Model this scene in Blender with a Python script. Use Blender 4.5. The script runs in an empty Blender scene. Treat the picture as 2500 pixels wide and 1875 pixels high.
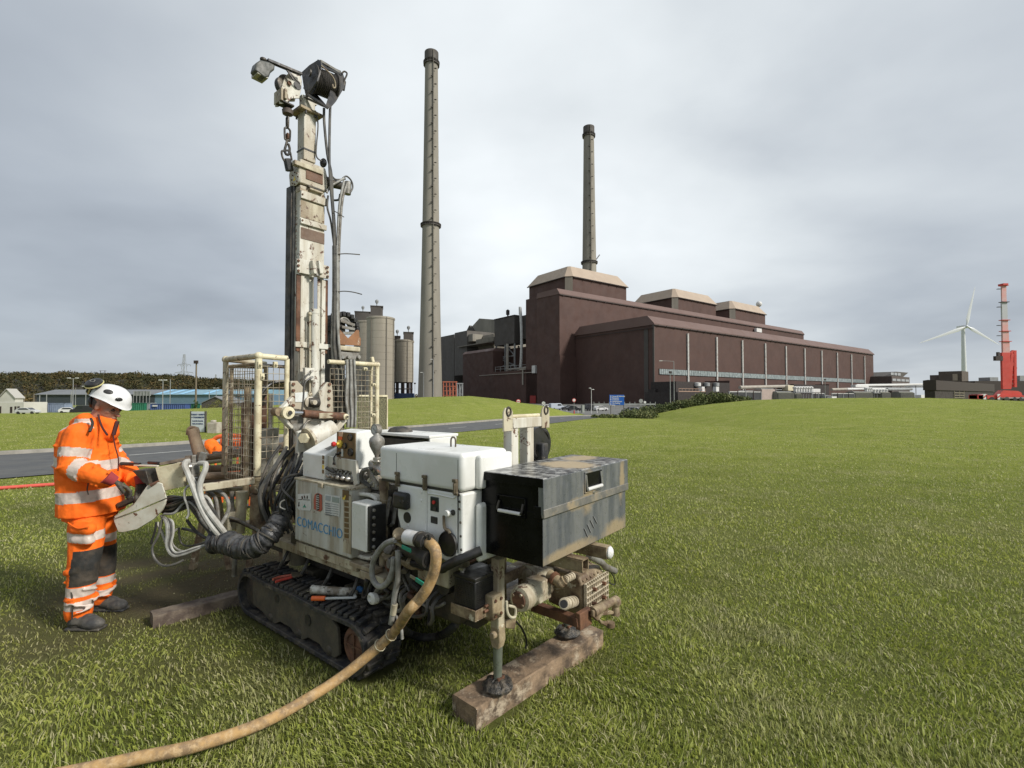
import bpy, bmesh, math, random
import numpy as np
from mathutils import Vector, Matrix, Euler, noise
random.seed(7); rng = np.random.default_rng(7)
R_ = math.radians
sc = bpy.context.scene
COL = sc.collection

# ------------------------------------------------------------ camera
CAMZ = 1.65; FPX = 1200.0; PITCH = R_(1.46)
cd = bpy.data.cameras.new('camera'); cam = bpy.data.objects.new('camera', cd); COL.objects.link(cam)
cam.location = (0, 0, CAMZ); cam.rotation_euler = (R_(90)+PITCH, 0, 0)
cd.sensor_width = 36; cd.lens = 36*FPX/2500; cd.clip_start = .05; cd.clip_end = 9000
sc.camera = cam

# ------------------------------------------------------------ sky and sun
SUN_EL, SUN_AZ = R_(36), R_(118)      # azimuth clockwise from +Y
w = bpy.data.worlds.new('World'); sc.world = w; w.use_nodes = True
N = w.node_tree; N.nodes.clear()
def wn(t, **k):
    n = N.nodes.new(t)
    for a, b in k.items(): setattr(n, a, b)
    return n
L = N.links.new
out = wn('ShaderNodeOutputWorld'); bg = wn('ShaderNodeBackground'); L(bg.outputs[0], out.inputs[0])
tc = wn('ShaderNodeTexCoord'); sep = wn('ShaderNodeSeparateXYZ'); L(tc.outputs['Generated'], sep.inputs[0])
def math_(op, a, b=None, c=None):
    n = wn('ShaderNodeMath', operation=op)
    for i, v in enumerate((a, b, c)):
        if v is None: continue
        if isinstance(v, (int, float)): n.inputs[i].default_value = v
        else: L(v, n.inputs[i])
    return n.outputs[0]
zc = math_('ADD', math_('MAXIMUM', sep.outputs[2], 0.0), 0.22)
cx = math_('DIVIDE', sep.outputs[0], zc); cy = math_('DIVIDE', sep.outputs[1], zc)
comb = wn('ShaderNodeCombineXYZ'); L(cx, comb.inputs[0]); L(cy, comb.inputs[1])
n1 = wn('ShaderNodeTexNoise'); n1.inputs['Scale'].default_value = .85; n1.inputs['Detail'].default_value = 5; n1.inputs['Roughness'].default_value = .42
n1.inputs['Distortion'].default_value = .35
mp = wn('ShaderNodeMapping'); mp.inputs['Location'].default_value = (3.1, 5.3, 0); L(comb.outputs[0], mp.inputs[0]); L(mp.outputs[0], n1.inputs['Vector'])
n2 = wn('ShaderNodeTexNoise'); n2.inputs['Scale'].default_value = 2.6; n2.inputs['Detail'].default_value = 6; n2.inputs['Roughness'].default_value = .5
L(mp.outputs[0], n2.inputs['Vector'])
def lobe(v, sharp):
    v = Vector(v).normalized()
    d = wn('ShaderNodeVectorMath', operation='DOT_PRODUCT'); L(tc.outputs['Generated'], d.inputs[0]); d.inputs[1].default_value = v
    return math_('POWER', math_('MAXIMUM', d.outputs['Value'], 0.0), sharp)
bright = lobe((.12, 1, .55), 8); dark1 = lobe((-1.2, .35, .1), 3); dark2 = lobe((.8, 1, .23), 60); low = lobe((.75, 1, .09), 60)
val = math_('ADD', .37, math_('MULTIPLY', bright, .42))
val = math_('SUBTRACT', val, math_('MULTIPLY', dark1, .15))
val = math_('SUBTRACT', val, math_('MULTIPLY', dark2, .13))
val = math_('ADD', val, math_('MULTIPLY', low, .08))
nn = math_('SUBTRACT', math_('ADD', math_('MULTIPLY', n1.outputs[0], .8), math_('MULTIPLY', n2.outputs[0], .2)), .5)
val = math_('MULTIPLY', val, math_('ADD', 1.0, math_('MULTIPLY', nn, 2.1)))
ramp = wn('ShaderNodeValToRGB'); L(val, ramp.inputs[0])
cr = ramp.color_ramp; cr.elements[0].position = .1; cr.elements[0].color = (.21, .235, .275, 1)
cr.elements[1].position = .95; cr.elements[1].color = (.86, .90, .92, 1)
e = cr.elements.new(.30); e.color = (.38, .418, .465, 1)
e = cr.elements.new(.60); e.color = (.65, .69, .715, 1)
sky = wn('ShaderNodeTexSky'); sky.sky_type = 'NISHITA'; sky.sun_disc = False
sky.sun_elevation = SUN_EL; sky.sun_rotation = SUN_AZ
skm = wn('ShaderNodeVectorMath', operation='SCALE'); skm.inputs['Scale'].default_value = .055; L(sky.outputs[0], skm.inputs[0])
mix = wn('ShaderNodeMix', data_type='RGBA'); mix.inputs[0].default_value = .9
L(skm.outputs[0], mix.inputs[6]); L(ramp.outputs[0], mix.inputs[7])
L(mix.outputs[2], bg.inputs[0]); bg.inputs[1].default_value = 1.0

sl = bpy.data.lights.new('sun', 'SUN'); sl.energy = 3.3; sl.angle = R_(9); sl.color = (1, .95, .87)
so = bpy.data.objects.new('sun', sl); COL.objects.link(so)
sv = Vector((math.sin(SUN_AZ)*math.cos(SUN_EL), math.cos(SUN_AZ)*math.cos(SUN_EL), math.sin(SUN_EL)))
so.rotation_euler = sv.to_track_quat('Z', 'Y').to_euler(); so.location = sv*60
vs = sc.view_settings; vs.view_transform = 'Standard'; vs.look = 'None'; vs.gamma = 1; vs.exposure = .36
sc.cycles.max_bounces = 6; sc.cycles.transparent_max_bounces = 4

# ------------------------------------------------------------ terrain height
def sst(t): t = np.clip(t, 0, 1); return t*t*(3-2*t)
def base_h(x, y): return -2.4*sst((np.asarray(y, float)-22)/100)
def interp(x, pts): return np.interp(x, [p[0] for p in pts], [p[1] for p in pts])
RA_PX = [(1600,1013),(1650,1008),(1731,991.5),(1785,984.5),(1859,976.6),(1946,973.6),(2060,971.6),(2248,971.5),(2352,974.6),(2500,982),(2700,990)]
RIDGE_A = [((p-1250)/FPX*45, CAMZ-(q-968)/FPX*45) for p, q in RA_PX]; RIDGE_A[0] = (RIDGE_A[0][0], -.4)
RB_PX = [(0,1011),(159,1008),(400,999.8),(544,994.8),(760,985),(946,975),(1039,969.5),(1147,966.8),(1240,975.9),(1260,982),(1317,989),(1384,1005),(1471,1013),(1520,1020)]
RIDGE_B = [((p-1250)/FPX*60, CAMZ-(q-968)/FPX*60) for p, q in RB_PX]
def terr(x, y):
    x = np.asarray(x, float); y = np.asarray(y, float)
    b = base_h(x, y)
    ys = np.maximum(y, .1)
    # lawn mound to the right
    ax = x*45/np.maximum(ys, 45*.8)*1.0
    ra = interp(x, RIDGE_A); wa = sst((y-16)/29)*(1-sst((y-45)/25))*sst((x-8)/5)
    rb = interp(x, RIDGE_B); yr = interp(x, ROADFAR)+.9
    wb = sst((y-yr)/np.maximum(60-yr, 5))*(1-sst((y-60)/22))*sst((11.5-x)/3)*(y > yr)*sst((x+75)/20)
    h = b+(ra-b)*wa
    return h+(rb-h)*wb
ROADFAR = [(-40,-8)]                                                # filled in below
def rayd(px, py):
    a = (px-1250)/FPX; b = (937.5-py)/FPX; c, s = math.cos(PITCH), math.sin(PITCH)
    return Vector((a, c-b*s, s+b*c))
def at(px, py, Y):
    d = rayd(px, py); return Vector((0, 0, CAMZ))+d*(Y/d.y)
def gb(px, py):
    d = rayd(px, py); t = 1.0
    while t < 3000:
        p = Vector((0, 0, CAMZ))+d*t
        if p.z < float(base_h(p.x, p.y)): break
        t *= 1.004
    return p
NEAR_PX = [(0,1172),(463,1136),(760,1097),(1051,1062),(1333,1037),(1500,1017.5),(1600,1010)]
FAR_PX = [(0,1113),(475,1087),(760,1062),(1051,1042),(1300,1022),(1469,1014.5),(1500,1012)]
def ext(pts, d):
    a, b = pts[0], pts[1]; e_ = (a-b).normalized(); return [a+e_*d]+pts
NEARP = ext([gb(*p) for p in NEAR_PX], 30); FARP = ext([gb(*p) for p in FAR_PX], 30)
ROADFAR = [(p.x, p.y) for p in FARP]+[(FARP[-1].x+1, 90)]
ROADNEAR = [(p.x, p.y) for p in NEARP]
def gt(px, py):
    d = rayd(px, py); t = 1.0
    while t < 3000:
        p = Vector((0, 0, CAMZ))+d*t
        if p.z < float(terr(p.x, p.y)): break
        t *= 1.004
    return p
def gz(x, y): return float(terr(x, y))

class Frame:
    """a place with its own axes: turns a picture point lying in one of its planes into local metres"""
    def __init__(s, x, y, deg):
        s.x, s.y = x, y; s.deg = deg; a = R_(deg); s.c, s.s = math.cos(a), math.sin(a)
    def P(s, px, py, x=None, y=None, z=None):
        d = rayd(px, py); dx = d.x*s.c+d.y*s.s; dy = -d.x*s.s+d.y*s.c
        ox, oy = -s.x, -s.y; lx = ox*s.c+oy*s.s; ly = -ox*s.s+oy*s.c
        if x is not None: t = (x-lx)/dx
        elif y is not None: t = (y-ly)/dy
        else: t = (z-CAMZ)/d.z
        return Vector((lx+dx*t, ly+dy*t, CAMZ+d.z*t))
    def W(s, v): return Vector((s.x+v[0]*s.c-v[1]*s.s, s.y+v[0]*s.s+v[1]*s.c, v[2]))
RIG = Frame(-1.105, 3.783, 142); ST = Frame(66.7, 230, 36.4)

# ------------------------------------------------------------ mesh builder
class MB:
    def __init__(s): s.v = []; s.f = []; s.m = []; s.T = Matrix.Identity(4); s.mi = 0
    def add(s, vs, fs):
        o = len(s.v); T = s.T
        for p in vs: s.v.append(tuple(T @ Vector(p)))
        for f in fs: s.f.append(tuple(o+i for i in f)); s.m.append(s.mi)
        return s
    def box(s, a, b):
        x0, x1 = sorted((a[0], b[0])); y0, y1 = sorted((a[1], b[1])); z0, z1 = sorted((a[2], b[2]))
        return s.add([(x0,y0,z0),(x1,y0,z0),(x1,y1,z0),(x0,y1,z0),(x0,y0,z1),(x1,y0,z1),(x1,y1,z1),(x0,y1,z1)],
              [(0,3,2,1),(4,5,6,7),(0,1,5,4),(1,2,6,5),(2,3,7,6),(3,0,4,7)])
    def cbox(s, c, d): return s.box([c[i]-d[i]/2 for i in range(3)], [c[i]+d[i]/2 for i in range(3)])
    def beam(s, p, q, w_, h, up=(0,0,1)):
        p = Vector(p); q = Vector(q); d = (q-p).normalized(); u = Vector(up)
        if abs(d.dot(u)) > .98: u = Vector((1,0,0))
        a = d.cross(u).normalized()*w_/2; b = a.cross(d).normalized()*h/2
        vs_ = [p-a-b,p+a-b,p+a+b,p-a+b,q-a-b,q+a-b,q+a+b,q-a+b]
        return s.add(vs_, [(0,1,2,3),(7,6,5,4),(0,4,5,1),(1,5,6,2),(2,6,7,3),(3,7,4,0)])
    def cyl(s, p, q, r0, r1=None, n=14, caps=True):
        r1 = r0 if r1 is None else r1
        p = Vector(p); q = Vector(q); d = (q-p).normalized(); u = Vector((0,0,1)) if abs(d.z) < .95 else Vector((1,0,0))
        a = d.cross(u).normalized(); b = a.cross(d)
        vs_ = []
        for c_, r in ((p, r0), (q, r1)):
            for i in range(n):
                t = 2*math.pi*i/n; vs_.append(c_+(a*math.cos(t)+b*math.sin(t))*r)
        fs = [(i,(i+1)%n,n+(i+1)%n,n+i) for i in range(n)]
        if caps: fs += [tuple(range(n-1,-1,-1)), tuple(range(n,2*n))]
        return s.add(vs_, fs)
    def tube(s, pts, r, n=8, sm=4, closed=False):
        P_ = [Vector(p) for p in pts]
        if sm > 1 and len(P_) > 2:
            Q = []; m = len(P_)
            for i in range(m if closed else m-1):
                p0 = P_[(i-1) % m] if closed or i > 0 else P_[0]; p1 = P_[i]; p2 = P_[(i+1) % m]
                p3 = P_[(i+2) % m] if closed or i < m-2 else P_[-1]
                for k in range(sm):
                    t = k/sm
                    Q.append(.5*((2*p1)+(p2-p0)*t+(2*p0-5*p1+4*p2-p3)*t*t+(3*p1-p0-3*p2+p3)*t**3))
            if not closed: Q.append(P_[-1])
            P_ = Q
        m = len(P_); vs_ = []; a = None
        for i, p in enumerate(P_):
            d = (P_[(i+1) % m]-P_[i-1]) if closed else (P_[min(i+1, m-1)]-P_[max(i-1, 0)])
            d = d.normalized() if d.length > 1e-9 else Vector((0,0,1))
            if a is None:
                u = Vector((0,0,1)) if abs(d.z) < .9 else Vector((1,0,0)); a = d.cross(u).normalized()
            else:
                a = (a-d*a.dot(d)); a = a.normalized() if a.length > 1e-6 else d.orthogonal().normalized()
            b = d.cross(a); rr = r(i/(m-1)) if callable(r) else r
            for k in range(n):
                t = 2*math.pi*k/n; vs_.append(p+(a*math.cos(t)+b*math.sin(t))*rr)
        fs = []
        for i in range(m if closed else m-1):
            j = (i+1) % m
            for k in range(n): fs.append((i*n+k, i*n+(k+1) % n, j*n+(k+1) % n, j*n+k))
        if not closed: fs += [tuple(range(n-1,-1,-1)), tuple((m-1)*n+k for k in range(n))]
        return s.add(vs_, fs)
    def lathe(s, prof, c=(0,0,0), axis='Z', n=20):
        """prof: (radius, height) pairs"""
        vs_ = []; c = Vector(c)
        ax = {'X': (Vector((0,1,0)), Vector((0,0,1)), Vector((1,0,0))), 'Y': (Vector((0,0,1)), Vector((1,0,0)), Vector((0,1,0))), 'Z': (Vector((1,0,0)), Vector((0,1,0)), Vector((0,0,1)))}[axis] if isinstance(axis, str) else axis
        for r, h in prof:
            for i in range(n):
                t = 2*math.pi*i/n; vs_.append(c+(ax[0]*math.cos(t)+ax[1]*math.sin(t))*r+ax[2]*h)
        m = len(prof); fs = [(i*n+k, i*n+(k+1) % n, (i+1)*n+(k+1) % n, (i+1)*n+k) for i in range(m-1) for k in range(n)]
        fs += [tuple(range(n-1,-1,-1)), tuple((m-1)*n+k for k in range(n))]
        return s.add(vs_, fs)
    def ell(s, c, r, n=12, m=8):
        vs_ = []; c = Vector(c); r = (r,r,r) if isinstance(r, (int, float)) else r
        for i in range(m+1):
            th = math.pi*i/m
            for k in range(n):
                ph = 2*math.pi*k/n; vs_.append((c.x+r[0]*math.sin(th)*math.cos(ph), c.y+r[1]*math.sin(th)*math.sin(ph), c.z+r[2]*math.cos(th)))
        return s.add(vs_, [(i*n+k, (i+1)*n+k, (i+1)*n+(k+1) % n, i*n+(k+1) % n) for i in range(m) for k in range(n)])
    def prism(s, poly, ax, t0, t1):
        """poly in the plane normal to ax ('X': (y,z), 'Y': (x,z), 'Z': (x,y)), extruded t0..t1"""
        def P3(a, b, t): return (t,a,b) if ax == 'X' else (a,t,b) if ax == 'Y' else (a,b,t)
        n = len(poly); vs_ = [P3(a,b,t0) for a,b in poly]+[P3(a,b,t1) for a,b in poly]
        return s.add(vs_, [tuple(range(n-1,-1,-1)), tuple(range(n,2*n))]+[(i,(i+1)%n,n+(i+1)%n,n+i) for i in range(n)])
    def quad(s, a, b, c, d): return s.add([a,b,c,d], [(0,1,2,3)])
    def plate(s, pts, thick, nrm):
        """a flat plate with the outline pts and real thickness along nrm"""
        n = len(pts); k = Vector(nrm).normalized()*thick; P_ = [Vector(p) for p in pts]
        return s.add(P_+[p+k for p in P_], [tuple(range(n-1,-1,-1)), tuple(range(n,2*n))]+[(i,(i+1)%n,n+(i+1)%n,n+i) for i in range(n)])
    def build(s, name, mats, parent=None, bevel=0, smooth=True, loc=None, seg=2):
        me = bpy.data.meshes.new(name); me.from_pydata(s.v, [], s.f)
        if not isinstance(mats, (list, tuple)): mats = [mats]
        for m_ in mats: me.materials.append(m_)
        if len(mats) > 1: me.polygons.foreach_set('material_index', s.m)
        bm = bmesh.new(); bm.from_mesh(me); bmesh.ops.recalc_face_normals(bm, faces=bm.faces); bm.to_mesh(me); bm.free()
        if smooth:
            me.polygons.foreach_set('use_smooth', [True]*len(me.polygons))
            try: me.set_sharp_from_angle(angle=R_(38))
            except Exception: pass
        o = bpy.data.objects.new(name, me); COL.objects.link(o)
        if parent: o.parent = parent
        if loc: o.location = loc
        if bevel:
            b = o.modifiers.new('bevel', 'BEVEL'); b.width = bevel; b.segments = seg; b.limit_method = 'ANGLE'; b.angle_limit = R_(35); b.use_clamp_overlap = True
        return o
def tag(o, label=None, cat=None, group=None, kind=None):
    if label: o['label'] = label
    if cat: o['category'] = cat
    if group: o['group'] = group
    if kind: o['kind'] = kind
    return o
def thing(name, label, cat, loc=(0,0,0), rz=0, group=None):
    o = bpy.data.objects.new(name, None); COL.objects.link(o); o.location = loc; o.rotation_euler = (0,0,R_(rz)); o.empty_display_size = .2
    return tag(o, label, cat, group)
def struct(o): o['kind'] = 'structure'; return o
def copy_tree(o, parent=None):
    c = o.copy(); COL.objects.link(c); c.parent = parent
    for ch in list(o.children): copy_tree(ch, c)
    return c
def text_mesh(body, size, parent, mat_, M, ext_=.001, name='lettering', sx=1.0, off=0.0, align='CENTER', space=1.0):
    cu = bpy.data.curves.new(name, 'FONT'); cu.body = body; cu.size = size; cu.extrude = ext_; cu.align_x = align; cu.align_y = 'CENTER'
    cu.offset = off; cu.resolution_u = 4; cu.space_character = space
    o = bpy.data.objects.new(name, cu); COL.objects.link(o)
    bpy.context.view_layer.update()
    me = bpy.data.meshes.new_from_object(o.evaluated_get(bpy.context.evaluated_depsgraph_get()))
    bpy.data.objects.remove(o); me.transform(Matrix.Diagonal((sx,1,1,1))); me.transform(M); me.materials.clear(); me.materials.append(mat_)
    o = bpy.data.objects.new(name, me); COL.objects.link(o); o.parent = parent
    return o
def textM(pos, xdir, up=(0,0,1)):
    x = Vector(xdir).normalized(); u = Vector(up).normalized(); z = x.cross(u).normalized(); u = z.cross(x)
    return Matrix.Translation(Vector(pos)) @ Matrix(((x.x,u.x,z.x,0),(x.y,u.y,z.y,0),(x.z,u.z,z.z,0),(0,0,0,1)))

# ------------------------------------------------------------ materials
_mc = {}
def mat(name, col, rough=.6, metal=0, var=None, vs_=4.0, vamt=.5, chips=None, chip_s=14.0, chip_t=.62, bump=0, bs=60.0, spec=.5, streak=False, coat=0, lo=.42, hi=.6, var2=None, v2s=1.2, lo2=.5, hi2=.66, objc=True):
    """base colour, blotches of var, a second larger layer var2, sharp-edged chips"""
    if name in _mc: return _mc[name]
    m = bpy.data.materials.new(name); m.use_nodes = True; t = m.node_tree; p = t.nodes['Principled BSDF']; l = t.links.new
    p.inputs['Base Color'].default_value = (*col, 1); p.inputs['Roughness'].default_value = rough; p.inputs['Metallic'].default_value = metal
    p.inputs['Specular IOR Level'].default_value = spec
    if coat: p.inputs['Coat Weight'].default_value = coat; p.inputs['Coat Roughness'].default_value = .15
    tcn = t.nodes.new('ShaderNodeTexCoord'); cur = None; src = tcn.outputs['Object']
    def nz(scale, det=5, rg=.6, vec=None, dist=0):
        n = t.nodes.new('ShaderNodeTexNoise'); n.inputs['Scale'].default_value = scale; n.inputs['Detail'].default_value = det
        n.inputs['Roughness'].default_value = rg; n.inputs['Distortion'].default_value = dist; l(vec or src, n.inputs['Vector']); return n.outputs[0]
    def rmp(x, a, b, amt=1.0):
        r = t.nodes.new('ShaderNodeMapRange'); r.inputs[1].default_value = a; r.inputs[2].default_value = b; r.inputs[4].default_value = amt; l(x, r.inputs[0]); return r.outputs[0]
    def mx(fac, a, b):
        n = t.nodes.new('ShaderNodeMix'); n.data_type = 'RGBA'; l(fac, n.inputs[0])
        if isinstance(a, tuple): n.inputs[6].default_value = (*a, 1)
        else: l(a, n.inputs[6])
        n.inputs[7].default_value = (*b, 1); return n.outputs[2]
    cur = col
    vec = None
    if streak:
        mpn = t.nodes.new('ShaderNodeMapping'); mpn.inputs['Scale'].default_value = (1, 1, .16); l(src, mpn.inputs[0]); vec = mpn.outputs[0]
    if var: cur = mx(rmp(nz(vs_, 6, .65, vec), lo, hi, vamt), cur, var)
    if var2: cur = mx(rmp(nz(v2s, 6, .7, vec), lo2, hi2, 1.0), cur, var2)
    if chips: cur = mx(rmp(nz(chip_s, 8, .7, None, .6), chip_t, chip_t+.025), cur, chips)
    if not isinstance(cur, tuple): l(cur, p.inputs['Base Color'])
    if bump:
        b = t.nodes.new('ShaderNodeBump'); b.inputs['Strength'].default_value = bump; b.inputs['Distance'].default_value = .01
        l(nz(bs, 6, .65), b.inputs['Height']); l(b.outputs[0], p.inputs['Normal'])
    if rough > .3 and (var or chips):
        l(rmp(nz(vs_*2.3, 4), .3, .7, min(1, rough+.2)), p.inputs['Roughness'])
        # keep the lower bound sensible
        for n in t.nodes:
            if n.type == 'MAP_RANGE' and n.outputs[0].links and n.outputs[0].links[0].to_socket == p.inputs['Roughness']: n.inputs[3].default_value = max(.12, rough-.15)
    _mc[name] = m; return m
RUST = (.13, .055, .028); MUD = (.17, .125, .075); DIRT = (.22, .18, .12)
M = {}
M['white'] = mat('clean_white_paint', (.74,.75,.73), .34, var=(.58,.58,.53), vs_=3.2, vamt=.6, var2=(.50,.45,.36), v2s=9, lo2=.64, hi2=.8, chips=(.35,.28,.18), chip_s=26, chip_t=.735, bump=.03, bs=25)
M['worn'] = mat('worn_white_paint', (.61,.60,.535), .5, var=(.35,.30,.215), vs_=6, vamt=.85, streak=True, chips=(.12,.062,.038), chip_s=13, chip_t=.585, bump=.15, bs=50)
M['grime'] = mat('grimy_cream_paint', (.50,.46,.34), .55, var=(.22,.165,.105), vs_=7, vamt=.85, chips=(.10,.05,.03), chip_s=13, chip_t=.58, bump=.25, bs=60, streak=True)
M['panel'] = mat('streaked_grey_white_paint', (.53,.535,.49), .5, var=(.29,.25,.18), vs_=9, vamt=.85, streak=True, chips=(.10,.055,.035), chip_s=12, chip_t=.64, bump=.1, bs=40)
M['cream'] = mat('cream_tube_paint', (.66,.61,.43), .5, var=(.42,.35,.22), vs_=9, vamt=.7, chips=(.16,.09,.05), chip_s=22, chip_t=.61, bump=.15, bs=60)
M['brownwhite'] = mat('muddy_rusty_cream', (.33,.265,.165), .6, var=(.10,.06,.035), vs_=8, vamt=.9, chips=(.52,.48,.36), chip_s=11, chip_t=.6, bump=.35, bs=50)
M['rust'] = mat('rusty_steel', (.16,.075,.04), .75, var=(.07,.035,.022), vs_=9, vamt=.9, chips=(.36,.28,.18), chip_s=16, chip_t=.66, bump=.35, bs=70)
M['dark'] = mat('dark_greasy_steel', (.035,.034,.032), .5, .3, var=(.09,.075,.055), vs_=8, vamt=.8, bump=.25, bs=60)
M['black'] = mat('black_plastic', (.012,.012,.013), .4, var=(.04,.038,.034), vs_=9, vamt=.6, bump=.05)
M['rubber'] = mat('muddy_black_rubber', (.022,.023,.026), .6, var=(.085,.075,.058), vs_=12, vamt=.9, chips=(.19,.16,.12), chip_s=24, chip_t=.61, bump=.5, bs=45)
M['mudframe'] = mat('muddy_track_frame', (.055,.05,.036), .75, var=(.10,.085,.055), vs_=7, vamt=.8, bump=.3, bs=60)
M['ghose'] = mat('grey_hose_rubber', (.30,.30,.28), .5, var=(.14,.13,.11), vs_=14, vamt=.8, bump=.1)
M['bhose'] = mat('dark_hose_rubber', (.05,.05,.048), .45, var=(.13,.12,.10), vs_=10, vamt=.7, bump=.1)
M['wrap'] = mat('black_tape_wrap', (.02,.021,.024), .42, var=(.10,.10,.10), vs_=16, vamt=.8, chips=(.2,.19,.17), chip_s=25, chip_t=.68, bump=.6, bs=30)
M['yhose'] = mat('ochre_delivery_hose', (.42,.265,.11), .7, var=(.22,.15,.085), vs_=16, vamt=.95, var2=(.50,.36,.20), v2s=30, chips=(.16,.10,.06), chip_s=20, chip_t=.66, bump=.25, bs=90)
M['steel'] = mat('bare_steel', (.42,.41,.38), .35, .8, var=(.2,.17,.13), vs_=9, vamt=.6, bump=.1)
M['dull'] = mat('dull_grey_metal', (.26,.255,.235), .55, .35, var=(.12,.10,.075), vs_=12, vamt=.8, bump=.3, bs=70)
M['chrome'] = mat('chromed_rod', (.62,.63,.66), .16, 1.0)
M['winch'] = mat('dark_winch_paint', (.028,.03,.033), .5, .2, var=(.075,.065,.055), vs_=9, vamt=.7, chips=(.16,.12,.09), chip_s=22, chip_t=.7, bump=.2)
M['rope'] = mat('steel_rope', (.05,.045,.04), .6, .3, bump=.6, bs=160)
M['mesh'] = mat('galvanised_mesh', (.50,.46,.36), .5, .4, var=(.2,.14,.09), vs_=12, vamt=.8)
M['grit'] = mat('grey_green_tank', (.42,.41,.35), .6, var=(.27,.25,.19), vs_=6, vamt=.7, chips=(.06,.05,.04), chip_s=15, chip_t=.66, bump=.15)
M['tool_top'] = mat('scuffed_dark_lid', (.03,.031,.033), .3, .1, var=(.36,.36,.34), vs_=22, vamt=.9, lo=.44, hi=.60, bump=.12)
M['tool_side'] = mat('scuffed_grey_box_side', (.10,.11,.12), .34, .2, var=(.20,.205,.20), vs_=13, vamt=.7, streak=True, chips=(.04,.04,.04), chip_s=9, chip_t=.71, bump=.08)
M['tool_blk'] = mat('shaded_black_gloss', (.003,.003,.0035), .22, var=(.012,.012,.012), vs_=5, vamt=.6, spec=.14)  # chest's black paint, deepened so the colour carries the shade on its near end
M['timber'] = mat('old_timber', (.25,.175,.11), .85, var=(.075,.053,.036), vs_=9, vamt=.95, var2=(.40,.33,.24), v2s=8, lo2=.54, hi2=.64, bump=.8, bs=35)
M['timber_d'] = mat('weathered_timber', (.17,.135,.10), .85, var=(.07,.05,.04), vs_=9, vamt=.9, bump=.7, bs=40)
M['orange'] = mat('orange_plastic', (.85,.16,.03), .45, var=(.65,.11,.03), vs_=6, vamt=.6)
M['blueplas'] = mat('blue_plastic', (.05,.16,.42), .5)
M['greenplas'] = mat('green_lever', (.02,.25,.16), .5)
M['redplas'] = mat('red_plastic', (.5,.03,.03), .4)
M['redrub'] = mat('red_rubber', (.42,.10,.06), .5, var=(.25,.07,.05), vs_=10)
M['yellow'] = mat('yellow_sticker', (.75,.55,.08), .5)
M['brownst'] = mat('brown_sticker', (.12,.075,.03), .5, var=(.2,.13,.05), vs_=12)
M['wsticker'] = mat('white_sticker', (.62,.64,.62), .5, var=(.45,.46,.42), vs_=14, vamt=.6)
M['blueink'] = mat('blue_lettering', (.04,.25,.52), .5, var=(.14,.32,.48), vs_=20, vamt=.7)
M['gauge'] = mat('gauge_face', (.5,.52,.52), .3)
M['glass'] = mat('dark_glass', (.02,.025,.03), .08)
M['brass'] = mat('tarnished_brass', (.17,.14,.095), .5, .4, var=(.09,.07,.05), vs_=20)
def patches(m, items, col, edge=.35, ns=9):
    """soft-edged stains of their own shape: (centre, radii) in object coordinates, broken up by noise"""
    t = m.node_tree; l = t.links.new; p = t.nodes['Principled BSDF']; prev = p.inputs['Base Color'].links[0].from_socket if p.inputs['Base Color'].links else None; tcn = t.nodes.new('ShaderNodeTexCoord')
    nz = t.nodes.new('ShaderNodeTexNoise'); nz.inputs['Scale'].default_value = ns; nz.inputs['Detail'].default_value = 7; nz.inputs['Roughness'].default_value = .7; l(tcn.outputs['Object'], nz.inputs['Vector']); tot = None
    for c, r in items:
        a = t.nodes.new('ShaderNodeVectorMath'); a.operation = 'SUBTRACT'; l(tcn.outputs['Object'], a.inputs[0]); a.inputs[1].default_value = c
        b = t.nodes.new('ShaderNodeVectorMath'); b.operation = 'DIVIDE'; l(a.outputs[0], b.inputs[0]); b.inputs[1].default_value = r; d = t.nodes.new('ShaderNodeVectorMath'); d.operation = 'LENGTH'; l(b.outputs[0], d.inputs[0])
        mr = t.nodes.new('ShaderNodeMapRange'); l(d.outputs['Value'], mr.inputs[0]); mr.inputs[1].default_value = 1.3; mr.inputs[2].default_value = .3
        if tot is None: tot = mr.outputs[0]
        else: q = t.nodes.new('ShaderNodeMath'); q.operation = 'MAXIMUM'; l(tot, q.inputs[0]); l(mr.outputs[0], q.inputs[1]); tot = q.outputs[0]
    q = t.nodes.new('ShaderNodeMath'); q.operation = 'ADD'; l(tot, q.inputs[0]); l(nz.outputs[0], q.inputs[1]); f = t.nodes.new('ShaderNodeMapRange'); l(q.outputs[0], f.inputs[0]); f.inputs[1].default_value = .95; f.inputs[2].default_value = .95+edge; f.inputs[4].default_value = .9
    mx = t.nodes.new('ShaderNodeMix'); mx.data_type = 'RGBA'; l(f.outputs[0], mx.inputs[0]); mx.inputs[7].default_value = (*col, 1)
    if prev: l(prev, mx.inputs[6])
    else: mx.inputs[6].default_value = p.inputs['Base Color'].default_value
    l(mx.outputs[2], p.inputs['Base Color'])
def smat(name, col, rough=.8, **k): return mat(name, col, rough, **k)
patches(M['tool_top'], [((-1.72,-.12,1.262),(.22,.20,.1)),((-1.62,-.42,1.262),(.12,.2,.1))], (.50,.39,.23), .3, 16)
patches(M['tool_side'], [((-1.88,-.06,1.13),(.1,.085,.16)),((-1.88,-.02,1.09),(.1,.32,.05)),((-1.88,-.47,1.15),(.1,.05,.2)),((-1.88,-.40,.86),(.1,.25,.09)),((-1.88,.12,.86),(.1,.4,.05))], (.36,.285,.18), .45, 14)
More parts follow.
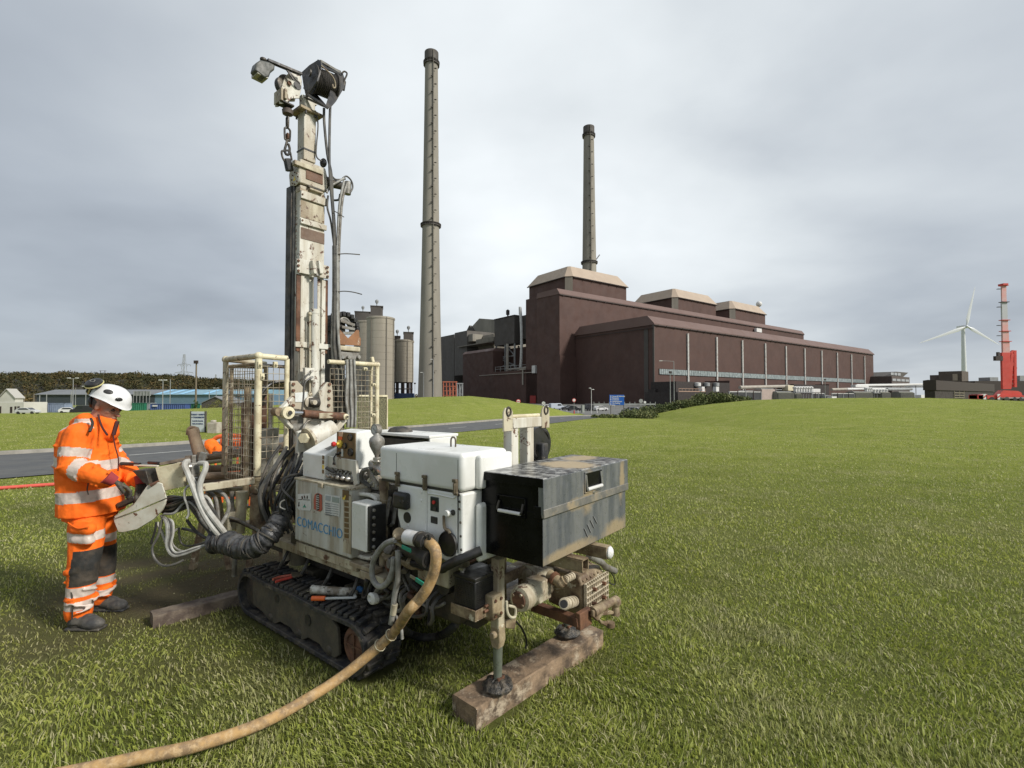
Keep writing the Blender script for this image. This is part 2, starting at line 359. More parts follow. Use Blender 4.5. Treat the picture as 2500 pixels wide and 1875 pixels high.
# ------------------------------------------------------------ ground sheet
def mudf(x, y):
    """how worn and muddy the grass is, 0..1 (numpy)"""
    x = np.asarray(x, float); y = np.asarray(y, float)
    def el(cx_, cy_, rx, ry, a=0):
        c, s = math.cos(R_(a)), math.sin(R_(a)); dx, dy = x-cx_, y-cy_
        return np.exp(-(((dx*c+dy*s)/rx)**2+((-dx*s+dy*c)/ry)**2))
    pat = .65+.35*np.sin(x*5.1+2*np.sin(y*3.3))*np.sin(y*4.7+1.5*np.sin(x*2.9))
    return np.clip(pat*(1.9*el(-3.0,4.85,1.15,.75)+1.0*el(-2.6,4.05,1.0,.5)+.4*el(-3.4,3.6,.7,.5)+.75*el(-1.5,4.2,1.2,.5,-38)+.45*el(-2.4,3.1,1.5,.5)+.25*el(-.6,3.1,.9,.35)), 0, 1)
def axis_(a, b, near, k):
    out_ = [0.0]; d = near
    while out_[-1] < b: out_.append(out_[-1]+d); d = near if out_[-1] < 9 else d*k
    neg = [0.0]; d = near
    while neg[-1] > a: neg.append(neg[-1]-d); d = near if neg[-1] > -9 else d*k
    return np.array(sorted(set(neg[1:]+out_)))
gx = axis_(-6000, 6000, .16, 1.045); gy = axis_(-12, 7000, .16, 1.03)
X, Y = np.meshgrid(gx, gy); Z = terr(X, Y)
ny, nx = X.shape; idx = np.arange(nx*ny).reshape(ny, nx)
co = np.stack([X, Y, Z], -1).reshape(-1, 3)
fa = np.stack([idx[:-1,:-1], idx[:-1,1:], idx[1:,1:], idx[1:,:-1]], -1).reshape(-1, 4)
def np_mesh(name, co, faces, mats, smooth=False, attrs=None):
    me = bpy.data.meshes.new(name); nv, nf, k = len(co), len(faces), faces.shape[1]
    me.vertices.add(nv); me.vertices.foreach_set('co', co.astype(np.float32).ravel())
    me.loops.add(nf*k); me.loops.foreach_set('vertex_index', faces.astype(np.int32).ravel())
    me.polygons.add(nf); me.polygons.foreach_set('loop_start', np.arange(0, nf*k, k, dtype=np.int32))
    me.update(calc_edges=True)
    if smooth: me.polygons.foreach_set('use_smooth', np.ones(nf, bool))
    for m_ in (mats if isinstance(mats, list) else [mats]): me.materials.append(m_)
    for an, av in (attrs or {}).items():
        a_ = me.attributes.new(an, 'FLOAT', 'POINT'); a_.data.foreach_set('value', av.astype(np.float32))
    me.validate(); o = bpy.data.objects.new(name, me); COL.objects.link(o); return o
def grassmat(name, blades):
    m = bpy.data.materials.new(name); m.use_nodes = True; t = m.node_tree; l = t.links.new; p = t.nodes['Principled BSDF']
    p.inputs['Roughness'].default_value = .55 if blades else .9; p.inputs['Specular IOR Level'].default_value = .35 if blades else .1
    tcn = t.nodes.new('ShaderNodeTexCoord'); o_ = tcn.outputs['Object']
    def nz(s_, d=4, r=.6, sc_=None):
        v = o_
        if sc_:
            mpn = t.nodes.new('ShaderNodeMapping'); mpn.inputs['Scale'].default_value = sc_; l(o_, mpn.inputs[0]); v = mpn.outputs[0]
        n = t.nodes.new('ShaderNodeTexNoise'); n.inputs['Scale'].default_value = s_; n.inputs['Detail'].default_value = d; n.inputs['Roughness'].default_value = r; l(v, n.inputs['Vector']); return n.outputs[0]
    def rmp(x, a, b, c=0, d=1):
        r = t.nodes.new('ShaderNodeMapRange'); r.inputs[1].default_value = a; r.inputs[2].default_value = b; r.inputs[3].default_value = c; r.inputs[4].default_value = d; l(x, r.inputs[0]); return r.outputs[0]
    def mx(f, a, b):
        n = t.nodes.new('ShaderNodeMix'); n.data_type = 'RGBA'; l(f, n.inputs[0])
        for v, i in ((a, 6), (b, 7)):
            if isinstance(v, tuple): n.inputs[i].default_value = (*v, 1)
            else: l(v, n.inputs[i])
        return n.outputs[2]
    def at_(n_):
        a_ = t.nodes.new('ShaderNodeAttribute'); a_.attribute_name = n_; return a_.outputs['Fac']
    big = rmp(nz(.16, 5, .6), .35, .68); med = rmp(nz(1.1, 5, .65), .4, .66); dry = rmp(nz(.9, 7, .75), .5, .66); streak_ = rmp(nz(.55, 5, .7, (.35, 1.5, 1)), .35, .7)
    if blades:
        c = mx(med, (.27,.32,.05), (.47,.50,.115)); c = mx(big, c, (.50,.51,.115))
        c = mx(rmp(at_('rnd'), .0, .8, 0, .8), c, (.15,.205,.034))
        c = mx(rmp(at_('rnd'), .82, .9), c, (.52,.49,.27))
        dm = t.nodes.new('ShaderNodeMath'); dm.operation = 'MULTIPLY'; l(dry, dm.inputs[0]); dm.inputs[1].default_value = .75
        c = mx(dm.outputs[0], c, (.44,.41,.24)); c = mx(rmp(at_('mud'), .1, .9, 0, .82), c, (.19,.16,.085))
        l(c, p.inputs['Base Color']); tr = t.nodes.new('ShaderNodeBsdfTranslucent'); l(c, tr.inputs[0])
        ms = t.nodes.new('ShaderNodeMixShader'); ms.inputs[0].default_value = .4; l(p.outputs[0], ms.inputs[1]); l(tr.outputs[0], ms.inputs[2]); l(ms.outputs[0], t.nodes['Material Output'].inputs[0])
    else:
        c = mx(med, (.15,.18,.03), (.27,.295,.065)); c = mx(streak_, c, (.30,.315,.07)); c = mx(big, c, (.25,.275,.055))
        fine = rmp(nz(9, 8, .8), .35, .65); c = mx(fine, (.14,.18,.028), c)
        dm = t.nodes.new('ShaderNodeMath'); dm.operation = 'MULTIPLY'; l(dry, dm.inputs[0]); dm.inputs[1].default_value = .4
        c = mx(dm.outputs[0], c, (.33,.32,.12))
        # bare earth shows between the blades close by
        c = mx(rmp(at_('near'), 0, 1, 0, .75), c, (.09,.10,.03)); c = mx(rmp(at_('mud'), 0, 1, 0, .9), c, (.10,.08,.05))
        l(c, p.inputs['Base Color']); b = t.nodes.new('ShaderNodeBump'); b.inputs['Strength'].default_value = 1.0; b.inputs['Distance'].default_value = .06; l(nz(6, 8, .8), b.inputs['Height']); l(b.outputs[0], p.inputs['Normal'])
    return m
rr = np.hypot(X, Y).ravel()
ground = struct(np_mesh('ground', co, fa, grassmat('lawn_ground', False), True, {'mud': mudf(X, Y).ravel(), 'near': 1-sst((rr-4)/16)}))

# ------------------------------------------------------------ road, kerbs, car park
asph = mat('worn_asphalt', (.075,.078,.08), .85, var=(.105,.105,.10), vs_=1.5, vamt=.8, bump=.3, bs=90)
kerbm = mat('concrete_kerb', (.33,.31,.27), .85, var=(.22,.21,.18), vs_=3, vamt=.7, bump=.2)
linem = mat('road_line_paint', (.55,.55,.52), .7, var=(.35,.35,.33), vs_=6)
def resample(P_, n):
    d = [0]
    for a, b in zip(P_, P_[1:]): d.append(d[-1]+(b-a).length)
    out_ = []
    for i in range(n):
        t = d[-1]*i/(n-1); j = max(k for k in range(len(d)) if d[k] <= t+1e-9); j = min(j, len(P_)-2)
        out_.append(P_[j].lerp(P_[j+1], (t-d[j])/(d[j+1]-d[j])))
    for _ in range(6): out_ = [out_[0]]+[(out_[i-1]+out_[i]*2+out_[i+1])/4 for i in range(1, n-1)]+[out_[-1]]
    return out_
NR = resample(NEARP, 90); FR = resample(FARP, 90)
def rib(A, B, name, m_, dz=.02, lo_=None):
    mb = MB(); vs_ = []
    for a, b in zip(A, B):
        for k in range(7):
            p = a.lerp(b, k/6); vs_.append((p.x, p.y, gz(p.x, p.y)+dz))
    mb.add(vs_, [(i*7+k, i*7+k+1, (i+1)*7+k+1, (i+1)*7+k) for i in range(len(A)-1) for k in range(6)]); return mb.build(name, m_, smooth=True)
struct(rib(NR, FR, 'road', asph))
def kerb(P_, side):
    mb = MB()
    for i, (a, b) in enumerate(zip(P_, P_[1:])):
        d = (b-a); nrm = Vector((-d.y, d.x, 0)).normalized()*side
        if d.length < 1e-6: continue
        q = [a, b, b+nrm*.16, a+nrm*.16]; z0 = min(gz(p.x, p.y) for p in (a, b))
        mb.add([(p.x, p.y, gz(p.x, p.y)-.2) for p in q]+[(p.x, p.y, gz((a if j in (0,3) else b).x, (a if j in (0,3) else b).y)+.12) for j, p in enumerate(q)], [(4,5,6,7),(0,1,5,4),(1,2,6,5),(2,3,7,6),(3,0,4,7)])
    return mb
k_ = kerb(FR[:-2], 1); struct(k_.build('kerb', kerbm, smooth=False))
mb = MB()
for i in range(3, 88, 3):
    a = NR[i].lerp(FR[i], .5); b = NR[i+1].lerp(FR[i+1], .5); b = a+(b-a)*1.0
    d = (b-a).normalized(); n_ = Vector((-d.y, d.x, 0))*.05
    mb.add([(p.x, p.y, gz(p.x, p.y)+.026) for p in (a-n_, b-n_, b+n_, a+n_)], [(0,1,2,3)])
for (u0, u1, v0, v1) in ((55,57,.15,.85),(62,63,.2,.5),(66,68,.15,.75),(70,71,.3,.6)):   # worn junction arrows and bars near the car park
    for k in range(3):
        a0 = NR[u0].lerp(FR[u0], v0+(v1-v0)*k/3); a1 = NR[u1].lerp(FR[u1], v0+(v1-v0)*k/3+.03); b1 = NR[u1].lerp(FR[u1], v0+(v1-v0)*(k+.6)/3+.03); b0 = NR[u0].lerp(FR[u0], v0+(v1-v0)*(k+.6)/3)
        mb.add([(p.x, p.y, gz(p.x, p.y)+.026) for p in (a0, a1, b1, b0)], [(0,1,2,3)])
struct(mb.build('road_markings', linem, smooth=False))
# car park asphalt, draped
A = [gb(1430,1013.5), gb(1640,1006)]; xs = np.linspace(0, 1, 40); mb = MB(); vs_ = []
Lp = [Vector((A[0].x, A[0].y, 0)), Vector((A[0].x+2, 120, 0)), Vector((-10, 215, 0))]; Rp = [Vector((A[1].x, A[1].y, 0)), Vector((70, 120, 0)), Vector((70, 215, 0))]
Lr, Rr = resample(Lp, 50), resample(Rp, 50)
for a, b in zip(Lr, Rr):
    for k in range(25):
        p = a.lerp(b, k/24); vs_.append((p.x, p.y, gz(p.x, p.y)+.03))
mb.add(vs_, [(i*25+k, i*25+k+1, (i+1)*25+k+1, (i+1)*25+k) for i in range(49) for k in range(24)])
struct(mb.build('car_park', mat('pale_asphalt', (.12,.12,.115), .9, var=(.17,.165,.155), vs_=.3, vamt=.8)))
mb = MB(); mb.box((-160,-60,-2.44), (460,230,-2.38)); o = mb.build('yard', mat('yard_concrete', (.16,.155,.14), .9, var=(.11,.105,.1), vs_=.1)); o.location = (ST.x, ST.y, 0); o.rotation_euler = (0,0,R_(ST.deg)); struct(o)

# ------------------------------------------------------------ grass blades
def blades(n, r0, r1, az, hh, ww, seed):
    g = np.random.default_rng(seed)
    u = g.random(n); p_ = .25; r = (r0**p_+(r1**p_-r0**p_)*u)**(1/p_)
    th = (g.random(n)*2-1)*az; x = r*np.sin(th); y = r*np.cos(th)
    # clumping
    keep = np.ones(n, bool)
    yn = np.interp(x, [a for a, b in ROADNEAR], [b for a, b in ROADNEAR]); keep &= ~((y > yn-.05) & (y < np.interp(x, [a for a, b in ROADFAR], [b for a, b in ROADFAR])+.3))
    mud = mudf(x, y); keep &= g.random(n) > mud*.9
    lx = (x-RIG.x)*RIG.c+(y-RIG.y)*RIG.s; ly = -(x-RIG.x)*RIG.s+(y-RIG.y)*RIG.c
    keep &= ~((lx > -.8) & (lx < .8) & (np.abs(ly-.46) < .16)); keep &= ~((lx > -.8) & (lx < .8) & (np.abs(ly+.63) < .16))
    keep &= ~((np.abs(lx+1.49+(ly+.1)*.03) < .11) & (ly > -.66) & (ly < .44))
    x, y, r, mud = x[keep], y[keep], r[keep], mud[keep]; n = len(x)
    z = terr(x, y); cl = np.array([(noise.noise((a*1.6, b*1.6, 0))+noise.noise((a*7, b*7, 5)))*.8 for a, b in zip(x[::1], y[::1])]) if n < 700000 else np.zeros(n)
    h = hh*(1-.5*sst((r-12)/45))*(.4+.8*g.random(n)+(g.random(n) > .93)*.7)*(1+.6*cl)*(1-.35*mud); w_ = ww*(.7+.6*g.random(n))*(1+r/6.0)
    fa_ = g.random(n)*2*np.pi; lean = (.35+1.25*g.random(n)**1.1)*h
    # hanging over in drifts
    dr = np.array([noise.noise((a*.9+7, b*.9, 3)) for a, b in zip(x, y)])*6; ld = fa_*.72+dr*.7
    dx, dy = np.cos(ld), np.sin(ld); wx, wy = -np.sin(fa_)*w_/2, np.cos(fa_)*w_/2
    b0 = np.stack([x-wx, y-wy, z-.01], 1); b1 = np.stack([x+wx, y+wy, z-.01], 1)
    mxp, myp, mz = x+dx*lean*.35, y+dy*lean*.35, z+h*.6
    m0 = np.stack([mxp-wx*.8, myp-wy*.8, mz], 1); m1 = np.stack([mxp+wx*.8, myp+wy*.8, mz], 1)
    tp = np.stack([x+dx*lean, y+dy*lean, z+h*.93], 1)
    V = np.stack([b0, b1, m1, m0, tp], 1).reshape(-1, 3); i = np.arange(n)*5
    T = np.concatenate([np.stack([i, i+1, i+2], 1), np.stack([i, i+2, i+3], 1), np.stack([i+3, i+2, i+4], 1)])
    return V, T, np.repeat(g.random(n), 5), np.repeat(mud, 5)
NB = 560000
V1, T1, r1_, m1_ = blades(NB, 1.25, 62, R_(58), .030, .0036, 3)
o = np_mesh('grass', V1, T1, grassmat('grass_blade', True), False, {'rnd': r1_, 'mud': m1_}); tag(o, 'short green lawn grass growing around the drilling rig', 'grass', kind='stuff')
V2, T2, r2_, m2_ = blades(30000, 1.25, 14, R_(58), .016, .0125, 17)
o = np_mesh('clover', V2, T2, grassmat('clover_leaf', True), False, {'rnd': r2_*.5, 'mud': m2_}); tag(o, 'low broad clover leaves scattered through the lawn', 'clover', kind='stuff')
V3, T3, r3_, m3_ = blades(26000, 1.25, 14, R_(58), .020, .0042, 29)
o = np_mesh('dead_grass', V3, T3, grassmat('straw_blade', True), False, {'rnd': .9+r3_*.1, 'mud': m3_*.3}); tag(o, 'dry straw coloured clippings lying on the lawn', 'dead grass', kind='stuff')
# ------------------------------------------------------------ power station (frame ST: x along the long side, y to the left and away)
GZ = -2.4
clad = mat('brown_cladding', (.088,.050,.041), .62, var=(.072,.041,.034), vs_=.10, vamt=.8, spec=.3)
cladband = mat('brown_roof_band', (.15,.098,.085), .6, var=(.125,.08,.07), vs_=.06, spec=.3)
def ribbed(m, s_=3.2, amt=.35):
    t = m.node_tree; p = t.nodes['Principled BSDF']; tcn = t.nodes.new('ShaderNodeTexCoord'); wv = t.nodes.new('ShaderNodeTexWave'); wv.wave_type = 'BANDS'; wv.bands_direction = 'X'
    sp = t.nodes.new('ShaderNodeSeparateXYZ'); ad = t.nodes.new('ShaderNodeMath'); ad.operation = 'ADD'; cb = t.nodes.new('ShaderNodeCombineXYZ'); t.links.new(tcn.outputs['Object'], sp.inputs[0]); t.links.new(sp.outputs[0], ad.inputs[0]); t.links.new(sp.outputs[1], ad.inputs[1]); t.links.new(ad.outputs[0], cb.inputs[0])
    wv.inputs['Scale'].default_value = s_; t.links.new(cb.outputs[0], wv.inputs[0]); b = t.nodes.new('ShaderNodeBump'); b.inputs['Strength'].default_value = amt; b.inputs['Distance'].default_value = .15; t.links.new(wv.outputs[0], b.inputs['Height']); t.links.new(b.outputs[0], p.inputs['Normal'])
ribbed(clad, .35); 
seam = mat('dark_brown_trim', (.035,.024,.021), .7)
tan_ = mat('tan_roof_cladding', (.39,.31,.235), .6, var=(.32,.25,.19), vs_=.15); conc = mat('station_concrete', (.27,.25,.21), .85, var=(.18,.165,.14), vs_=.07, vamt=.8, streak=True, var2=(.15,.13,.10), v2s=.02)
concL = mat('silo_concrete', (.34,.31,.25), .85, var=(.24,.215,.17), vs_=.09, vamt=.8, streak=True, var2=(.27,.245,.2), v2s=.03, bump=.2, bs=.3)
chimc = mat('chimney_concrete', (.27,.25,.205), .85, var=(.17,.155,.13), vs_=.09, vamt=.8, streak=True, var2=(.22,.205,.17), v2s=.03, lo2=.45, hi2=.65, bump=.2, bs=.3)
pale = mat('pale_pilaster', (.42,.42,.40), .7, var=(.25,.2,.17), vs_=.9, vamt=.7, lo=.5); winm = mat('clerestory_glazing', (.30,.34,.34), .3, var=(.15,.18,.18), vs_=.7, vamt=.8)
dkb = mat('dark_shed_cladding', (.032,.024,.021), .7, var=(.024,.019,.017), vs_=.5); ribbed(dkb, .8)
greyd = mat('dark_grey_cladding', (.075,.066,.058), .7, var=(.055,.05,.045), vs_=.1); wht = mat('white_unit_paint', (.62,.62,.60), .5, var=(.45,.44,.42), vs_=.8); galv = mat('galvanised_steelwork', (.32,.33,.33), .5, .3, var=(.2,.2,.2), vs_=.6)
lag = mat('lagged_pipe', (.36,.33,.28), .7, var=(.24,.21,.18), vs_=.4); gpaint = mat('grey_green_radiator', (.17,.17,.14), .6, var=(.12,.12,.10), vs_=1); redd = mat('red_door_paint', (.30,.03,.025), .5); bluet = mat('blue_tank_paint', (.03,.06,.14), .5)
def station(name, label, cat, group=None): return thing(name, label, cat, (ST.x, ST.y, 0), ST.deg, group)
S = ST.P
# turbine hall
th_ = station('turbine_hall', 'long brown clad hall with pale vertical strips and a long window band', 'building')
EV, TP = 35.4, 40.0; XE = S(2131.8,864,y=0).x
mb = MB(); mb.box((0,0,GZ), (XE,53,EV)); mb.build('wall', clad, th_, smooth=False)
mb = MB(); mb.prism([(-.5,EV+.02),(-.5,EV+.6),(3.4,TP),(49,TP),(53.2,EV+1),(53.2,EV+.02)], 'X', -.6, XE+.6); rf = mb.build('roof', cladband, th_, smooth=False)
mb = MB()
for i in range(int(XE/6.4)): mb.box((i*6.4+2,-.95,EV-.5), (i*6.4+2.8,-.5,EV+.1))
mb.box((-.5,-.8,EV-.35), (XE+.5,-.5,EV+.02)); mb.box((-.9,-.5,EV-1.6),(-.6,53,EV-1.3)); mb.build('gutter', seam, rf, smooth=False)
mb = MB(); x0 = 3.2; x1 = 259
mb.box((x0,-.25,12.0), (x1,0.02,14.9)); wb = mb.build('window_band', seam, th_, smooth=False)
mb = MB(); k = 0; xx = x0+.15
while xx < x1-1.2: mb.box((xx,-.42,12.2), (xx+1.35,-.26,14.7)); xx += 1.6
mb.build('window', winm, wb, smooth=False)
for i in range(10):
    xx = .2+25.86*(i+1); mb = MB(); zt = 33.2; mb.box((xx-.55,-.75,2.2 if i < 6 else 6), (xx+.55,-.1,zt)); mb.build('pilaster', pale, th_, smooth=False)
mb = MB(); mb.box((-.5,-.3,GZ), (-.1,.6,EV)); mb.box((-.25,3.4,GZ),(-.02,5.8,EV-1.8)); mb.build('corner_trim', greyd, th_, smooth=False)
mb = MB(); mb.box((XE-.1,6,GZ), (XE+12,36,20)); mb.build('end_lobby', clad, th_, smooth=False)
# boiler house
bh = station('boiler_house', 'tall brown boiler house carrying three tan hipped rooftop blocks behind the turbine hall', 'building')
BX = -11.5; BT = 60.8; BE = S(1962,807,y=53.3).x
mb = MB(); mb.box((BX,53.3,GZ), (BE,72.6,BT-2.9)); mb.box((BX+2.5,72.6,GZ),(60,S(1284,900,x=BX+2.5).y,BT-1)); mb.build('wall', clad, bh, smooth=False)
mb = MB(); mb.prism([(52.9,BT-3.4),(52.9,BT-2.9),(55,BT),(72,BT),(72.7,BT-2.9)], 'X', BX-.35, BE+.35); mb.build('parapet', cladband, bh, smooth=False)
mb = MB(); 
for i in range(45): mb.box((i*6.6+BX+2,52.5,BT-4.1),(i*6.6+BX+2.8,52.9,BT-3.4))
mb.box((BX,52.55,BT-3.9),(BE,52.9,BT-3.45)); mb.build('gutter', seam, bh, smooth=False)
mb = MB(); mb.box((BX-.6,52.2,GZ), (-.1,64,23.8)); mb.build('corner_annexe', clad, bh, smooth=False)
def rooftop(x0, x1, y0, y1, ze, zt, z0):
    mb = MB(); mb.box((x0+3,y0,z0), (x1,y1,ze)); mb.box((x0,y0+3,z0),(x0+3,y1,ze)); mb.prism([(x0,y0+3),(x0+3,y0),(x0+3,y0+3)],'Z',z0,ze); t_ = mb.build('rooftop_block', clad, bh, smooth=False)
    e = .9; s_ = (zt-ze)*.55; mb = MB(); lo_ = [(x0-e,y0+3-e*.4),(x0+3-e*.4,y0-e),(x1+e,y0-e),(x1+e,y1+e),(x0-e,y1+e)]; hi_ = [(x0+s_,y0+s_+1.2),(x0+s_+1.2,y0+s_),(x1-s_,y0+s_),(x1-s_,y1-s_),(x0+s_,y1-s_)]
    mb.add([(a,b,ze) for a,b in lo_]+[(a,b,zt) for a,b in hi_], [(0,1,6,5),(1,2,7,6),(2,3,8,7),(3,4,9,8),(4,0,5,9),(5,6,7,8,9),(4,3,2,1,0)]); mb.build('roof', tan_, t_, smooth=False)
    mb = MB(); mb.plate([(x0-.3,y0+2.9,z0),(x0+2.9,y0-.3,z0),(x0+2.9,y0-.3,ze-.1),(x0-.3,y0+2.9,ze-.1)], .25, (-1,-1,0)); mb.build('corner_panel', conc, t_, smooth=False)
    mb = MB(); mb.beam((x0-e,y0+3,ze-.3),(x0-e,y1+e,ze-.3),.5,.5); mb.beam((x0+3,y0-e,ze-.3),(x1+e,y0-e,ze-.3),.5,.5)
    for i in range(7): mb.cyl((x0+4+i*(x1-x0-5)/6,y0-e-.2,ze-.9),(x0+4+i*(x1-x0-5)/6,y0-e-.2,ze-.1),.35,n=6)
    mb.build('gutter', seam, t_, smooth=False)
Y0 = 66.5
def tw(pc, pe, yt, pytop, y0=Y0):
    a = S(pc[0], pc[1], y=y0); b = S(pe[0], pe[1], y=y0); return a.x, b.x, a.z
a = S(1393,674,y=Y0); b = S(1529,698,y=Y0); ze = a.z; zt = S(1395.2,650.7,y=Y0+4).z
rooftop(a.x-1.5, b.x, Y0, 104, ze, zt, BT-4)
# second and third blocks: measured off the picture in the same plane
a = S(1652,727,y=Y0); b = S(1747.5,744,y=Y0); rooftop(a.x-1.5, b.x, Y0, 104, ze, zt, BT-4)
a = S(1792,754.5,y=Y0); b = S(1868,767,y=Y0); rooftop(a.x-1.5, b.x, Y0, 104, ze, zt, BT-4)
mb = MB(); p = S(1853,745,y=80); mb.ell((p.x,80,p.z+1), 2.6); mb.cyl((p.x,80,p.z-4),(p.x,80,p.z),.4); mb.build('dish', wht, bh)
mb = MB(); p = S(1848,807,y=52.5); mb.box((p.x-4,50.6,p.z-1.5),(p.x+4,52.5,p.z+1.5)); mb.build('wall_vent', wht, bh, smooth=False)
# pump annexe to the left of the boiler house
an = station('pump_house', 'low dark brown annexe with a red door left of the boiler house', 'building')
AX = -9.0
def ay(px): return S(px, 900, x=AX).y
yl = ay(1130); zt2 = S(1203,848.6,x=AX).z
mb = MB(); y_a = ay(1204); y_b = ay(1286)
mb.box((AX,y_a,GZ), (30,yl,zt2-2.2)); mb.box((AX,72.7,GZ), (22,y_a,S(1250,905,x=AX).z)); mb.box((AX+14,72.7,GZ),(30,y_a,zt2)); mb.build('wall', clad, an, smooth=False)
mb = MB(); mb.prism([(AX-.2,zt2-2.2),(AX-.2,zt2-1.9),(AX+2,zt2),(30,zt2),(30,zt2-2.2)],'Y',y_a,yl+.3); mb.build('roof', cladband, an, smooth=False)
mb = MB(); c = S(1301,975,x=AX); mb.box((AX-.35,c.y-3.0,GZ),(AX-.05,c.y+2.4,c.z+2.2)); mb.build('door', redd, an, smooth=False)
mb = MB(); c = S(1278,915,x=AX); mb.box((AX-1.2,c.y-2.6,c.z+3),(AX-.3,c.y+2.6,c.z+3.7)); mb.box((AX-.8,c.y-.4,c.z-6),(AX-.3,c.y+.4,c.z+3)); mb.box((AX-.5,74,S(1280,911,x=AX).z),(AX-.05,y_a+16,S(1280,911,x=AX).z+.4)); mb.build('wall_pipe', lag, an, smooth=False)
mb = MB(); c = S(1309,901,x=AX); mb.box((AX-2,c.y-1.4,c.z-2.4),(AX-.1,c.y+1.6,c.z+2)); mb.build('wall_box', wht, an, smooth=False)
mb = MB(); zl = S(1250,905,x=AX).z
for i in range(9): yy = 74+i*(y_a-76)/8; mb.cyl((AX+.4,yy,zl),(AX+.4,yy,zl+3.2),.18,n=5)
for z_ in (1.6,3.1): mb.beam((AX+.4,74,zl+z_),(AX+.4,y_a-2,zl+z_),.22,.22)
mb.build('handrail', galv, an, smooth=False)
# coal hopper on legs
hp = station('conveyor_transfer_tower', 'dark box tower on open steel legs with a white pipe between annexe and boiler house', 'tower')
TX = -2.0; ya, yb = S(1256,800,x=TX).y, S(1207,800,x=TX).y; zb_, zt3 = S(1207,845,x=TX).z, S(1256,771,x=TX).z
xb = S(1284,770,y=ya).x
mb = MB(); mb.box((TX,ya,zb_),(min(xb,26),yb,zt3)); mb.box((TX+6,74,zb_+3),(26,ya,zt3+.6)); mb.build('body', greyd, hp, smooth=False)
mb = MB(); mb.box((TX-.3,ya-.3,zt3),(26.4,yb+.3,zt3+.7)); mb.cyl((TX+3,(ya+yb)/2,zt3),(TX+3,(ya+yb)/2,zt3+6),.5,n=8); mb.cyl((TX+3,(ya+yb)/2,zt3+2.5),(TX+3,(ya+yb)/2,zt3+5.5),1.2,n=8); mb.build('roof', seam, hp, smooth=False)
mb = MB(); zl = 16
for yy in (ya+1, (ya+yb)/2, yb-1):
    for xx in (TX+1, TX+12): mb.beam((xx,yy,zl-14),(xx,yy,zb_),.9,.9)
for z_ in (22, 28): mb.beam((TX+1,ya+1,z_),(TX+1,yb-1,z_),.6,.6)
mb.beam((TX+1,ya+1,28),(TX+1,(ya+yb)/2,zb_),.5,.5); mb.beam((TX+1,yb-1,22),(TX+1,(ya+yb)/2,28),.5,.5); mb.beam((TX+1,ya+1,22),(TX+1,yb-1,28),.5,.5); mb.build('steel_leg', galv, hp, smooth=False)
mb = MB(); py_ = S(1275,800,x=TX).y; mb.tube([(TX-.5,py_+4,18),(TX-.5,py_+1,20),(TX-.5,py_,zb_+4),(TX-.5,py_+1.5,zb_+22),(TX-.5,py_+1.5,zt3)], .9, 8); mb.build('white_pipe', wht, hp)
mb = MB(); mb.tube([(TX-1.3,S(1243,900,x=TX).y,14),(TX-1.3,S(1243,800,x=TX).y,zb_)], .9, 8, 1); mb.tube([(TX-1.3,ya+4,19),(TX-1.3,76,20)],.7,8,1); mb.build('duct', lag, hp)
# bunker building (grey-brown concrete), seen between chimney and annexe
bk = station('bunker_building', 'grey brown concrete bunker building with stepped upper boxes right of the tall chimney', 'building')
BKX = 6; bkg = mat('bunker_grey', (.12,.11,.10), .8, var=(.09,.083,.075), vs_=.15, streak=True)
def bx_(p0, p1, x, x1_, m_, nm='wall'):
    a_, b_ = S(*p0, x=x), S(*p1, x=x); q = MB(); q.box((x,a_.y,b_.z),(x1_,b_.y,a_.z)); return q.build(nm, m_, bk, smooth=False)
bx_((1109,816),(1075,990),BKX,70,bkg); bx_((1110,813),(1140,915),BKX-2,40,bkg)
bx_((1206,815),(1112,960),BKX+8,60,conc); q = S(1112,815,x=BKX-2)
bx_((1192,836),(1117,846),BKX-4,BKX+8,conc,'upper_box'); bx_((1154,815),(1120,838),BKX-1,BKX+8,conc,'upper_box'); bx_((1205,822),(1162,840),BKX-1,BKX+8,conc,'upper_box')
a_, b_, c_ = S(1206,790,x=60), S(1133,820,x=60), S(1170,780,x=60)
mb = MB(); mb.prism([(a_.y-8,20),(b_.y,20),(b_.y,b_.z-2),(b_.y-16,S(1146,797,x=60).z),(c_.y,c_.z+1),(a_.y-8,S(1204,784,x=60).z)], 'X', 60, 110); mb.build('tower_head', conc, bk, smooth=False)
mb = MB(); a_ = S(1152,800,x=60); mb.prism([(b_.y-2,b_.z-3),(a_.y,a_.z+2),(c_.y,b_.z-4)],'X',57,60.1); mb.build('hopper_hood', greyd, bk, smooth=False)
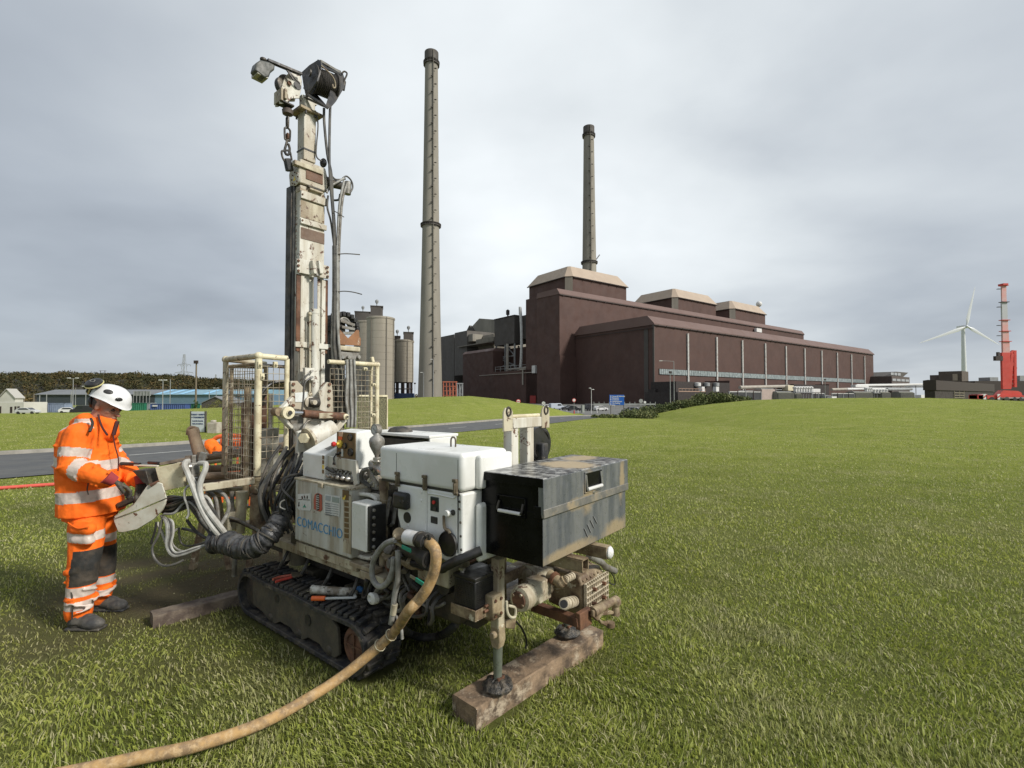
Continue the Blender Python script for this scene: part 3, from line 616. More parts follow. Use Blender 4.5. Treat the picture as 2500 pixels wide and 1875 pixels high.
# chimneys
def chimney(name, label, px, py_top, w_top, px_b, w_bot, H, g='tall concrete chimneys'):
    dtop = None
    Dd = (H-CAMZ)/(-(rayd(px, py_top).z/rayd(px, py_top).y)*-1)
    p = at(px_b, 968, Dd); r1 = w_top/2*Dd/FPX; r0 = w_bot/2*Dd/FPX
    o = thing(name, label, 'chimney', (p.x, p.y, GZ), 0, g); H2 = H-GZ; n = 32
    mb = MB(); prof = []
    for k in range(25):
        t = k/24; r = r1+(r0-r1)*(.62*(1-t)+.38*(1-t)**3.2); prof.append((r, t*H2))
    rad = lambda t: r1+(r0-r1)*(.62*(1-t)+.38*(1-t)**3.2)
    mb.lathe(prof, n=n); mb.build('shaft', chimc, o)
    def ring(t, e, h, m_, nm):
        r = rad(t); q = MB(); q.lathe([(r+.02,t*H2),(r+e,t*H2),(r+e,t*H2+h*.3),(r+e*.9,t*H2+h*.3),(r+.02,t*H2+h*.3)], n=n)
        for z_ in (.65, 1.0): q.lathe([(r+e,t*H2+h*z_-.15),(r+e+.15,t*H2+h*z_-.15),(r+e+.15,t*H2+h*z_),(r+e,t*H2+h*z_)], n=n)
        for i in range(16):
            a_ = i*math.pi/8; q.cyl(((r+e)*math.cos(a_),(r+e)*math.sin(a_),t*H2),((r+e)*math.cos(a_),(r+e)*math.sin(a_),t*H2+h),.12,n=4)
        q.build(nm, m_, o, smooth=False)
    ring(.965, .9, 2.0, greyd, 'gallery'); ring(.50, 1.0, 1.5, greyd, 'gallery')
    mb = MB(); mb.lathe([(r1+.3,H2-4.5),(r1+.4,H2-4),(r1+.4,H2+.4),(r1-1,H2+.9),(r1-1,H2-1)], n=n); mb.build('rim', greyd, o)
    mb = MB(); d = Vector((-p.x, -p.y, 0)).normalized(); side = Vector((d.y, -d.x, 0))
    dd = (d*.96-side*.27).normalized()
    for k in range(90):
        t0, t1 = k/90, (k+1)/90; a_ = dd*(rad(t0)+.5)+Vector((0,0,t0*H2)); b_ = dd*(rad(t1)+.5)+Vector((0,0,t1*H2)); mb.beam(a_, b_, .8, .3, up=(d.y,-d.x,0)) if k % 1 == 0 else None
    mb.build('ladder_cage', mat('ladder_concrete', (.19,.17,.135), .8, var=(.13,.12,.1), vs_=.3), o, smooth=False)
    mb = MB()
    for k in range(3, 44):
        t = k/44.5; s_ = 1 if k % 2 else -1; c_ = dd*(rad(t)+.9)+side*(1.0*s_)+Vector((0,0,t*H2)); mb.cbox(c_, (1.3,.9,.25))
    lp = mb.build('ladder_platform', greyd, o, smooth=False); lp['kind'] = 'stuff'
    return o, p, Dd, rad, H2
c1, p1_, D1, rad1, H21 = chimney('chimney', 'taller concrete chimney standing left of the brown power station', 1047.5, 131, 31, 1050, 60, 205)
c2, p2_, D2, rad2, H22 = chimney('chimney', 'shorter looking concrete chimney rising behind the tan rooftop block', 1433, 312, 25, 1440, 50, 205)
mb = MB(); s_ = Vector((p2_.y, -p2_.x, 0)).normalized(); t = S(1450,628,y=100).z/205*.9; zz = (CAMZ-GZ)+(968-632)/FPX*D2; t = zz/H22; mb.beam(s_*rad2(t)+Vector((0,0,zz)), s_*(rad2(t)+2.6)+Vector((0,0,zz+3.5)), .7,.7); mb.build('bracket', galv, c2, smooth=False)
# silos
def silo(name, label, pxl, pxr, pyt, D, heads, hh=0):
    a_ = at((pxl+pxr)/2, pyt, D); r = (pxr-pxl)/2/FPX*D; o = thing(name, label, 'silo', (a_.x, a_.y, GZ), 0, 'concrete storage silos'); H_ = a_.z-GZ
    mb = MB(); prof = [(r, hh)]
    for k in range(1, 12): prof += [(r, hh+(H_-hh)*k/12-.15), (r-.12, hh+(H_-hh)*k/12), (r, hh+(H_-hh)*k/12+.15)]
    prof += [(r, H_-1), (r+.3, H_-.9), (r+.3, H_), (r-.5, H_+.3)]; mb.lathe(prof, n=36); mb.build('shell', concL, o)
    side = Vector((a_.y, -a_.x, 0)).normalized(); d = Vector((-a_.x, -a_.y, 0)).normalized()
    mb = MB(); 
    for q, ww in ((.32, .35), (-.55, .3), (.85,.25)):
        v = (d*math.cos(q*1.3)+side*math.sin(q*1.3))*(r+.1); mb.cyl(v+Vector((0,0,hh)), v+Vector((0,0,H_)), ww, n=5)
    mb.build('downpipe', mat('stained_joint', (.15,.135,.11), .9), o, smooth=False)
    for (u0, u1, h_) in heads:
        q = MB(); c_ = side*((u0+u1)/2*r); q.T = Matrix.Translation(c_) @ Matrix.Rotation(math.atan2(side.y, side.x), 4, 'Z'); w_ = abs(u1-u0)*r
        q.prism([(-w_/2,-5),(w_/2-1.2,-5),(w_/2,-3.5),(w_/2,5),(-w_/2,5)], 'Z', H_, H_+h_); q.box((-w_/2-.2,-5.3,H_+h_), (w_/2+.2,5.3,H_+h_+.5)); hd = q.build('head_house', greyd, o, smooth=False)
        q = MB(); q.lathe([(.25,H_+h_+.5),(.25,H_+h_+2.2),(1.0,H_+h_+3.4),(1.0,H_+h_+4.4),(.4,H_+h_+5)], c=c_, n=8); q.build('vent', galv, hd)
    if hh:
        q = MB()
        for k in range(10):
            an_ = k*math.pi/5; q.beam((r*.85*math.cos(an_),r*.85*math.sin(an_),0),(r*.85*math.cos(an_),r*.85*math.sin(an_),hh),1,1)
        for z_ in (hh*.33, hh*.66, hh-.4): q.lathe([(r*.9,z_),(r*.95,z_),(r*.95,z_+.5),(r*.9,z_+.5)], n=20)
        q.build('support_leg', seam, o, smooth=False)
    return o
silo('silo', 'shadowed silo partly hidden behind the tallest silo, dark box on top', 866, 962-36, 787, 330, [(-.95,.3,6)])
silo('silo', 'tallest pale silo beside the rig mast, box house with a vent on top', 896.5, 962.5, 777, 290, [(-.72,.15,6)])
o = silo('silo', 'shorter stained silo on an open steel base just left of the tall chimney', 958, 1009.5, 832, 310, [(.05,.97,4.6),(-.8,-.25,2)], 13)
for ch in o.children:
    if ch.name.startswith('head_house'): pass
mb = MB(); p = at(985, 985, 300); mb.box((p.x-7,p.y-3,GZ),(p.x+6,p.y+3,GZ+6)); tag(mb.build('storage_tank', bluet, smooth=False), 'dark blue tank under the silo on the open base', 'tank')
# orange scaffold frame beside the chimney foot
def scaff(name, label, px, py0, py1, wpx, D, m_, nlev=4, nb=3):
    a_ = at(px, py0, D); ww = wpx/FPX*D; b_ = at(px, py1, D); o = thing(name, label, 'scaffold', (a_.x, a_.y, GZ)); H_ = b_.z-GZ; q = MB()
    for i in range(nb+1):
        for yy in (0, 3): q.cyl((i*ww/nb, yy, 0), (i*ww/nb, yy, H_), .22, n=5)
    q.build('upright', m_, o, smooth=False); q = MB()
    for j in range(nlev+1):
        for yy in (0, 3): q.beam((0,yy,H_*j/nlev),(ww,yy,H_*j/nlev),.25,.3)
    for i in range(nb): q.beam((i*ww/nb,0,H_*(i%nlev)/nlev),((i+1)*ww/nb,0,H_*((i%nlev)+1)/nlev),.2,.2)
    q.build('rail', m_, o, smooth=False); q = MB(); q.box((-.3,-.3,H_*.97),(ww+.3,3.3,H_*1.0+.2)); q.build('deck', m_, o, smooth=False)
org = mat('orange_red_steelwork', (.42,.13,.07), .6, var=(.25,.08,.05), vs_=.6)
scaff('scaffold_tower', 'orange steel staircase frame right of the tall chimney foot', 1082, 990, 932, 31, 255, org, 5, 4)
scaff('pipe_bridge', 'grey braced steel frame against the annexe left end', 1116, 990, 936, 12, 240, galv, 2, 2)
# ------------------------------------------------------------ foliage
def leafmat(name, a, b, c):
    m = bpy.data.materials.new(name); m.use_nodes = True; t = m.node_tree; l = t.links.new; p = t.nodes['Principled BSDF']; p.inputs['Roughness'].default_value = .7; p.inputs['Specular IOR Level'].default_value = .2
    at_ = t.nodes.new('ShaderNodeAttribute'); at_.attribute_name = 'rnd'; r = t.nodes.new('ShaderNodeValToRGB'); l(at_.outputs['Fac'], r.inputs[0]); r.color_ramp.elements[0].color = (*a, 1); r.color_ramp.elements[1].color = (*c, 1)
    e_ = r.color_ramp.elements.new(.5); e_.color = (*b, 1); l(r.outputs[0], p.inputs['Base Color']); return m
def leaves(cs, rs, per, size, seed, name, m_, parent=None, sq=1.0):
    """clumps: centres cs, radii rs; per leaf-size quads spread through each clump's shell"""
    g = np.random.default_rng(seed); cs = np.asarray(cs, float); rs = np.asarray(rs, float); n = len(cs)*per
    ci = np.repeat(np.arange(len(cs)), per); d = g.normal(size=(n, 3)); d /= np.linalg.norm(d, axis=1)[:, None]; rad = rs[ci]*(.55+.5*g.random(n)); p = cs[ci]+d*rad[:, None]*np.array([1,1,sq])
    u = g.normal(size=(n, 3)); u /= np.linalg.norm(u, axis=1)[:, None]; v = np.cross(u, d+.3*g.normal(size=(n, 3))); v /= np.linalg.norm(v, axis=1)[:, None]; s_ = size*(.6+.8*g.random(n))[:, None]
    V = np.stack([p-u*s_*.5, p-v*s_*.32, p+u*s_*.55, p+v*s_*.32], 1).reshape(-1, 3); F = np.arange(n*4).reshape(-1, 4)
    base = g.random(len(cs))[ci]*.6+g.random(n)*.4
    o = np_mesh(name, V, F, m_, False, {'rnd': np.repeat(base, 4)}); o.parent = parent; return o
barkm = mat('bark', (.06,.045,.03), .9)
# ------------------------------------------------------------ far wood on the low hill
HILL = [(-900,935),(-300,915),(0,912),(60,909),(115,914),(150,908),(240,913),(300,911),(330,911),(370,915),(400,918),(440,915),(470,918),(487,924),(545,925),(640,929),(760,938),(900,952),(1000,968)]
DH = 420
hx = [((p-1250)/FPX*DH, CAMZ-(q-968)/FPX*DH) for p, q in HILL]
xs = np.linspace(-760, -60, 120); ys = np.linspace(300, 620, 30); XX, YY = np.meshgrid(xs, ys)
HZ = np.interp(XX*DH/np.maximum(YY, DH*.75), [a for a, b in hx], [b for a, b in hx]); ZZ = -2.4+(HZ+2.4-4)*sst((YY-300)/120)
ii = np.arange(XX.size).reshape(XX.shape); ff = np.stack([ii[:-1,:-1], ii[:-1,1:], ii[1:,1:], ii[1:,:-1]], -1).reshape(-1, 4)
struct(np_mesh('hill', np.stack([XX, YY, ZZ-1.0], -1).reshape(-1, 3), ff, mat('dark_hill_soil', (.035,.032,.018), .9), True))
g = np.random.default_rng(5); n = 2600; x_ = -700+g.random(n)*640; y_ = 305+g.random(n)**.8*190
hz = np.interp(x_*DH/np.maximum(y_, DH*.75), [a for a, b in hx], [b for a, b in hx]); z_ = -2.4+(hz+2.4-4)*sst((y_-300)/120)
o = leaves(np.stack([x_, y_, z_+1.2+g.random(n)*1.6], 1), 2.4+2.4*g.random(n), 90, 1.15, 6, 'wood', leafmat('far_wood_leaves', (.020,.026,.009), (.055,.052,.02), (.14,.095,.035)), sq=.75)
tag(o, 'dark autumn wood covering the low hill on the left skyline', 'wood', kind='stuff')

# ------------------------------------------------------------ left middle distance
def bgbox(mb, px0, px1, pyt, D, dep, zb=None, pyb=None):
    a_ = at(px0, pyt, D); b_ = at(px1, pyt, D); z0 = GZ-.6 if pyb is None else at(px0, pyb, D).z; mb.box((a_.x, D, z0), (b_.x, D+dep, a_.z)); return a_, b_
def lean_building(name, label, cat='building'): return thing(name, label, cat, (0,0,0))
navy = mat('navy_sheet_cladding', (.035,.045,.055), .6, var=(.05,.06,.07), vs_=.15); ribbed(navy, .8)
bclad = mat('pale_blue_cladding', (.12,.20,.27), .5, var=(.10,.165,.22), vs_=.15); ribbed(bclad, .8)
slate = mat('grey_sheet_roof', (.17,.18,.19), .6, var=(.13,.135,.14), vs_=.1); bluer = mat('faded_blue_roof', (.20,.34,.42), .5, var=(.15,.26,.33), vs_=.12); skyl = mat('blue_rooflight', (.25,.52,.75), .3)
offw = mat('off_white_render', (.55,.54,.49), .8, var=(.42,.41,.37), vs_=.3)
D = 230
wh = thing('warehouse', 'long low warehouse with a grey roof turning blue to its right, below the wood', 'warehouse', (0,0,0))
a_, b_, c_ = at(90,964,D), at(378,964,D), at(640,965,D); t_ = at(97,951,D+8)
mb = MB(); mb.box((a_.x,D,GZ-.5),(b_.x,D+26,a_.z)); mb.build('dark_wall', navy, wh, smooth=False)
mb = MB(); mb.box((b_.x,D+.1,GZ-.5),(c_.x,D+26,a_.z)); mb.build('blue_wall', bclad, wh, smooth=False)
zt_ = t_.z
for nm, x0, x1, m_ in (('grey_roof', a_.x-.6, b_.x, slate), ('blue_roof', b_.x, c_.x, bluer)):
    mb = MB(); mb.prism([(D-.8,a_.z),(D-.8,a_.z+.25),(D+10,zt_),(D+22,zt_),(D+27,a_.z)], 'X', x0, x1); r__ = mb.build(nm, m_, wh, smooth=False)
    if nm == 'blue_roof':
        for px in (380, 410, 437, 496):
            xx = at(px,960,D).x; mb = MB(); k = .12; mb.add([(xx,D-.7,a_.z+.25+k),(xx+2.3,D-.7,a_.z+.25+k),(xx+3.0+.4,D+9.6,zt_+k-.08),(xx+.6,D+9.6,zt_+k-.08)],[(0,1,2,3)]); mb.build('rooflight', skyl, r__, smooth=False)
mb = MB(); a2 = at(327,965,D-2); mb.box((a2.x,D-2,2.0),(a2.x+7.6,D-1.6,4.2))
for i in range(6): mb.cyl((a2.x+i*1.5,D-2.3,-2),(a2.x+i*1.5,D-2.3,4.4),.12,n=5)
mb.build('canopy', galv, wh, smooth=False)
wb_ = thing('white_gabled_building', 'white gabled building at the left edge below the wood', 'building', (0,0,0)); D = 130
mb = MB(); g0 = at(-40,975,D); g1 = at(37,972,D); gp = at(18,952,D); mb.prism([(at(-1,972,D).x,GZ-.5),(g1.x,GZ-.5),(g1.x,g1.z),(gp.x,gp.z),(at(-1,972,D).x,g1.z)], 'Y', D, D+2.2); mb.build('wall', offw, wb_, smooth=False)
mb = MB(); e0 = at(-1,972,D).x; mb.plate([(e0-.3,D-.3,g1.z-.1),(gp.x,D-.3,gp.z+.15),(gp.x,D+2.4,gp.z+.15),(e0-.3,D+2.4,g1.z-.1)], .2, (0,0,1)); mb.plate([(gp.x,D-.3,gp.z+.15),(g1.x+.3,D-.3,g1.z-.1),(g1.x+.3,D+2.4,g1.z-.1),(gp.x,D+2.4,gp.z+.15)], .2, (0,0,1)); mb.build('roof', mat('grey_white_roof',(.38,.37,.34),.8), wb_, smooth=False)
D = 118
of = thing('site_cabin', 'white site cabin with dark window openings below the gabled building', 'cabin', (0,0,0))
mb = MB(); bgbox(mb,-60,58,982,D,6); mb.build('body', offw, of, smooth=False); mb = MB(); 
for (x0,x1,y0,y1) in ((-4,3,992,1009),(25,30,993,1008),(36,40,992,1006),(43,48,992,1006)):
    a_ = at(x0,y0,D); b_ = at(x1,y1,D); q = MB(); q.box((a_.x,D-.05,b_.z),(b_.x,D+.1,a_.z)); q.build('window', seam, of, smooth=False)
cw = thing('boundary_wall', 'low pale wall between the white cabin and the blue container', 'wall', (0,0,0)); mb = MB(); bgbox(mb,58,86,986,D+4,1.0); mb.build('wall', offw, cw, smooth=False); mb = MB(); a_ = at(58,986,D+4); b_ = at(86,986,D+4); mb.box((a_.x,D+3.8,a_.z),(b_.x,D+5.2,a_.z+.25)); mb.build('coping', greyd, cw, smooth=False)
def container(label, px0, px1, pyt, D, col, g_='shipping containers along the far lawn edge'):
    a_ = at(px0,pyt,D); b_ = at(px1,pyt,D); o = thing('shipping_container', label, 'container', ((a_.x+b_.x)/2, D, 0), 0, g_); L_ = (b_.x-a_.x)/2; zb = GZ; q = MB(); m_ = mat('container_'+g_[:2]+str(px0), col, .55, var=tuple(c*.6 for c in col), vs_=.8); k = int(L_*2/.5)
    pts = []
    for i in range(k): x = -L_+.15+i*(2*L_-.3)/k; s_ = (2*L_-.3)/k; pts += [(x,0),(x+s_*.35,0),(x+s_*.5,.09),(x+s_*.85,.09)]
    pts += [(L_-.15,0),(L_-.15,2.4),(-L_+.15,2.4)]
    q.prism(pts, 'Z', zb+.2, a_.z-.1); q.build('body', m_, o, smooth=False); q = MB(); q.box((-L_,-.06,a_.z-.12),(L_,2.44,a_.z)); q.box((-L_,-.06,zb),(L_,2.44,zb+.18))
    for s_ in (-1,1): q.box((s_*L_-.08*(s_+1),-.06,zb),(s_*L_+.08*(1-s_),.1,a_.z))
    q.build('frame', m_, o, smooth=False); return o
container('pale blue grey corrugated container behind the white wall', 86, 158, 984.5, 125, (.22,.27,.38))
container('green container right of the helmet', 312, 352, 984, 128, (.02,.16,.09))
container('pale grey container between the green and blue containers', 353, 366, 984, 129, (.32,.34,.36))
container('dark blue container with a white plate left of the ivy lamp post', 367, 452, 986, 127, (.05,.09,.24))
container('dark green container at the foot of the ivy covered lamp post', 452, 476, 985.5, 130, (.015,.10,.06))
def plate_sign(px0,px1,py0,py1,D,m_,nm,label,cat):
    a_ = at(px0,py0,D); b_ = at(px1,py1,D); q = MB(); q.box((a_.x,D,b_.z),(b_.x,D+.06,a_.z)); return tag(q.build(nm, m_, smooth=False), label, cat)
plate_sign(372,384,989,992.5,126.7,wht,'white_plate','small white plate fixed on the dark blue container','plate')
# lamp posts
def lamp(name, label, px, pyt, pyb, D, kind='T', arm=1.2, r=.09, m_=None, g_=None, z0=None):
    a_ = at(px, pyt, D); zg = gz(a_.x, D) if z0 is None else z0; o = thing(name, label, 'lamp post', (a_.x, D, zg), 0, g_); H_ = a_.z-zg; q = MB(); q.cyl((0,0,-.3),(0,0,H_),r*1.25,r*.8,n=8); q.build('post', m_ or galv, o)
    q = MB()
    if kind == 'T': q.beam((-arm,0,H_),(arm,0,H_),r,r); heads = [(-arm,0,H_+.1),(arm*.8,0,H_+.1)]
    elif kind == 'L': q.beam((0,0,H_),(-arm,0,H_+.15),r,r); heads = [(-arm,0,H_+.1)]
    else: heads = [(0,-.1,H_)]
    if kind in 'TL': q.build('arm', m_ or galv, o)
    for h_ in heads: q = MB(); q.cbox(h_, (.75 if kind != 'F' else .6,.3,.18 if kind != 'F' else .5)); q.build('lamp_head', wht if kind != 'F' else seam, o, bevel=.03)
    return o
GL = 'lamp posts of the yard left of the rig'
lamp('lamp_post', 'tall twin-head lamp post behind the helmeted worker', 179, 924, 985, 120, g_=GL, arm=1.1)
lamp('lamp_post', 'slim twin-head lamp post in front of the blue part of the warehouse', 398, 929, 1000, 110, g_=GL, arm=.6)
lamp('lamp_post', 'short twin-head lamp post just above the ear defenders', 210, 944, 985, 150, g_=GL, arm=.8)
lamp('lamp_post', 'single square floodlight post right of the tallest yard lamp post', 185, 942, 985, 118, 'F', g_=GL, r=.06)
lamp('lamp_post', 'distant twin-head lamp post above the blue roof right of the ivy post', 528, 948, 985, 180, g_=GL, arm=.8)
iv = lamp('lamp_post', 'wooden lamp post with ivy round its foot and a square floodlight on top', 479.5, 884, 992, 78, 'F', r=.13, m_=mat('weathered_pole', (.16,.13,.09), .9))
g = np.random.default_rng(3); cs = [(0+.12*g.normal(), .1*g.normal(), .3+.13*i) for i in range(16)]; leaves(cs, [.22]*16, 60, .13, 4, 'ivy', leafmat('ivy_leaves', (.01,.03,.01), (.03,.07,.02), (.06,.11,.03)), iv)
for i, (px, pyt) in enumerate(((35,952),(39,962),(60,967),(83,961),(97,965),(114,962),(174,955),(416,926),(511,955))):
    a_ = at(px, pyt, 140+i*6); q = MB(); q.cyl((0,0,GZ),(0,0,a_.z),.22 if i < 4 else .12,.12,n=6); o = q.build('pole', galv if i > 3 else mat('weathered_pole', (.16,.13,.09), .9), None, loc=(a_.x, a_.y, 0)); tag(o, ['leaning wooden pole above the white gabled roof','short wooden pole at the white gable eave','wooden pole with a crossbar left of the warehouse','wooden pole at the warehouse left corner','thin pole on the warehouse front near its left corner','second thin pole along the dark warehouse front','thin pole beside the tall twin-head lamp post','thin pole left of the slim lamp post by the blue roof','thin dark pole right of the ivy lamp post'][i], 'pole')
# pylons
def pylon(label, px, pyt, D, wpx, H_, s_):
    a_ = at(px, pyt, D); o = thing('electricity_pylon', label, 'pylon', (a_.x, D, a_.z-H_)); q = MB(); b0, b1 = H_*.085, H_*.015
    def c_(t, i, j): w_ = (b0*(1-t)**1.3+b1)*1.0; return Vector((i*w_, j*w_, t*H_))
    k = 9
    for i in (-1,1):
        for j in (-1,1):
            for n_ in range(k): q.beam(c_(n_/k,i,j), c_((n_+1)/k,i,j), s_, s_)
    for n_ in range(k):
        q.beam(c_(n_/k,-1,-1), c_((n_+1)/k,1,-1), s_*.7, s_*.7); q.beam(c_(n_/k,1,-1), c_((n_+1)/k,-1,-1), s_*.7, s_*.7)
    q.build('lattice', galv, o, smooth=False)
    for t, w_ in ((.55,.22),(.74,.16)):
        q = MB(); z_ = t*H_; ww = w_*H_
        q.beam((-ww,0,z_),(ww,0,z_),s_,s_); q.beam((-ww,0,z_),(0,0,z_+H_*.04),s_,s_); q.beam((ww,0,z_),(0,0,z_+H_*.04),s_,s_)
        for x in (-ww,ww,-ww*.5,ww*.5): q.beam((x,0,z_),(x,0,z_-H_*.035),s_,s_)
        q.build('crossarm', galv, o, smooth=False)
pylon('lattice electricity pylon rising above the wooded skyline', 450, 865, 900, 40, 75, .45)
pylon('tiny distant pylon on the skyline just left of the mesh cage', 527, 914, 1800, 6, 70, .6)
o = thing('power_line_pole', 'twin wooden power line poles with a crossbar on the wood skyline', 'pole', tuple(at(256,913,500))); q = MB(); 
q.beam((0,0,-6),(-0,0,3.5),.4,.4); q.build('post', barkm, o, smooth=False); q = MB(); q.beam((-4.5,0,-6),(-4.5,0,3.5),.4,.4); q.build('post', barkm, o, smooth=False); q = MB(); q.beam((-6,0,3.2),(1.5,0,3.2),.3,.3); q.build('crossbar', barkm, o, smooth=False)
# hedge bits by the lamp post
g = np.random.default_rng(12); hd = thing('shrub', 'yellow green scrub right of the ivy lamp post in front of the grey gable', 'shrub', (0,0,0)); cs = []; rs = []
for i in range(70):
    px = 487+g.random()*90; D = 74+g.random()*3; p = at(px,990,D); z0 = gz(p.x,D); hh = 2.1*np.interp(px,[487,530,580],[.25,1.0,.7])*g.random(); cs.append((p.x,D,z0+hh)); rs.append(.35+.2*g.random())
leaves(cs, rs, 60, .16, 2, 'foliage', leafmat('scrub_leaves', (.05,.06,.02), (.13,.13,.04), (.24,.21,.08)), hd)
sh = thing('grey_gabled_shed', 'small grey gabled shed right of the ivy lamp post', 'shed', (0,0,0)); D = 130; e0, e1, ap = at(492,985,D), at(560,985,D), at(526,970,D)
mb = MB(); mb.prism([(e0.x,GZ),(e1.x,GZ),(e1.x,e0.z),(ap.x,ap.z),(e0.x,e0.z)],'Y',D,D+8); mb.build('wall', greyd, sh, smooth=False); mb = MB(); mb.plate([(e0.x,D-.3,e0.z),(ap.x,D-.3,ap.z+.1),(ap.x,D+8,ap.z+.1),(e0.x,D+8,e0.z)],.2,(0,0,1)); mb.plate([(ap.x,D-.3,ap.z+.1),(e1.x,D-.3,e0.z),(e1.x,D+8,e0.z),(ap.x,D+8,ap.z+.1)],.2,(0,0,1)); mb.build('roof', slate, sh, smooth=False)

# ------------------------------------------------------------ vehicles
carw = mat('car_tyre', (.02,.02,.02), .7)
def car(label, px, py, D, yaw, col, kind='car', name='parked_car', cat='car', zoff=0):
    p = at(px, py, D); zg = gz(p.x, D); o = thing(name, label, cat, (p.x, D, zg), yaw, 'vehicles in the distant car park'); m_ = mat('paint_%s' % '_'.join('%d' % (c*100) for c in col), col, .3, spec=.6)
    if kind == 'van': prof = [(-2.4,.35),(-2.42,1.85),(-2.3,1.98),(.9,1.98),(1.45,1.25),(2.2,1.05),(2.4,.8),(2.4,.35)]; win = [(-.2,1.25),(-.2,1.75),(.8,1.75),(1.2,1.25)]; W_ = .88
    else: prof = [(-2.05,.3),(-2.1,.85),(-1.9,1.02),(-1.25,1.42),(.3,1.45),(.95,1.0),(1.9,.82),(2.1,.6),(2.1,.3)]; win = [(-1.5,1.0),(-1.1,1.33),(.25,1.36),(.75,1.0)]; W_ = .85
    q = MB(); q.prism(prof, 'Y', -W_, W_); q.build('body', m_, o, bevel=.08)
    for s_ in (-1,1):
        q = MB(); q.prism(win, 'Y', s_*(W_-.02), s_*(W_+.012)); q.build('window', M['glass'], o, smooth=False)
    q = MB(); a_, b_ = (prof[3], prof[4]) if kind == 'van' else (prof[4], prof[5]); q.plate([(a_[0]+.04,-W_+.1,a_[1]-.04),(b_[0]+.02,-W_+.1,b_[1]),(b_[0]+.02,W_-.1,b_[1]),(a_[0]+.04,W_-.1,a_[1]-.04)], .03, (.5,0,.8)); q.build('windscreen', M['glass'], o, smooth=False)
    for x in (-1.35,1.35):
        for s_ in (-1,1): q = MB(); q.cyl((x,s_*(W_-.2),.32),(x,s_*(W_+.02),.32),.32,n=14); q.build('wheel', carw, o)
    return o
car('silver van parked left of the red roundel sign', 1360, 998, 150, 20, (.42,.46,.52), 'van', 'parked_van', 'van')
car('dark estate car behind the red roundel sign', 1386, 999, 150, 200, (.02,.02,.025))
car('black car between the roundel sign and the grey cabinet', 1401, 1000, 140, 15, (.015,.015,.018))
car('white car at the left end of the parked row below the mound', 1338, 993, 165, 20, (.6,.6,.58))
car('dark van behind the twin-head lamp post', 1437, 999, 140, 100, (.03,.03,.035), 'van', 'parked_van', 'van')
car('white and black car right of the twin-head lamp post', 1466, 999, 138, 25, (.55,.55,.55))
car('dark blue car half hidden behind the bush top left', 1540, 999, 120, 190, (.05,.06,.09))
car('grey car at the far left yard behind the white wall', 68, 1006, 112, 10, (.45,.46,.46))
car('dark van with bonnet up seen over the worker shoulder', 205, 1004, 112, 190, (.02,.022,.025), 'van', 'parked_van', 'van')
car('white car beside the blue car on the far left yard', 172, 1001, 118, 20, (.6,.6,.6))
# ------------------------------------------------------------ road signs, posts, cabinet
def roundel(label, px, pyc, rpx, D, face, m2=None, bar=False):
    p = at(px, pyc, D); zg = gz(p.x, D); o = thing('road_sign', label, 'road sign', (p.x, D, zg)); r = rpx/FPX*D; h_ = p.z-zg; q = MB(); q.cyl((0,.04,-.2),(0,.04,h_+r*.6),.04,n=6); q.build('post', galv, o); q = MB(); q.cyl((0,0,h_),(0,-.03,h_),r,n=20); q.build('disc', face, o)
    if m2: q = MB(); q.cyl((0,-.032,h_),(0,-.04,h_),r*.74,n=20); q.build('disc_centre', m2, o)
    return o, h_, r
redp = mat('sign_red', (.5,.02,.02), .5); whp = mat('sign_white', (.65,.65,.65), .5); bkp = mat('sign_black', (.02,.02,.02), .5)
o, h_, r = roundel('white round sign with a black number on the right foot of the mound', 1327, 984.5, 5.6, 62, bkp, whp); text_mesh('15', r*1.0, o, bkp, textM((0,-.045,h_), (1,0,0)), .003, 'number')
o, h_, r = roundel('round red and white sign peeping over the mound crest', 1265.5, 980, 5.5, 68, redp, whp); q = MB(); q.cbox((0,-.045,h_), (r*1.2,.01,r*.3)); q.build('bar', redp, o, smooth=False)
o, h_, r = roundel('narrow red roundel on a red and white post in the car park', 1401.5, 977, 4.6, 85, redp, whp); q = MB(); q.cyl((0,0,.1),(0,0,.9),.09,n=8); q.build('post_band', redp, o)
roundel('grey back of a round sign above the bush left end', 1565, 979, 5, 90, galv); roundel('white oval sign right of the grey round sign back', 1574.5, 982, 3, 88, whp)
p = gt(1423,1008); D = p.y; o = thing('utility_cabinet', 'grey green utility cabinet between the parked cars and lamp post', 'cabinet', (p.x, D, p.z), 25); hh = 19/FPX*D; q = MB(); q.box((-.35,-.25,-.05),(.35,.25,hh)); q.build('body', mat('cabinet_green', (.17,.19,.16), .6), o, bevel=.02); q = MB(); q.box((-.3,-.275,.1),(-.01,-.252,hh-.1)); q.build('door', mat('cabinet_green2', (.26,.28,.25), .6), o); q = MB(); q.box((.01,-.275,.1),(.3,-.252,hh-.1)); q.build('door', mat('cabinet_green2', (.26,.28,.25), .6), o)
p = gt(1444,1010); o = thing('lamp_post', 'white twin-head lamp post in front of the turbine hall gable', 'lamp post', (p.x, p.y, p.z)); H_ = at(1443,950,p.y).z-p.z; q = MB(); q.cyl((0,0,-.2),(0,0,H_),.07,.05,n=8); q.build('post', wht, o)
for dx, dz in ((-.32,.22),(.38,-.1)): q = MB(); q.ell((dx,0,H_+dz),(.32,.14,.09)); q.beam((0,0,H_-.05),(dx*.6,0,H_+dz),.05,.05); q.build('lamp_head', wht, o)
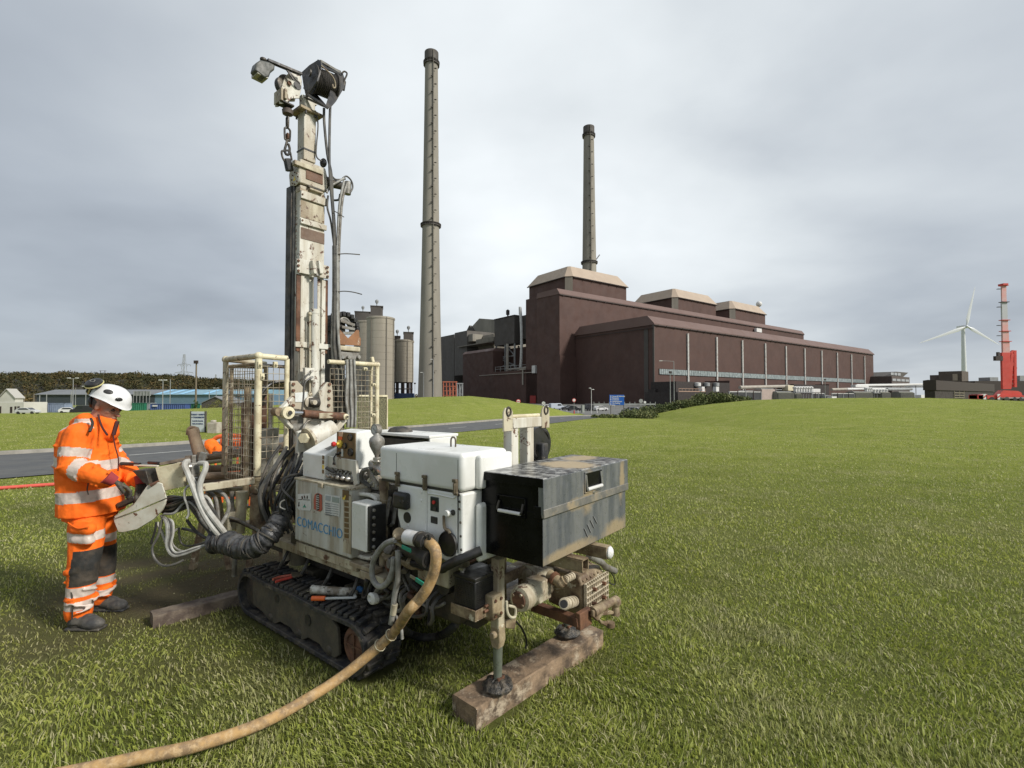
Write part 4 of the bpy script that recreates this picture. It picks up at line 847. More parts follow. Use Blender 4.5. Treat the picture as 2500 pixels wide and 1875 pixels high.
for i, (px, py, h_) in enumerate(((1458,1009,14),(1462.5,1009,14),(1411,1008,7),(1384,1005,4.5),(1286,983,4),(1292,983,3),(1369.5,1002,4.5))):
    p = gt(px, py); D = p.y; hm = max(.5, h_/FPX*D); q = MB(); q.cyl((0,0,-.1),(0,0,hm),.09 if i > 1 else .07,n=8); q.mi = 0
    q.mi = 1; q.cyl((0,0,hm),(0,0,hm+.12),.1,n=8); o = q.build('bollard', [wht, bkp], None, loc=(p.x, D, p.z)); tag(o, ['left of the two tall white posts right of the lamp post','right of the two tall white posts right of the lamp post','short white bollard left of the grey cabinet','low white bollard by the black cars','small white bollard on the mound right slope near the red door','smallest white bollard on the mound slope','low white bollard just right of the silver van'][i], 'bollard')
# crash barrier / railing in front of hall
rl = thing('car_park_railing', 'grey metal railing across the car park behind the blue sign', 'railing', (0,0,0)); D = 100; a_, b_ = at(1450,987,D), at(1600,987,D); q = MB(); q.beam((a_.x,D,a_.z),(b_.x,D,a_.z),.12,.3); q.build('rail', galv, rl, smooth=False)
for i in range(13): x = a_.x+(b_.x-a_.x)*i/12; q = MB(); q.beam((x,D,gz(x,D)-.1),(x,D,a_.z+.5),.1,.1); q.build('post', galv, rl, smooth=False)
# blue direction board
p = gt(1489,1020); D = p.y; a_, b_ = at(1488,964,D), at(1523.5,989,D); o = thing('direction_board', 'blue direction board with white lines of text on two posts', 'sign', ((a_.x+b_.x)/2, D, gz(p.x, D)), -4); zg = o.location.z; w_ = (b_.x-a_.x)/2; z0, z1 = b_.z-zg, a_.z-zg
q = MB(); q.box((-w_,-.03,z0),(w_,0,z1)); q.build('board', mat('sign_blue', (.01,.10,.42), .4), o, bevel=.01)
for s_ in (-.82,.95): q = MB(); q.cyl((s_*w_,.03,-.2),(s_*w_,.03,z1-.05),.03,n=8); q.build('post', greyd, o)
lines = ['Stores & Deliveries','Reception','Contracts','Administration','Car Parking','Jetty']
for i, t__ in enumerate(lines): text_mesh(t__, .17, o, whp, textM((-w_*.62,-.036,z1-.14-i*.165), (1,0,0)), .002, 'text_line', .9, .004, 'LEFT')
for i in range(6): q = MB(); q.prism([(-w_*.92,z1-.13-i*.165),(-w_*.82,z1-.19-i*.165),(-w_*.72,z1-.13-i*.165),(-w_*.82,z1-.07-i*.165)],'Y',-.037,-.031); q.build('arrow', whp, o, smooth=False)
# safety board on the left lawn
p = gt(484,1056); D = p.y; a_, b_ = at(467,1005,D), at(500.5,1054,D); zg = p.z; o = thing('safety_board', 'white safety message board with dark posts on the left lawn', 'sign', ((a_.x+b_.x)/2, D, zg), -3); w_ = (b_.x-a_.x)/2; z0, z1 = .03, a_.z-zg
q = MB(); q.box((-w_,-.02,z0),(w_,.02,z1)); q.build('board', mat('board_white', (.50,.54,.57), .5), o, bevel=.005)
for s_ in (-1,1): q = MB(); q.box((s_*w_*1.0,-.03,-.1),(s_*(w_+.045),.05,z1+.02)); q.build('post', greyd, o)
inkb = mat('sign_navy_ink', (.03,.05,.12), .5); hh = z1-z0; sz = w_*2
for t__, fy, fs in (('TODAY + SAFETY',.85,.135),('= TOMORROW',.71,.145),('Look for hazards,',.54,.12),('think of solutions.',.40,.12)): text_mesh(t__, sz*fs, o, inkb, textM((0,-.023,z0+hh*fy), (1,0,0)), .002, 'text_line', .92, .006)
q = MB(); q.lathe([(0.001,0),(.1*sz,0),(.1*sz,.003),(.001,.003)], c=(0,-.023,z0+hh*.18), axis='Y', n=14); q.build('badge', slate, o, smooth=False)
p = gt(517,1058); D = p.y; hh = 26/FPX*D; ww = 25/FPX*D; q = MB(); q.box((-ww/2,0,-.05),(ww/2,ww*.9,hh)); q.box((-ww/2+.08,.1,hh),(-ww/2+.25,.3,hh+.1)); o = q.build('concrete_block', mat('pale_concrete_block', (.40,.37,.31), .9, var=(.24,.2,.16), vs_=3, vamt=.8), None, bevel=.03, loc=(p.x, D, p.z)); tag(o, 'pale concrete cube block right of the safety board', 'concrete block')

# ------------------------------------------------------------ gorse bushes at the left foot of the right mound
g = np.random.default_rng(21); gm = leafmat('gorse_leaves', (.032,.05,.016), (.09,.11,.038), (.22,.22,.095))
bush = [(1545,1003,26,12),(1590,997,30,14),(1640,990,34,17),(1685,980,34,20),(1735,958,40,26),(1785,968,30,18),(1565,1010,26,9),(1480,1014,34,5)]
lab = ['low gorse bush at the left end of the row below the blue sign','second gorse bush from the left, below the round sign back','gorse bush below the tall lamp posts','gorse bush left of the highest dark bush','highest dark gorse bush in the row on the mound foot','gorse bush at the right end of the row near the white box','small low gorse clump in front of the left end','thin strip of long weeds beside the road under the blue sign posts']
for i, (px, pyt, wpx, hpx) in enumerate(bush):
    D = 50 if i < 6 else 47; p = at(px, pyt, D); zg = gz(p.x, D); top = p.z-zg; hw = wpx/FPX*D; o = thing('gorse_bush', lab[i], 'bush', (p.x, D, zg), 0, 'gorse bushes along the mound foot'); cs = []; rs = []
    for k in range(46 if i < 7 else 26):
        u = g.random()*2-1; v = g.random()*2-1; hgt = top*(1-.7*u*u)*(.15+.95*g.random()); cs.append((u*hw*1.05, v*1.3, max(.1, hgt-.2))); rs.append((.34+.26*g.random())*(1 if i < 7 else .4))
    leaves(cs, rs, 130, .17, 40+i, 'foliage', gm, o); q = MB()
    for k in range(3): q = MB(); q.cyl(((k-1)*hw*.3,0,-.2),((k-1)*hw*.55,.2,top*.55),.05,.02,n=5); q.build('stem', barkm, o)

# ------------------------------------------------------------ plant in front of the turbine hall (all built in the station frame)
def sbox(mb, px0, px1, pyt, y, dep=4, pyb=None):
    a_, b_ = S(px0,pyt,y=y), S(px1,pyt,y=y); z0 = GZ if pyb is None else S(px0,pyb,y=y).z; mb.box((a_.x,y,z0),(b_.x,y+dep,a_.z)); return a_, b_, z0
o = station('entrance_annexe', 'dark low annexe with a roof rail against the near end of the turbine hall', 'building'); mb = MB(); sbox(mb,1650,1781,931,-14,13.5); mb.build('wall', dkb, o, smooth=False)
mb = MB(); sbox(mb,1781,1808,929,-14,13.4); mb.build('brown_wall', clad, o, smooth=False); mb = MB(); sbox(mb,1655,1735,957,-30,15.8); mb.build('front_block', dkb, o, smooth=False)
mb = MB(); a_, b_, z0 = sbox(MB(),1657,1722,956,-30,1); 
for i in range(9): x = a_.x+(b_.x-a_.x)*i/8; mb.beam((x,-30,a_.z),(x,-30,a_.z+1.2),.12,.12)
mb.beam((a_.x,-30,a_.z+1.2),(b_.x,-30,a_.z+1.2),.15,.15); mb.beam((a_.x,-30,a_.z+.1),(b_.x,-30,a_.z+.1),.2,.3); mb.build('roof_rail', mat('rusty_rail', (.33,.22,.16), .7), o, smooth=False)
for px in (1703,1725,1748): q = MB(); c_ = S(px,940,y=-14.8); q.lathe([(.2,0),(1.5,.5),(1.5,2),(.3,2.2)],c=(c_.x,c_.y,c_.z-1),axis='Z',n=10); q.build('roof_vent', wht if px == 1703 else galv, o)
for i, px in enumerate((1717,1752)): q = MB(); a_, b_, z0 = sbox(q,px-3.5,px+3.5,944,-24,1.6,956); o2 = q.build('duct_stack', wht); o2.location = (ST.x,ST.y,0); o2.rotation_euler = (0,0,R_(ST.deg)); tag(o2, ['left white duct stack above the dark bush','right white duct stack above the dark bush'][i], 'duct')
o = station('lower_annexe', 'long dark annexe at the middle foot of the turbine hall', 'building'); mb = MB(); sbox(mb,1938,2024,938,-9,8.6); mb.build('wall', dkb, o, smooth=False); mb = MB(); sbox(mb,2024,2033,938,-9,8.5); mb.build('brown_wall', clad, o, smooth=False)
o = station('glazed_porch', 'small dark glazed porch at the near corner of the turbine hall', 'porch'); mb = MB(); sbox(mb,1600,1650,950,-4,3.9); mb.build('wall', dkb, o, smooth=False); mb = MB(); a_, b_ = S(1601,961,y=-4.3), S(1630,979,y=-4.3); 
for (u0,u1,v0,v1) in ((0,1,.93,1),(0,1,0,.07),(0,.05,0,1),(.95,1,0,1),(.5,.53,0,1)): mb.box((a_.x+(b_.x-a_.x)*u0,-4.3,b_.z+(a_.z-b_.z)*v0),(a_.x+(b_.x-a_.x)*u1,-4.0,b_.z+(a_.z-b_.z)*v1))
mb.build('frame', wht, o, smooth=False)
def pipe(label, pts, y, r, m_, name='pipe_run', cat='pipe'):
    P_ = [S(px,py,y=y) for px, py in pts]; q = MB(); q.tube(P_, r, 8, 1); o = q.build(name, m_, None, loc=(ST.x,ST.y,0)); o.rotation_euler = (0,0,R_(ST.deg)); tag(o, label, cat); mb = MB()
    return o, P_
def racks(P_, y, label):
    o = station('pipe_rack', label, 'pipe rack'); n_ = 5
    for i in range(n_): p = P_[0].lerp(P_[-1], (i+.5)/n_); q = MB(); q.beam((p.x,y,GZ),(p.x,y,p.z-.4),.35,.35); q.build('leg', galv, o, smooth=False)
    q = MB(); q.beam((P_[0].x,y+.6,P_[0].z-1.6),(P_[-1].x,y+.6,P_[-1].z-1.6),.25,.4); q.build('beam', galv, o, smooth=False)
_, P_ = pipe('thick brown grey lagged pipe in front of the hall pilasters', [(1806,946),(1926,943)], -26, .8, lag); racks(P_, -26, 'steel legs under the brown grey lagged pipe')
_, P_ = pipe('long white pipe running right to the black shed', [(2090,941.5),(2283,938)], -32, .85, wht); racks(P_, -32, 'steel legs under the long white pipe')
pipe('second white pipe low in front of the long white pipe', [(2067,950),(2128,949),(2215,950)], -36, .7, wht); pipe('thin white pipe under the long white pipe near the black shed', [(2210,944.5),(2283,943.5)], -30, .6, wht); pipe('brown lagged pipe left of the low white pipe', [(2030,951),(2066,950)], -36, .7, lag)
pipe('grey pipe over the transformers left of the black shed', [(2165,950.5),(2225,950)], -40, .9, galv)
def trans(label, px0, px1, pyt, y, m_, fins=True):
    o = station('transformer', label, 'transformer', 'transformers in the yard before the hall'); q = MB(); a_, b_, z0 = sbox(q, px0, px1, pyt, y, 4); q.build('tank', m_, o, smooth=False); n_ = max(4, int((b_.x-a_.x)/1.0))
    if fins:
        q = MB()
        for i in range(n_): x = a_.x+(b_.x-a_.x)*(i+.5)/n_; q.box((x-.18,y-.7,GZ+.5),(x+.18,y-.02,a_.z-.4))
        r_ = q.build('radiator', m_, o, smooth=False); r_['kind'] = 'stuff'
    q = MB(); q.box((a_.x+.3,y+.5,a_.z),(b_.x-.3,y+3,a_.z+.35)); q.build('lid', galv, o, smooth=False); return o, a_, b_
pink = mat('pinkish_plant', (.36,.29,.25), .7, var=(.27,.22,.19), vs_=.5)
trans('grey green finned transformer under the end of the brown pipe', 1897, 1935, 957, -34, gpaint); trans('pinkish plant block left of the finned transformer', 1860, 1892, 950, -32, pink, False); trans('dark grey green finned cooler below the white bushings', 1941, 1955, 960, -34, gpaint)
trans('grey finned transformer left of the white box cluster', 2085, 2128, 957, -42, gpaint); trans('finned transformer in the middle of the right yard', 2150, 2172, 957, -42, gpaint); trans('finned transformer nearest the black shed', 2196, 2230, 957, -44, gpaint)
def bush_(label, px0, px1, pyt, pyb, y, n_):
    o = station('busbar_bushings', label, 'bushings'); 
    for i in range(n_): c_ = S(px0+(px1-px0)*(i+.5)/n_, pyt, y=y); b_ = S(px0, pyb, y=y); q = MB(); q.lathe([(.9,b_.z),(.9,c_.z-.8),(1.2,c_.z-.6),(1.2,c_.z),(.3,c_.z+.4)],c=(c_.x,y,0),n=8); q.build('bushing', wht, o); 
    for i in range(n_): c_ = S(px0+(px1-px0)*(i+.5)/n_, pyt, y=y); q = MB(); q.beam((c_.x,y,GZ),(c_.x,y,b_.z),.3,.3); q.build('leg', galv, o, smooth=False)
    a_ = S(px0,pyb,y=y); e_ = S(px1,pyb,y=y); q = MB(); q.box((a_.x,y-1,a_.z-.5),(e_.x,y+1,a_.z-.1)); q.build('frame', galv, o, smooth=False)
bush_('row of white cylinder bushings above the dark finned cooler', 1938, 1983, 945, 956, -33, 7); bush_('white bushings right of the low white pipe end', 2112, 2128, 947, 955, -40, 3); bush_('white bushings beside the middle finned transformer', 2130, 2166, 951, 958, -41, 5)
def simple(label, cat, nm, px0, px1, pyt, y, dep, m_, pyb=None):
    q = MB(); sbox(q, px0, px1, pyt, y, dep, pyb); o = q.build(nm, m_, None, bevel=.08); o.location = (ST.x,ST.y,0); o.rotation_euler = (0,0,R_(ST.deg)); return tag(o, label, cat)
scr = mat('black_screen_netting', (.028,.03,.032), .7, var=(.05,.052,.055), vs_=.4)
def screen(label, px0, px1, pyt, y):
    o = station('screen_fence', label, 'fence'); a_, b_ = S(px0,pyt,y=y), S(px1,pyt,y=y); q = MB(); q.box((a_.x,y,GZ),(b_.x,y+.15,a_.z)); q.build('screen', scr, o, smooth=False); n_ = 5
    for i in range(n_): x = a_.x+(b_.x-a_.x)*i/(n_-1); q = MB(); q.box((x-.2,y-.25,GZ),(x+.2,y-.02,a_.z+.3)); q.build('post', galv if i % 2 == 0 else seam, o, smooth=False)
    q = MB(); q.box((a_.x,y-.1,a_.z),(b_.x,y+.3,a_.z+.25)); q.build('top_rail', wht, o, smooth=False)
screen('black netting screen right of the highest bush', 1780, 1857, 957, -44); screen('black screen below the white boxes mid yard', 1982, 2012, 961, -40); screen('black screen left of the grey finned transformer', 2030, 2084, 961, -44)
simple('white rectangular box in front of the black netting screen', 'box', 'equipment_box', 1780, 1795, 968, -52, 2, wht, 980); simple('pale yellow box at the end of the brown pipe', 'box', 'equipment_box', 1924, 1938, 940.5, -28, 3, mat('pale_yellow', (.55,.5,.36), .6), 954)
simple('white box pair right of the bushing row', 'box', 'equipment_box', 1985, 2003, 949, -30, 2.5, wht, 958); simple('small white box on the crest mid yard', 'box', 'equipment_box', 2031, 2043, 968, -50, 2, wht, 974); simple('white square tank near the black shed', 'tank', 'square_tank', 2249, 2270, 964, -55, 3, wht, 974)
simple('white box cluster left of the long white pipe', 'box', 'equipment_box', 2089, 2121, 939.5, -35, 2.5, wht, 945); simple('dark low container between the yard screens', 'container', 'equipment_box', 2014, 2028, 965, -42, 2, galv, 973)
# tall lamp posts before the hall
def slamp(label, px, pyt, arm, D, kind='L'): return lamp('lamp_post', label, px, pyt, 985, D, kind, arm=arm, r=.09)
slamp('tall lamp post with a long arm at the turbine hall near corner', 1645, 882, 3.2, 120); slamp('shorter lamp post left of the long armed one', 1636, 909, .3, 115, 'F'); slamp('white ball lamp post before the hall middle', 2014, 927, .3, 170, 'F')
slamp('left slim lamp post in front of the tall chimney foot', 1034.5, 910, .8, 170, 'L'); slamp('taller lamp post in front of the tall chimney foot', 1058, 878, .6, 165, 'L'); slamp('white topped post between the silo and the tall chimney', 1013, 936, .4, 165, 'F')
# ------------------------------------------------------------ buildings on the right
def rb(nm, label, parts_):
    o = thing(nm, label, 'building', (0,0,0))
    for (pn, px0, px1, pyt, D, dep, m_, pyb) in parts_: q = MB(); bgbox(q, px0, px1, pyt, D, dep, pyb=pyb); q.build(pn, m_, o, smooth=False)
    return o
brn = mat('grey_brown_block', (.085,.065,.055), .7, var=(.065,.05,.045), vs_=.2); gl = mat('grey_glazing', (.33,.34,.34), .3, var=(.24,.25,.26), vs_=.4)
D = 330; o = station('control_block', 'brown office block with a glazed band and sloped upper storey right of the hall end', 'building')
ya_ = -14; c0 = S(2177,918,y=ya_); mb = MB(); e_ = S(2220.5,919,y=ya_); mb.box((c0.x,ya_,GZ),(e_.x,ya_+40,c0.z)); mb.build('wall', brn, o, smooth=False)
a_, b_ = S(2177,924,y=ya_-.3), S(2219,932,y=ya_-.3); mb = MB(); n_ = 4
for i in range(n_): x0 = a_.x+2+(b_.x-a_.x)*i/n_; q = MB(); q.box((x0,ya_-.3,b_.z),(x0+(b_.x-a_.x)/n_*.82,ya_-.02,a_.z)); q.build('window', gl, o, smooth=False)
a_, b_ = S(2166,908,y=ya_+8), S(2198,909,y=ya_+8); mb = MB(); mb.prism([(c0.x+1,c0.z),(e_.x-9,c0.z),(b_.x-2,a_.z),(a_.x,a_.z)],'Y',ya_+2,ya_+34); u_ = mb.build('upper_storey', greyd, o, smooth=False)
for i in range(3): q = MB(); x0 = c0.x+4+i*8; z0 = c0.z+1; z1 = a_.z-1; q.box((x0,ya_+1.6,z0),(x0+6.5,ya_+1.98,z1)); q.build('pane', gl, u_, smooth=False)
def wl(v): dx, dy = v.x-ST.x, v.y-ST.y; return Vector((dx*ST.c+dy*ST.s, -dx*ST.s+dy*ST.c, v.z))
o = station('flat_roofed_block', 'dark stepped flat roofed block standing before the wind turbine foot', 'building'); k = wl(at(2348,905.5,330)); yl_ = S(2291,906,x=k.x).y; xr = S(2364,906,y=k.y).x
q = MB(); q.box((k.x,k.y,GZ),(xr,yl_,k.z)); q.build('wall', brn, o, smooth=False); y2_ = S(2270,916,x=k.x+1).y; z2_ = S(2270,916,x=k.x+1).z; q = MB(); q.box((k.x+1,yl_,GZ),(xr-2,y2_,z2_)); q.build('lower_wall', brn, o, smooth=False)
a_, b_ = S(2325.5,913,x=k.x-.2), S(2338,929,x=k.x-.2); q = MB(); q.box((k.x-.3,b_.y,b_.z),(k.x-.02,a_.y,a_.z)); q.build('bright_panel', mat('tan_panel', (.30,.245,.2), .7), o, smooth=False)
sd = station('black_shed', 'long black corrugated shed left of the red crane', 'shed'); k = wl(at(2282,928.5,150)); ys_ = k.y; xs1 = S(2424,936,y=ys_).x; q = MB(); q.box((k.x,ys_,GZ-1),(xs1,ys_+2.5,k.z-3)); q.build('wall', dkb, sd, smooth=False); q = MB(); q.prism([(ys_-.4,k.z-3),(ys_-.4,k.z),(ys_+1.5,k.z+.2),(ys_+2.8,k.z),(ys_+2.8,k.z-3)],'X',k.x-.3,xs1+.3); q.build('roof', seam, sd, smooth=False)
a_, b_ = S(2330,953,y=ys_-.3), S(2354,971,y=ys_-.3); mb = MB()
for u in (0,.5,1): mb.beam((a_.x+(b_.x-a_.x)*u,ys_-.3,b_.z),(a_.x+(b_.x-a_.x)*u,ys_-.3,a_.z),.15,.15)
for v in (0,.33,.66,1): mb.beam((a_.x,ys_-.3,b_.z+(a_.z-b_.z)*v),(b_.x,ys_-.3,b_.z+(a_.z-b_.z)*v),.15,.15)
mb.build('gate_frame', mat('rail_beige', (.3,.27,.2), .7), sd, smooth=False)
rb('distant_roofline_building', 'low dark building running off to the right behind the crane', [('wall',2380,2640,930,240,20,seam,None),('roof_plant',2417,2437,921,243,6,galv,930),('roof_plant',2490,2520,917,243,6,galv,930)])
# ------------------------------------------------------------ wind turbine
D = 560; hb = at(2359,797,D); o = thing('wind_turbine', 'white three bladed wind turbine left of the red crane', 'wind turbine', (hb.x, D+4, GZ)); Hh = hb.z-GZ; wtm = mat('turbine_white', (.62,.64,.66), .4)
q = MB(); q.cyl((0,0,-1),(0,0,Hh-1.4),2.9,1.7,n=20); q.build('tower', wtm, o); q = MB(); q.box((-1.7,-3,Hh-1.9),(1.7,7,Hh+1.9)); q.build('nacelle', wtm, o, bevel=.7)
q = MB(); q.lathe([(.1,0),(1.3,.6),(1.9,1.8),(1.9,3)],c=(0,-6,Hh),axis='Y',n=14); hubo = q.build('hub', wtm, o)
for (tx, ty) in ((2380,700),(2243,838),(2440,843)):
    t_ = at(tx, ty, D); dv = Vector((t_.x-hb.x, 0, t_.z-hb.z)); Lb = dv.length; dv.normalize(); q = MB(); sd_ = Vector((dv.z, 0, -dv.x)); vs_ = []; K = [(0,1.0,1.0),(.06,1.1,1.0),(.18,2.1,.7),(.35,1.7,.45),(.6,1.15,.3),(.85,.7,.18),(1,.15,.08)]
    for t, c_, th2 in K:
        for (a1, b1) in ((-.6,0),(-.1,.5),(.4,0),(-.1,-.5)): vs_.append(dv*(t*Lb)+sd_*(a1*c_*2)+Vector((0,b1*th2*1.6-4.4,Hh)))
    q.add(vs_, [(i*4+k, i*4+(k+1) % 4, (i+1)*4+(k+1) % 4, (i+1)*4+k) for i in range(len(K)-1) for k in range(4)]); q.build('blade', wtm, o)
# ------------------------------------------------------------ mobile crane
D = 140; p = at(2455,968,D); zg = at(2455,977,D).z; o = thing('mobile_crane', 'red telescopic crane with its boom raised upright at the right edge', 'crane', (p.x, D, 0), 0); cred = mat('crane_red', (.55,.06,.045), .45, var=(.42,.05,.04), vs_=.5); cw = mat('crane_pale_red', (.60,.30,.28), .5, var=(.5,.42,.42), vs_=.8); cg = mat('crane_boom_grey', (.42,.43,.45), .5)
def cp(px, py): v = at(px, py, D); return v.x-p.x, v.z
q = MB()
def seg(px0, px1, pyb, pyt, m_, nm, w1=None):
    x0, z0 = cp(px0, pyb); x1, z1 = cp(px1, pyt); w_ = x1-x0; q = MB(); w_ *= .8; q.prism([(-w_/2,-w_*.15),(w_/2,-w_*.15),(w_/2,w_*.1),(w_*.3,w_*.2),(-w_*.3,w_*.2),(-w_/2,w_*.1)],'Z',z0,z1); s_ = q.build(nm, m_, o, smooth=False); s_.location = ((x0+x1)/2,0,0); return s_
seg(2443,2466,950,861,cred,'boom_base'); 
for i, (b_, t_, w_, m_) in enumerate(((861,833,20,cw),(833,808,18.5,cw),(808,781,17,cw),(781,737,15.5,cg),(737,697,13,cw))):
    cx_ = 2454.5-i*1.1; s_ = seg(cx_-w_/2, cx_+w_/2, b_, t_, m_, 'boom_section'); x0, z0 = cp(cx_-w_/2-1, t_+1.5); x1, z1 = cp(cx_+w_/2+1, t_); q = MB(); q.box((x0,-.6,z0),(x1,.6,z1)); q.build('collar', seam if i == 3 else cred, o, smooth=False)
for i, py in enumerate((705,749,794,819)): x0, z0 = cp(2435,py); x1, z1 = cp(2443,py+1.2); q = MB(); q.box((x0,-.3,z1),(x1,.3,z0)); q.build('cable_guide', seam, o, smooth=False)
x0, z0 = cp(2443,697); x1, z1 = cp(2455,693); q = MB(); q.box((x0,-.8,z0),(x1,.8,z1)); q.build('boom_head', cred, o, smooth=False)
for nm, A_, B_, r_ in (('lift_cylinder',(2470,948),(2476,862),.38),('mast_strut',(2484,945),(2483,855),.35),('mast_strut',(2474,880),(2486,900),.3),('guy_strut',(2480,856),(2466,868),.3)):
    a_ = cp(*A_); b_ = cp(*B_); q = MB(); q.beam((a_[0],.8,a_[1]),(b_[0],.8,b_[1]),r_*2,r_*2); q.build(nm, cred, o, smooth=False)
for i in range(6):
    q = MB(); a_ = cp(2472,878+i*11); b_ = cp(2484,884+i*11); q.beam((a_[0],.9,a_[1]),(b_[0],.9,b_[1]),.25,.3); q.build('lattice_brace', cw, o, smooth=False)
a_ = cp(2429,875); q = MB(); q.cbox((a_[0]+.9,0,a_[1]),(2.0,.8,1.3)); q.cbox((a_[0]+.9,0,a_[1]+1.0),(.6,.5,1.6)); q.build('winch_gear', seam, o, smooth=False)
x0, z0 = cp(2420,967); x1, z1 = cp(2500,951); mb = MB(); mb.prism([(x0+1.4,z0+.3),(x0+2.0,z1-.9),(x0+2.8,z1-.2),(x1-2.5,z1-.4),(x1-1.6,z0+1),(x1-1,z0-.6),(x0+1,z0-.6)],'Y',-.8,.8); mb.build('superstructure', cred, o, smooth=False)
x0, z0 = cp(2376,976); x1, z1 = cp(2520,968); mb = MB(); mb.box((x0,-1.4,z0+.3),(x1,1.4,z1+.3)); mb.build('chassis', cred, o, smooth=False); a_ = cp(2376,976); b_ = cp(2400,962); mb = MB(); mb.box((a_[0],-1.4,a_[1]),(b_[0],1.4,b_[1])); mb.build('cab', mat('crane_dark_red', (.22,.03,.03), .4), o, bevel=.2)
for k in range(6): x = cp(2392+k*18,980)[0]; q = MB(); q.cyl((x,-1.5,z0+.1),(x,-.9,z0+.1),.75,n=14); q.build('wheel', carw, o)
for k, px in enumerate((2390,2424)): a_ = cp(px-3,975); b_ = cp(px+3,962); q = MB(); q.plate([(a_[0],-1.75,a_[1]),(b_[0],-1.75,a_[1]),(b_[0],-1.75,b_[1]),(a_[0],-1.75,b_[1])],.1,(0,1,0)); q.build('outrigger_board', whp, o, smooth=False); q = MB(); q.plate([(a_[0],-1.79,a_[1]+.3),(b_[0],-1.79,a_[1]+.9),(b_[0],-1.79,a_[1]+1.3),(a_[0],-1.79,a_[1]+.7)],.03,(0,1,0)); q.build('stripe', redp, o, smooth=False)
o.location.z = 0
o = thing('flatbed_trailer', 'white and grey trailer beside the crane at the right edge', 'trailer', (at(2480,976,128).x, 128, at(2480,978,128).z)); q = MB(); q.box((-3,-1.2,.5),(12,1.2,.8)); q.build('bed', galv, o, bevel=.05); 
for x in (-1.5,0,5): q = MB(); q.cyl((x,-1.25,.4),(x,-.9,.4),.42,n=12); q.build('wheel', carw, o)
# ------------------------------------------------------------ drilling rig (frame RIG: x forward to the mast, y to the near side)
def crop(x0, y0, s): return lambda x, y: (x0+x/s, y0+y/s)
c1 = crop(700,1000,4.022); c2 = crop(560,1340,4.424); c3 = crop(900,1240,3.073); c4 = crop(1140,980,3.770); m1 = crop(560,100,3.0725); m2 = crop(640,600,3.606); m3 = crop(520,840,4.148); p1 = crop(340,1080,5.185); p2 = crop(880,1280,5.927); p3 = crop(1080,1340,3.6065)
R = RIG.P
def RW(px, py, Y):
    v = at(px, py, Y); dx, dy = v.x-RIG.x, v.y-RIG.y; return Vector((dx*RIG.c+dy*RIG.s, -dx*RIG.s+dy*RIG.c, v.z))
def rig_place(o): o.location = (RIG.x, RIG.y, 0); o.rotation_euler = (0,0,R_(RIG.deg)); return o
rig = thing('drilling_rig', 'white and rust worn crawler drilling rig with a tall mast and lettered cabinet', 'drilling rig', (RIG.x, RIG.y, 0), RIG.deg)
def V(*a): return Vector(a)
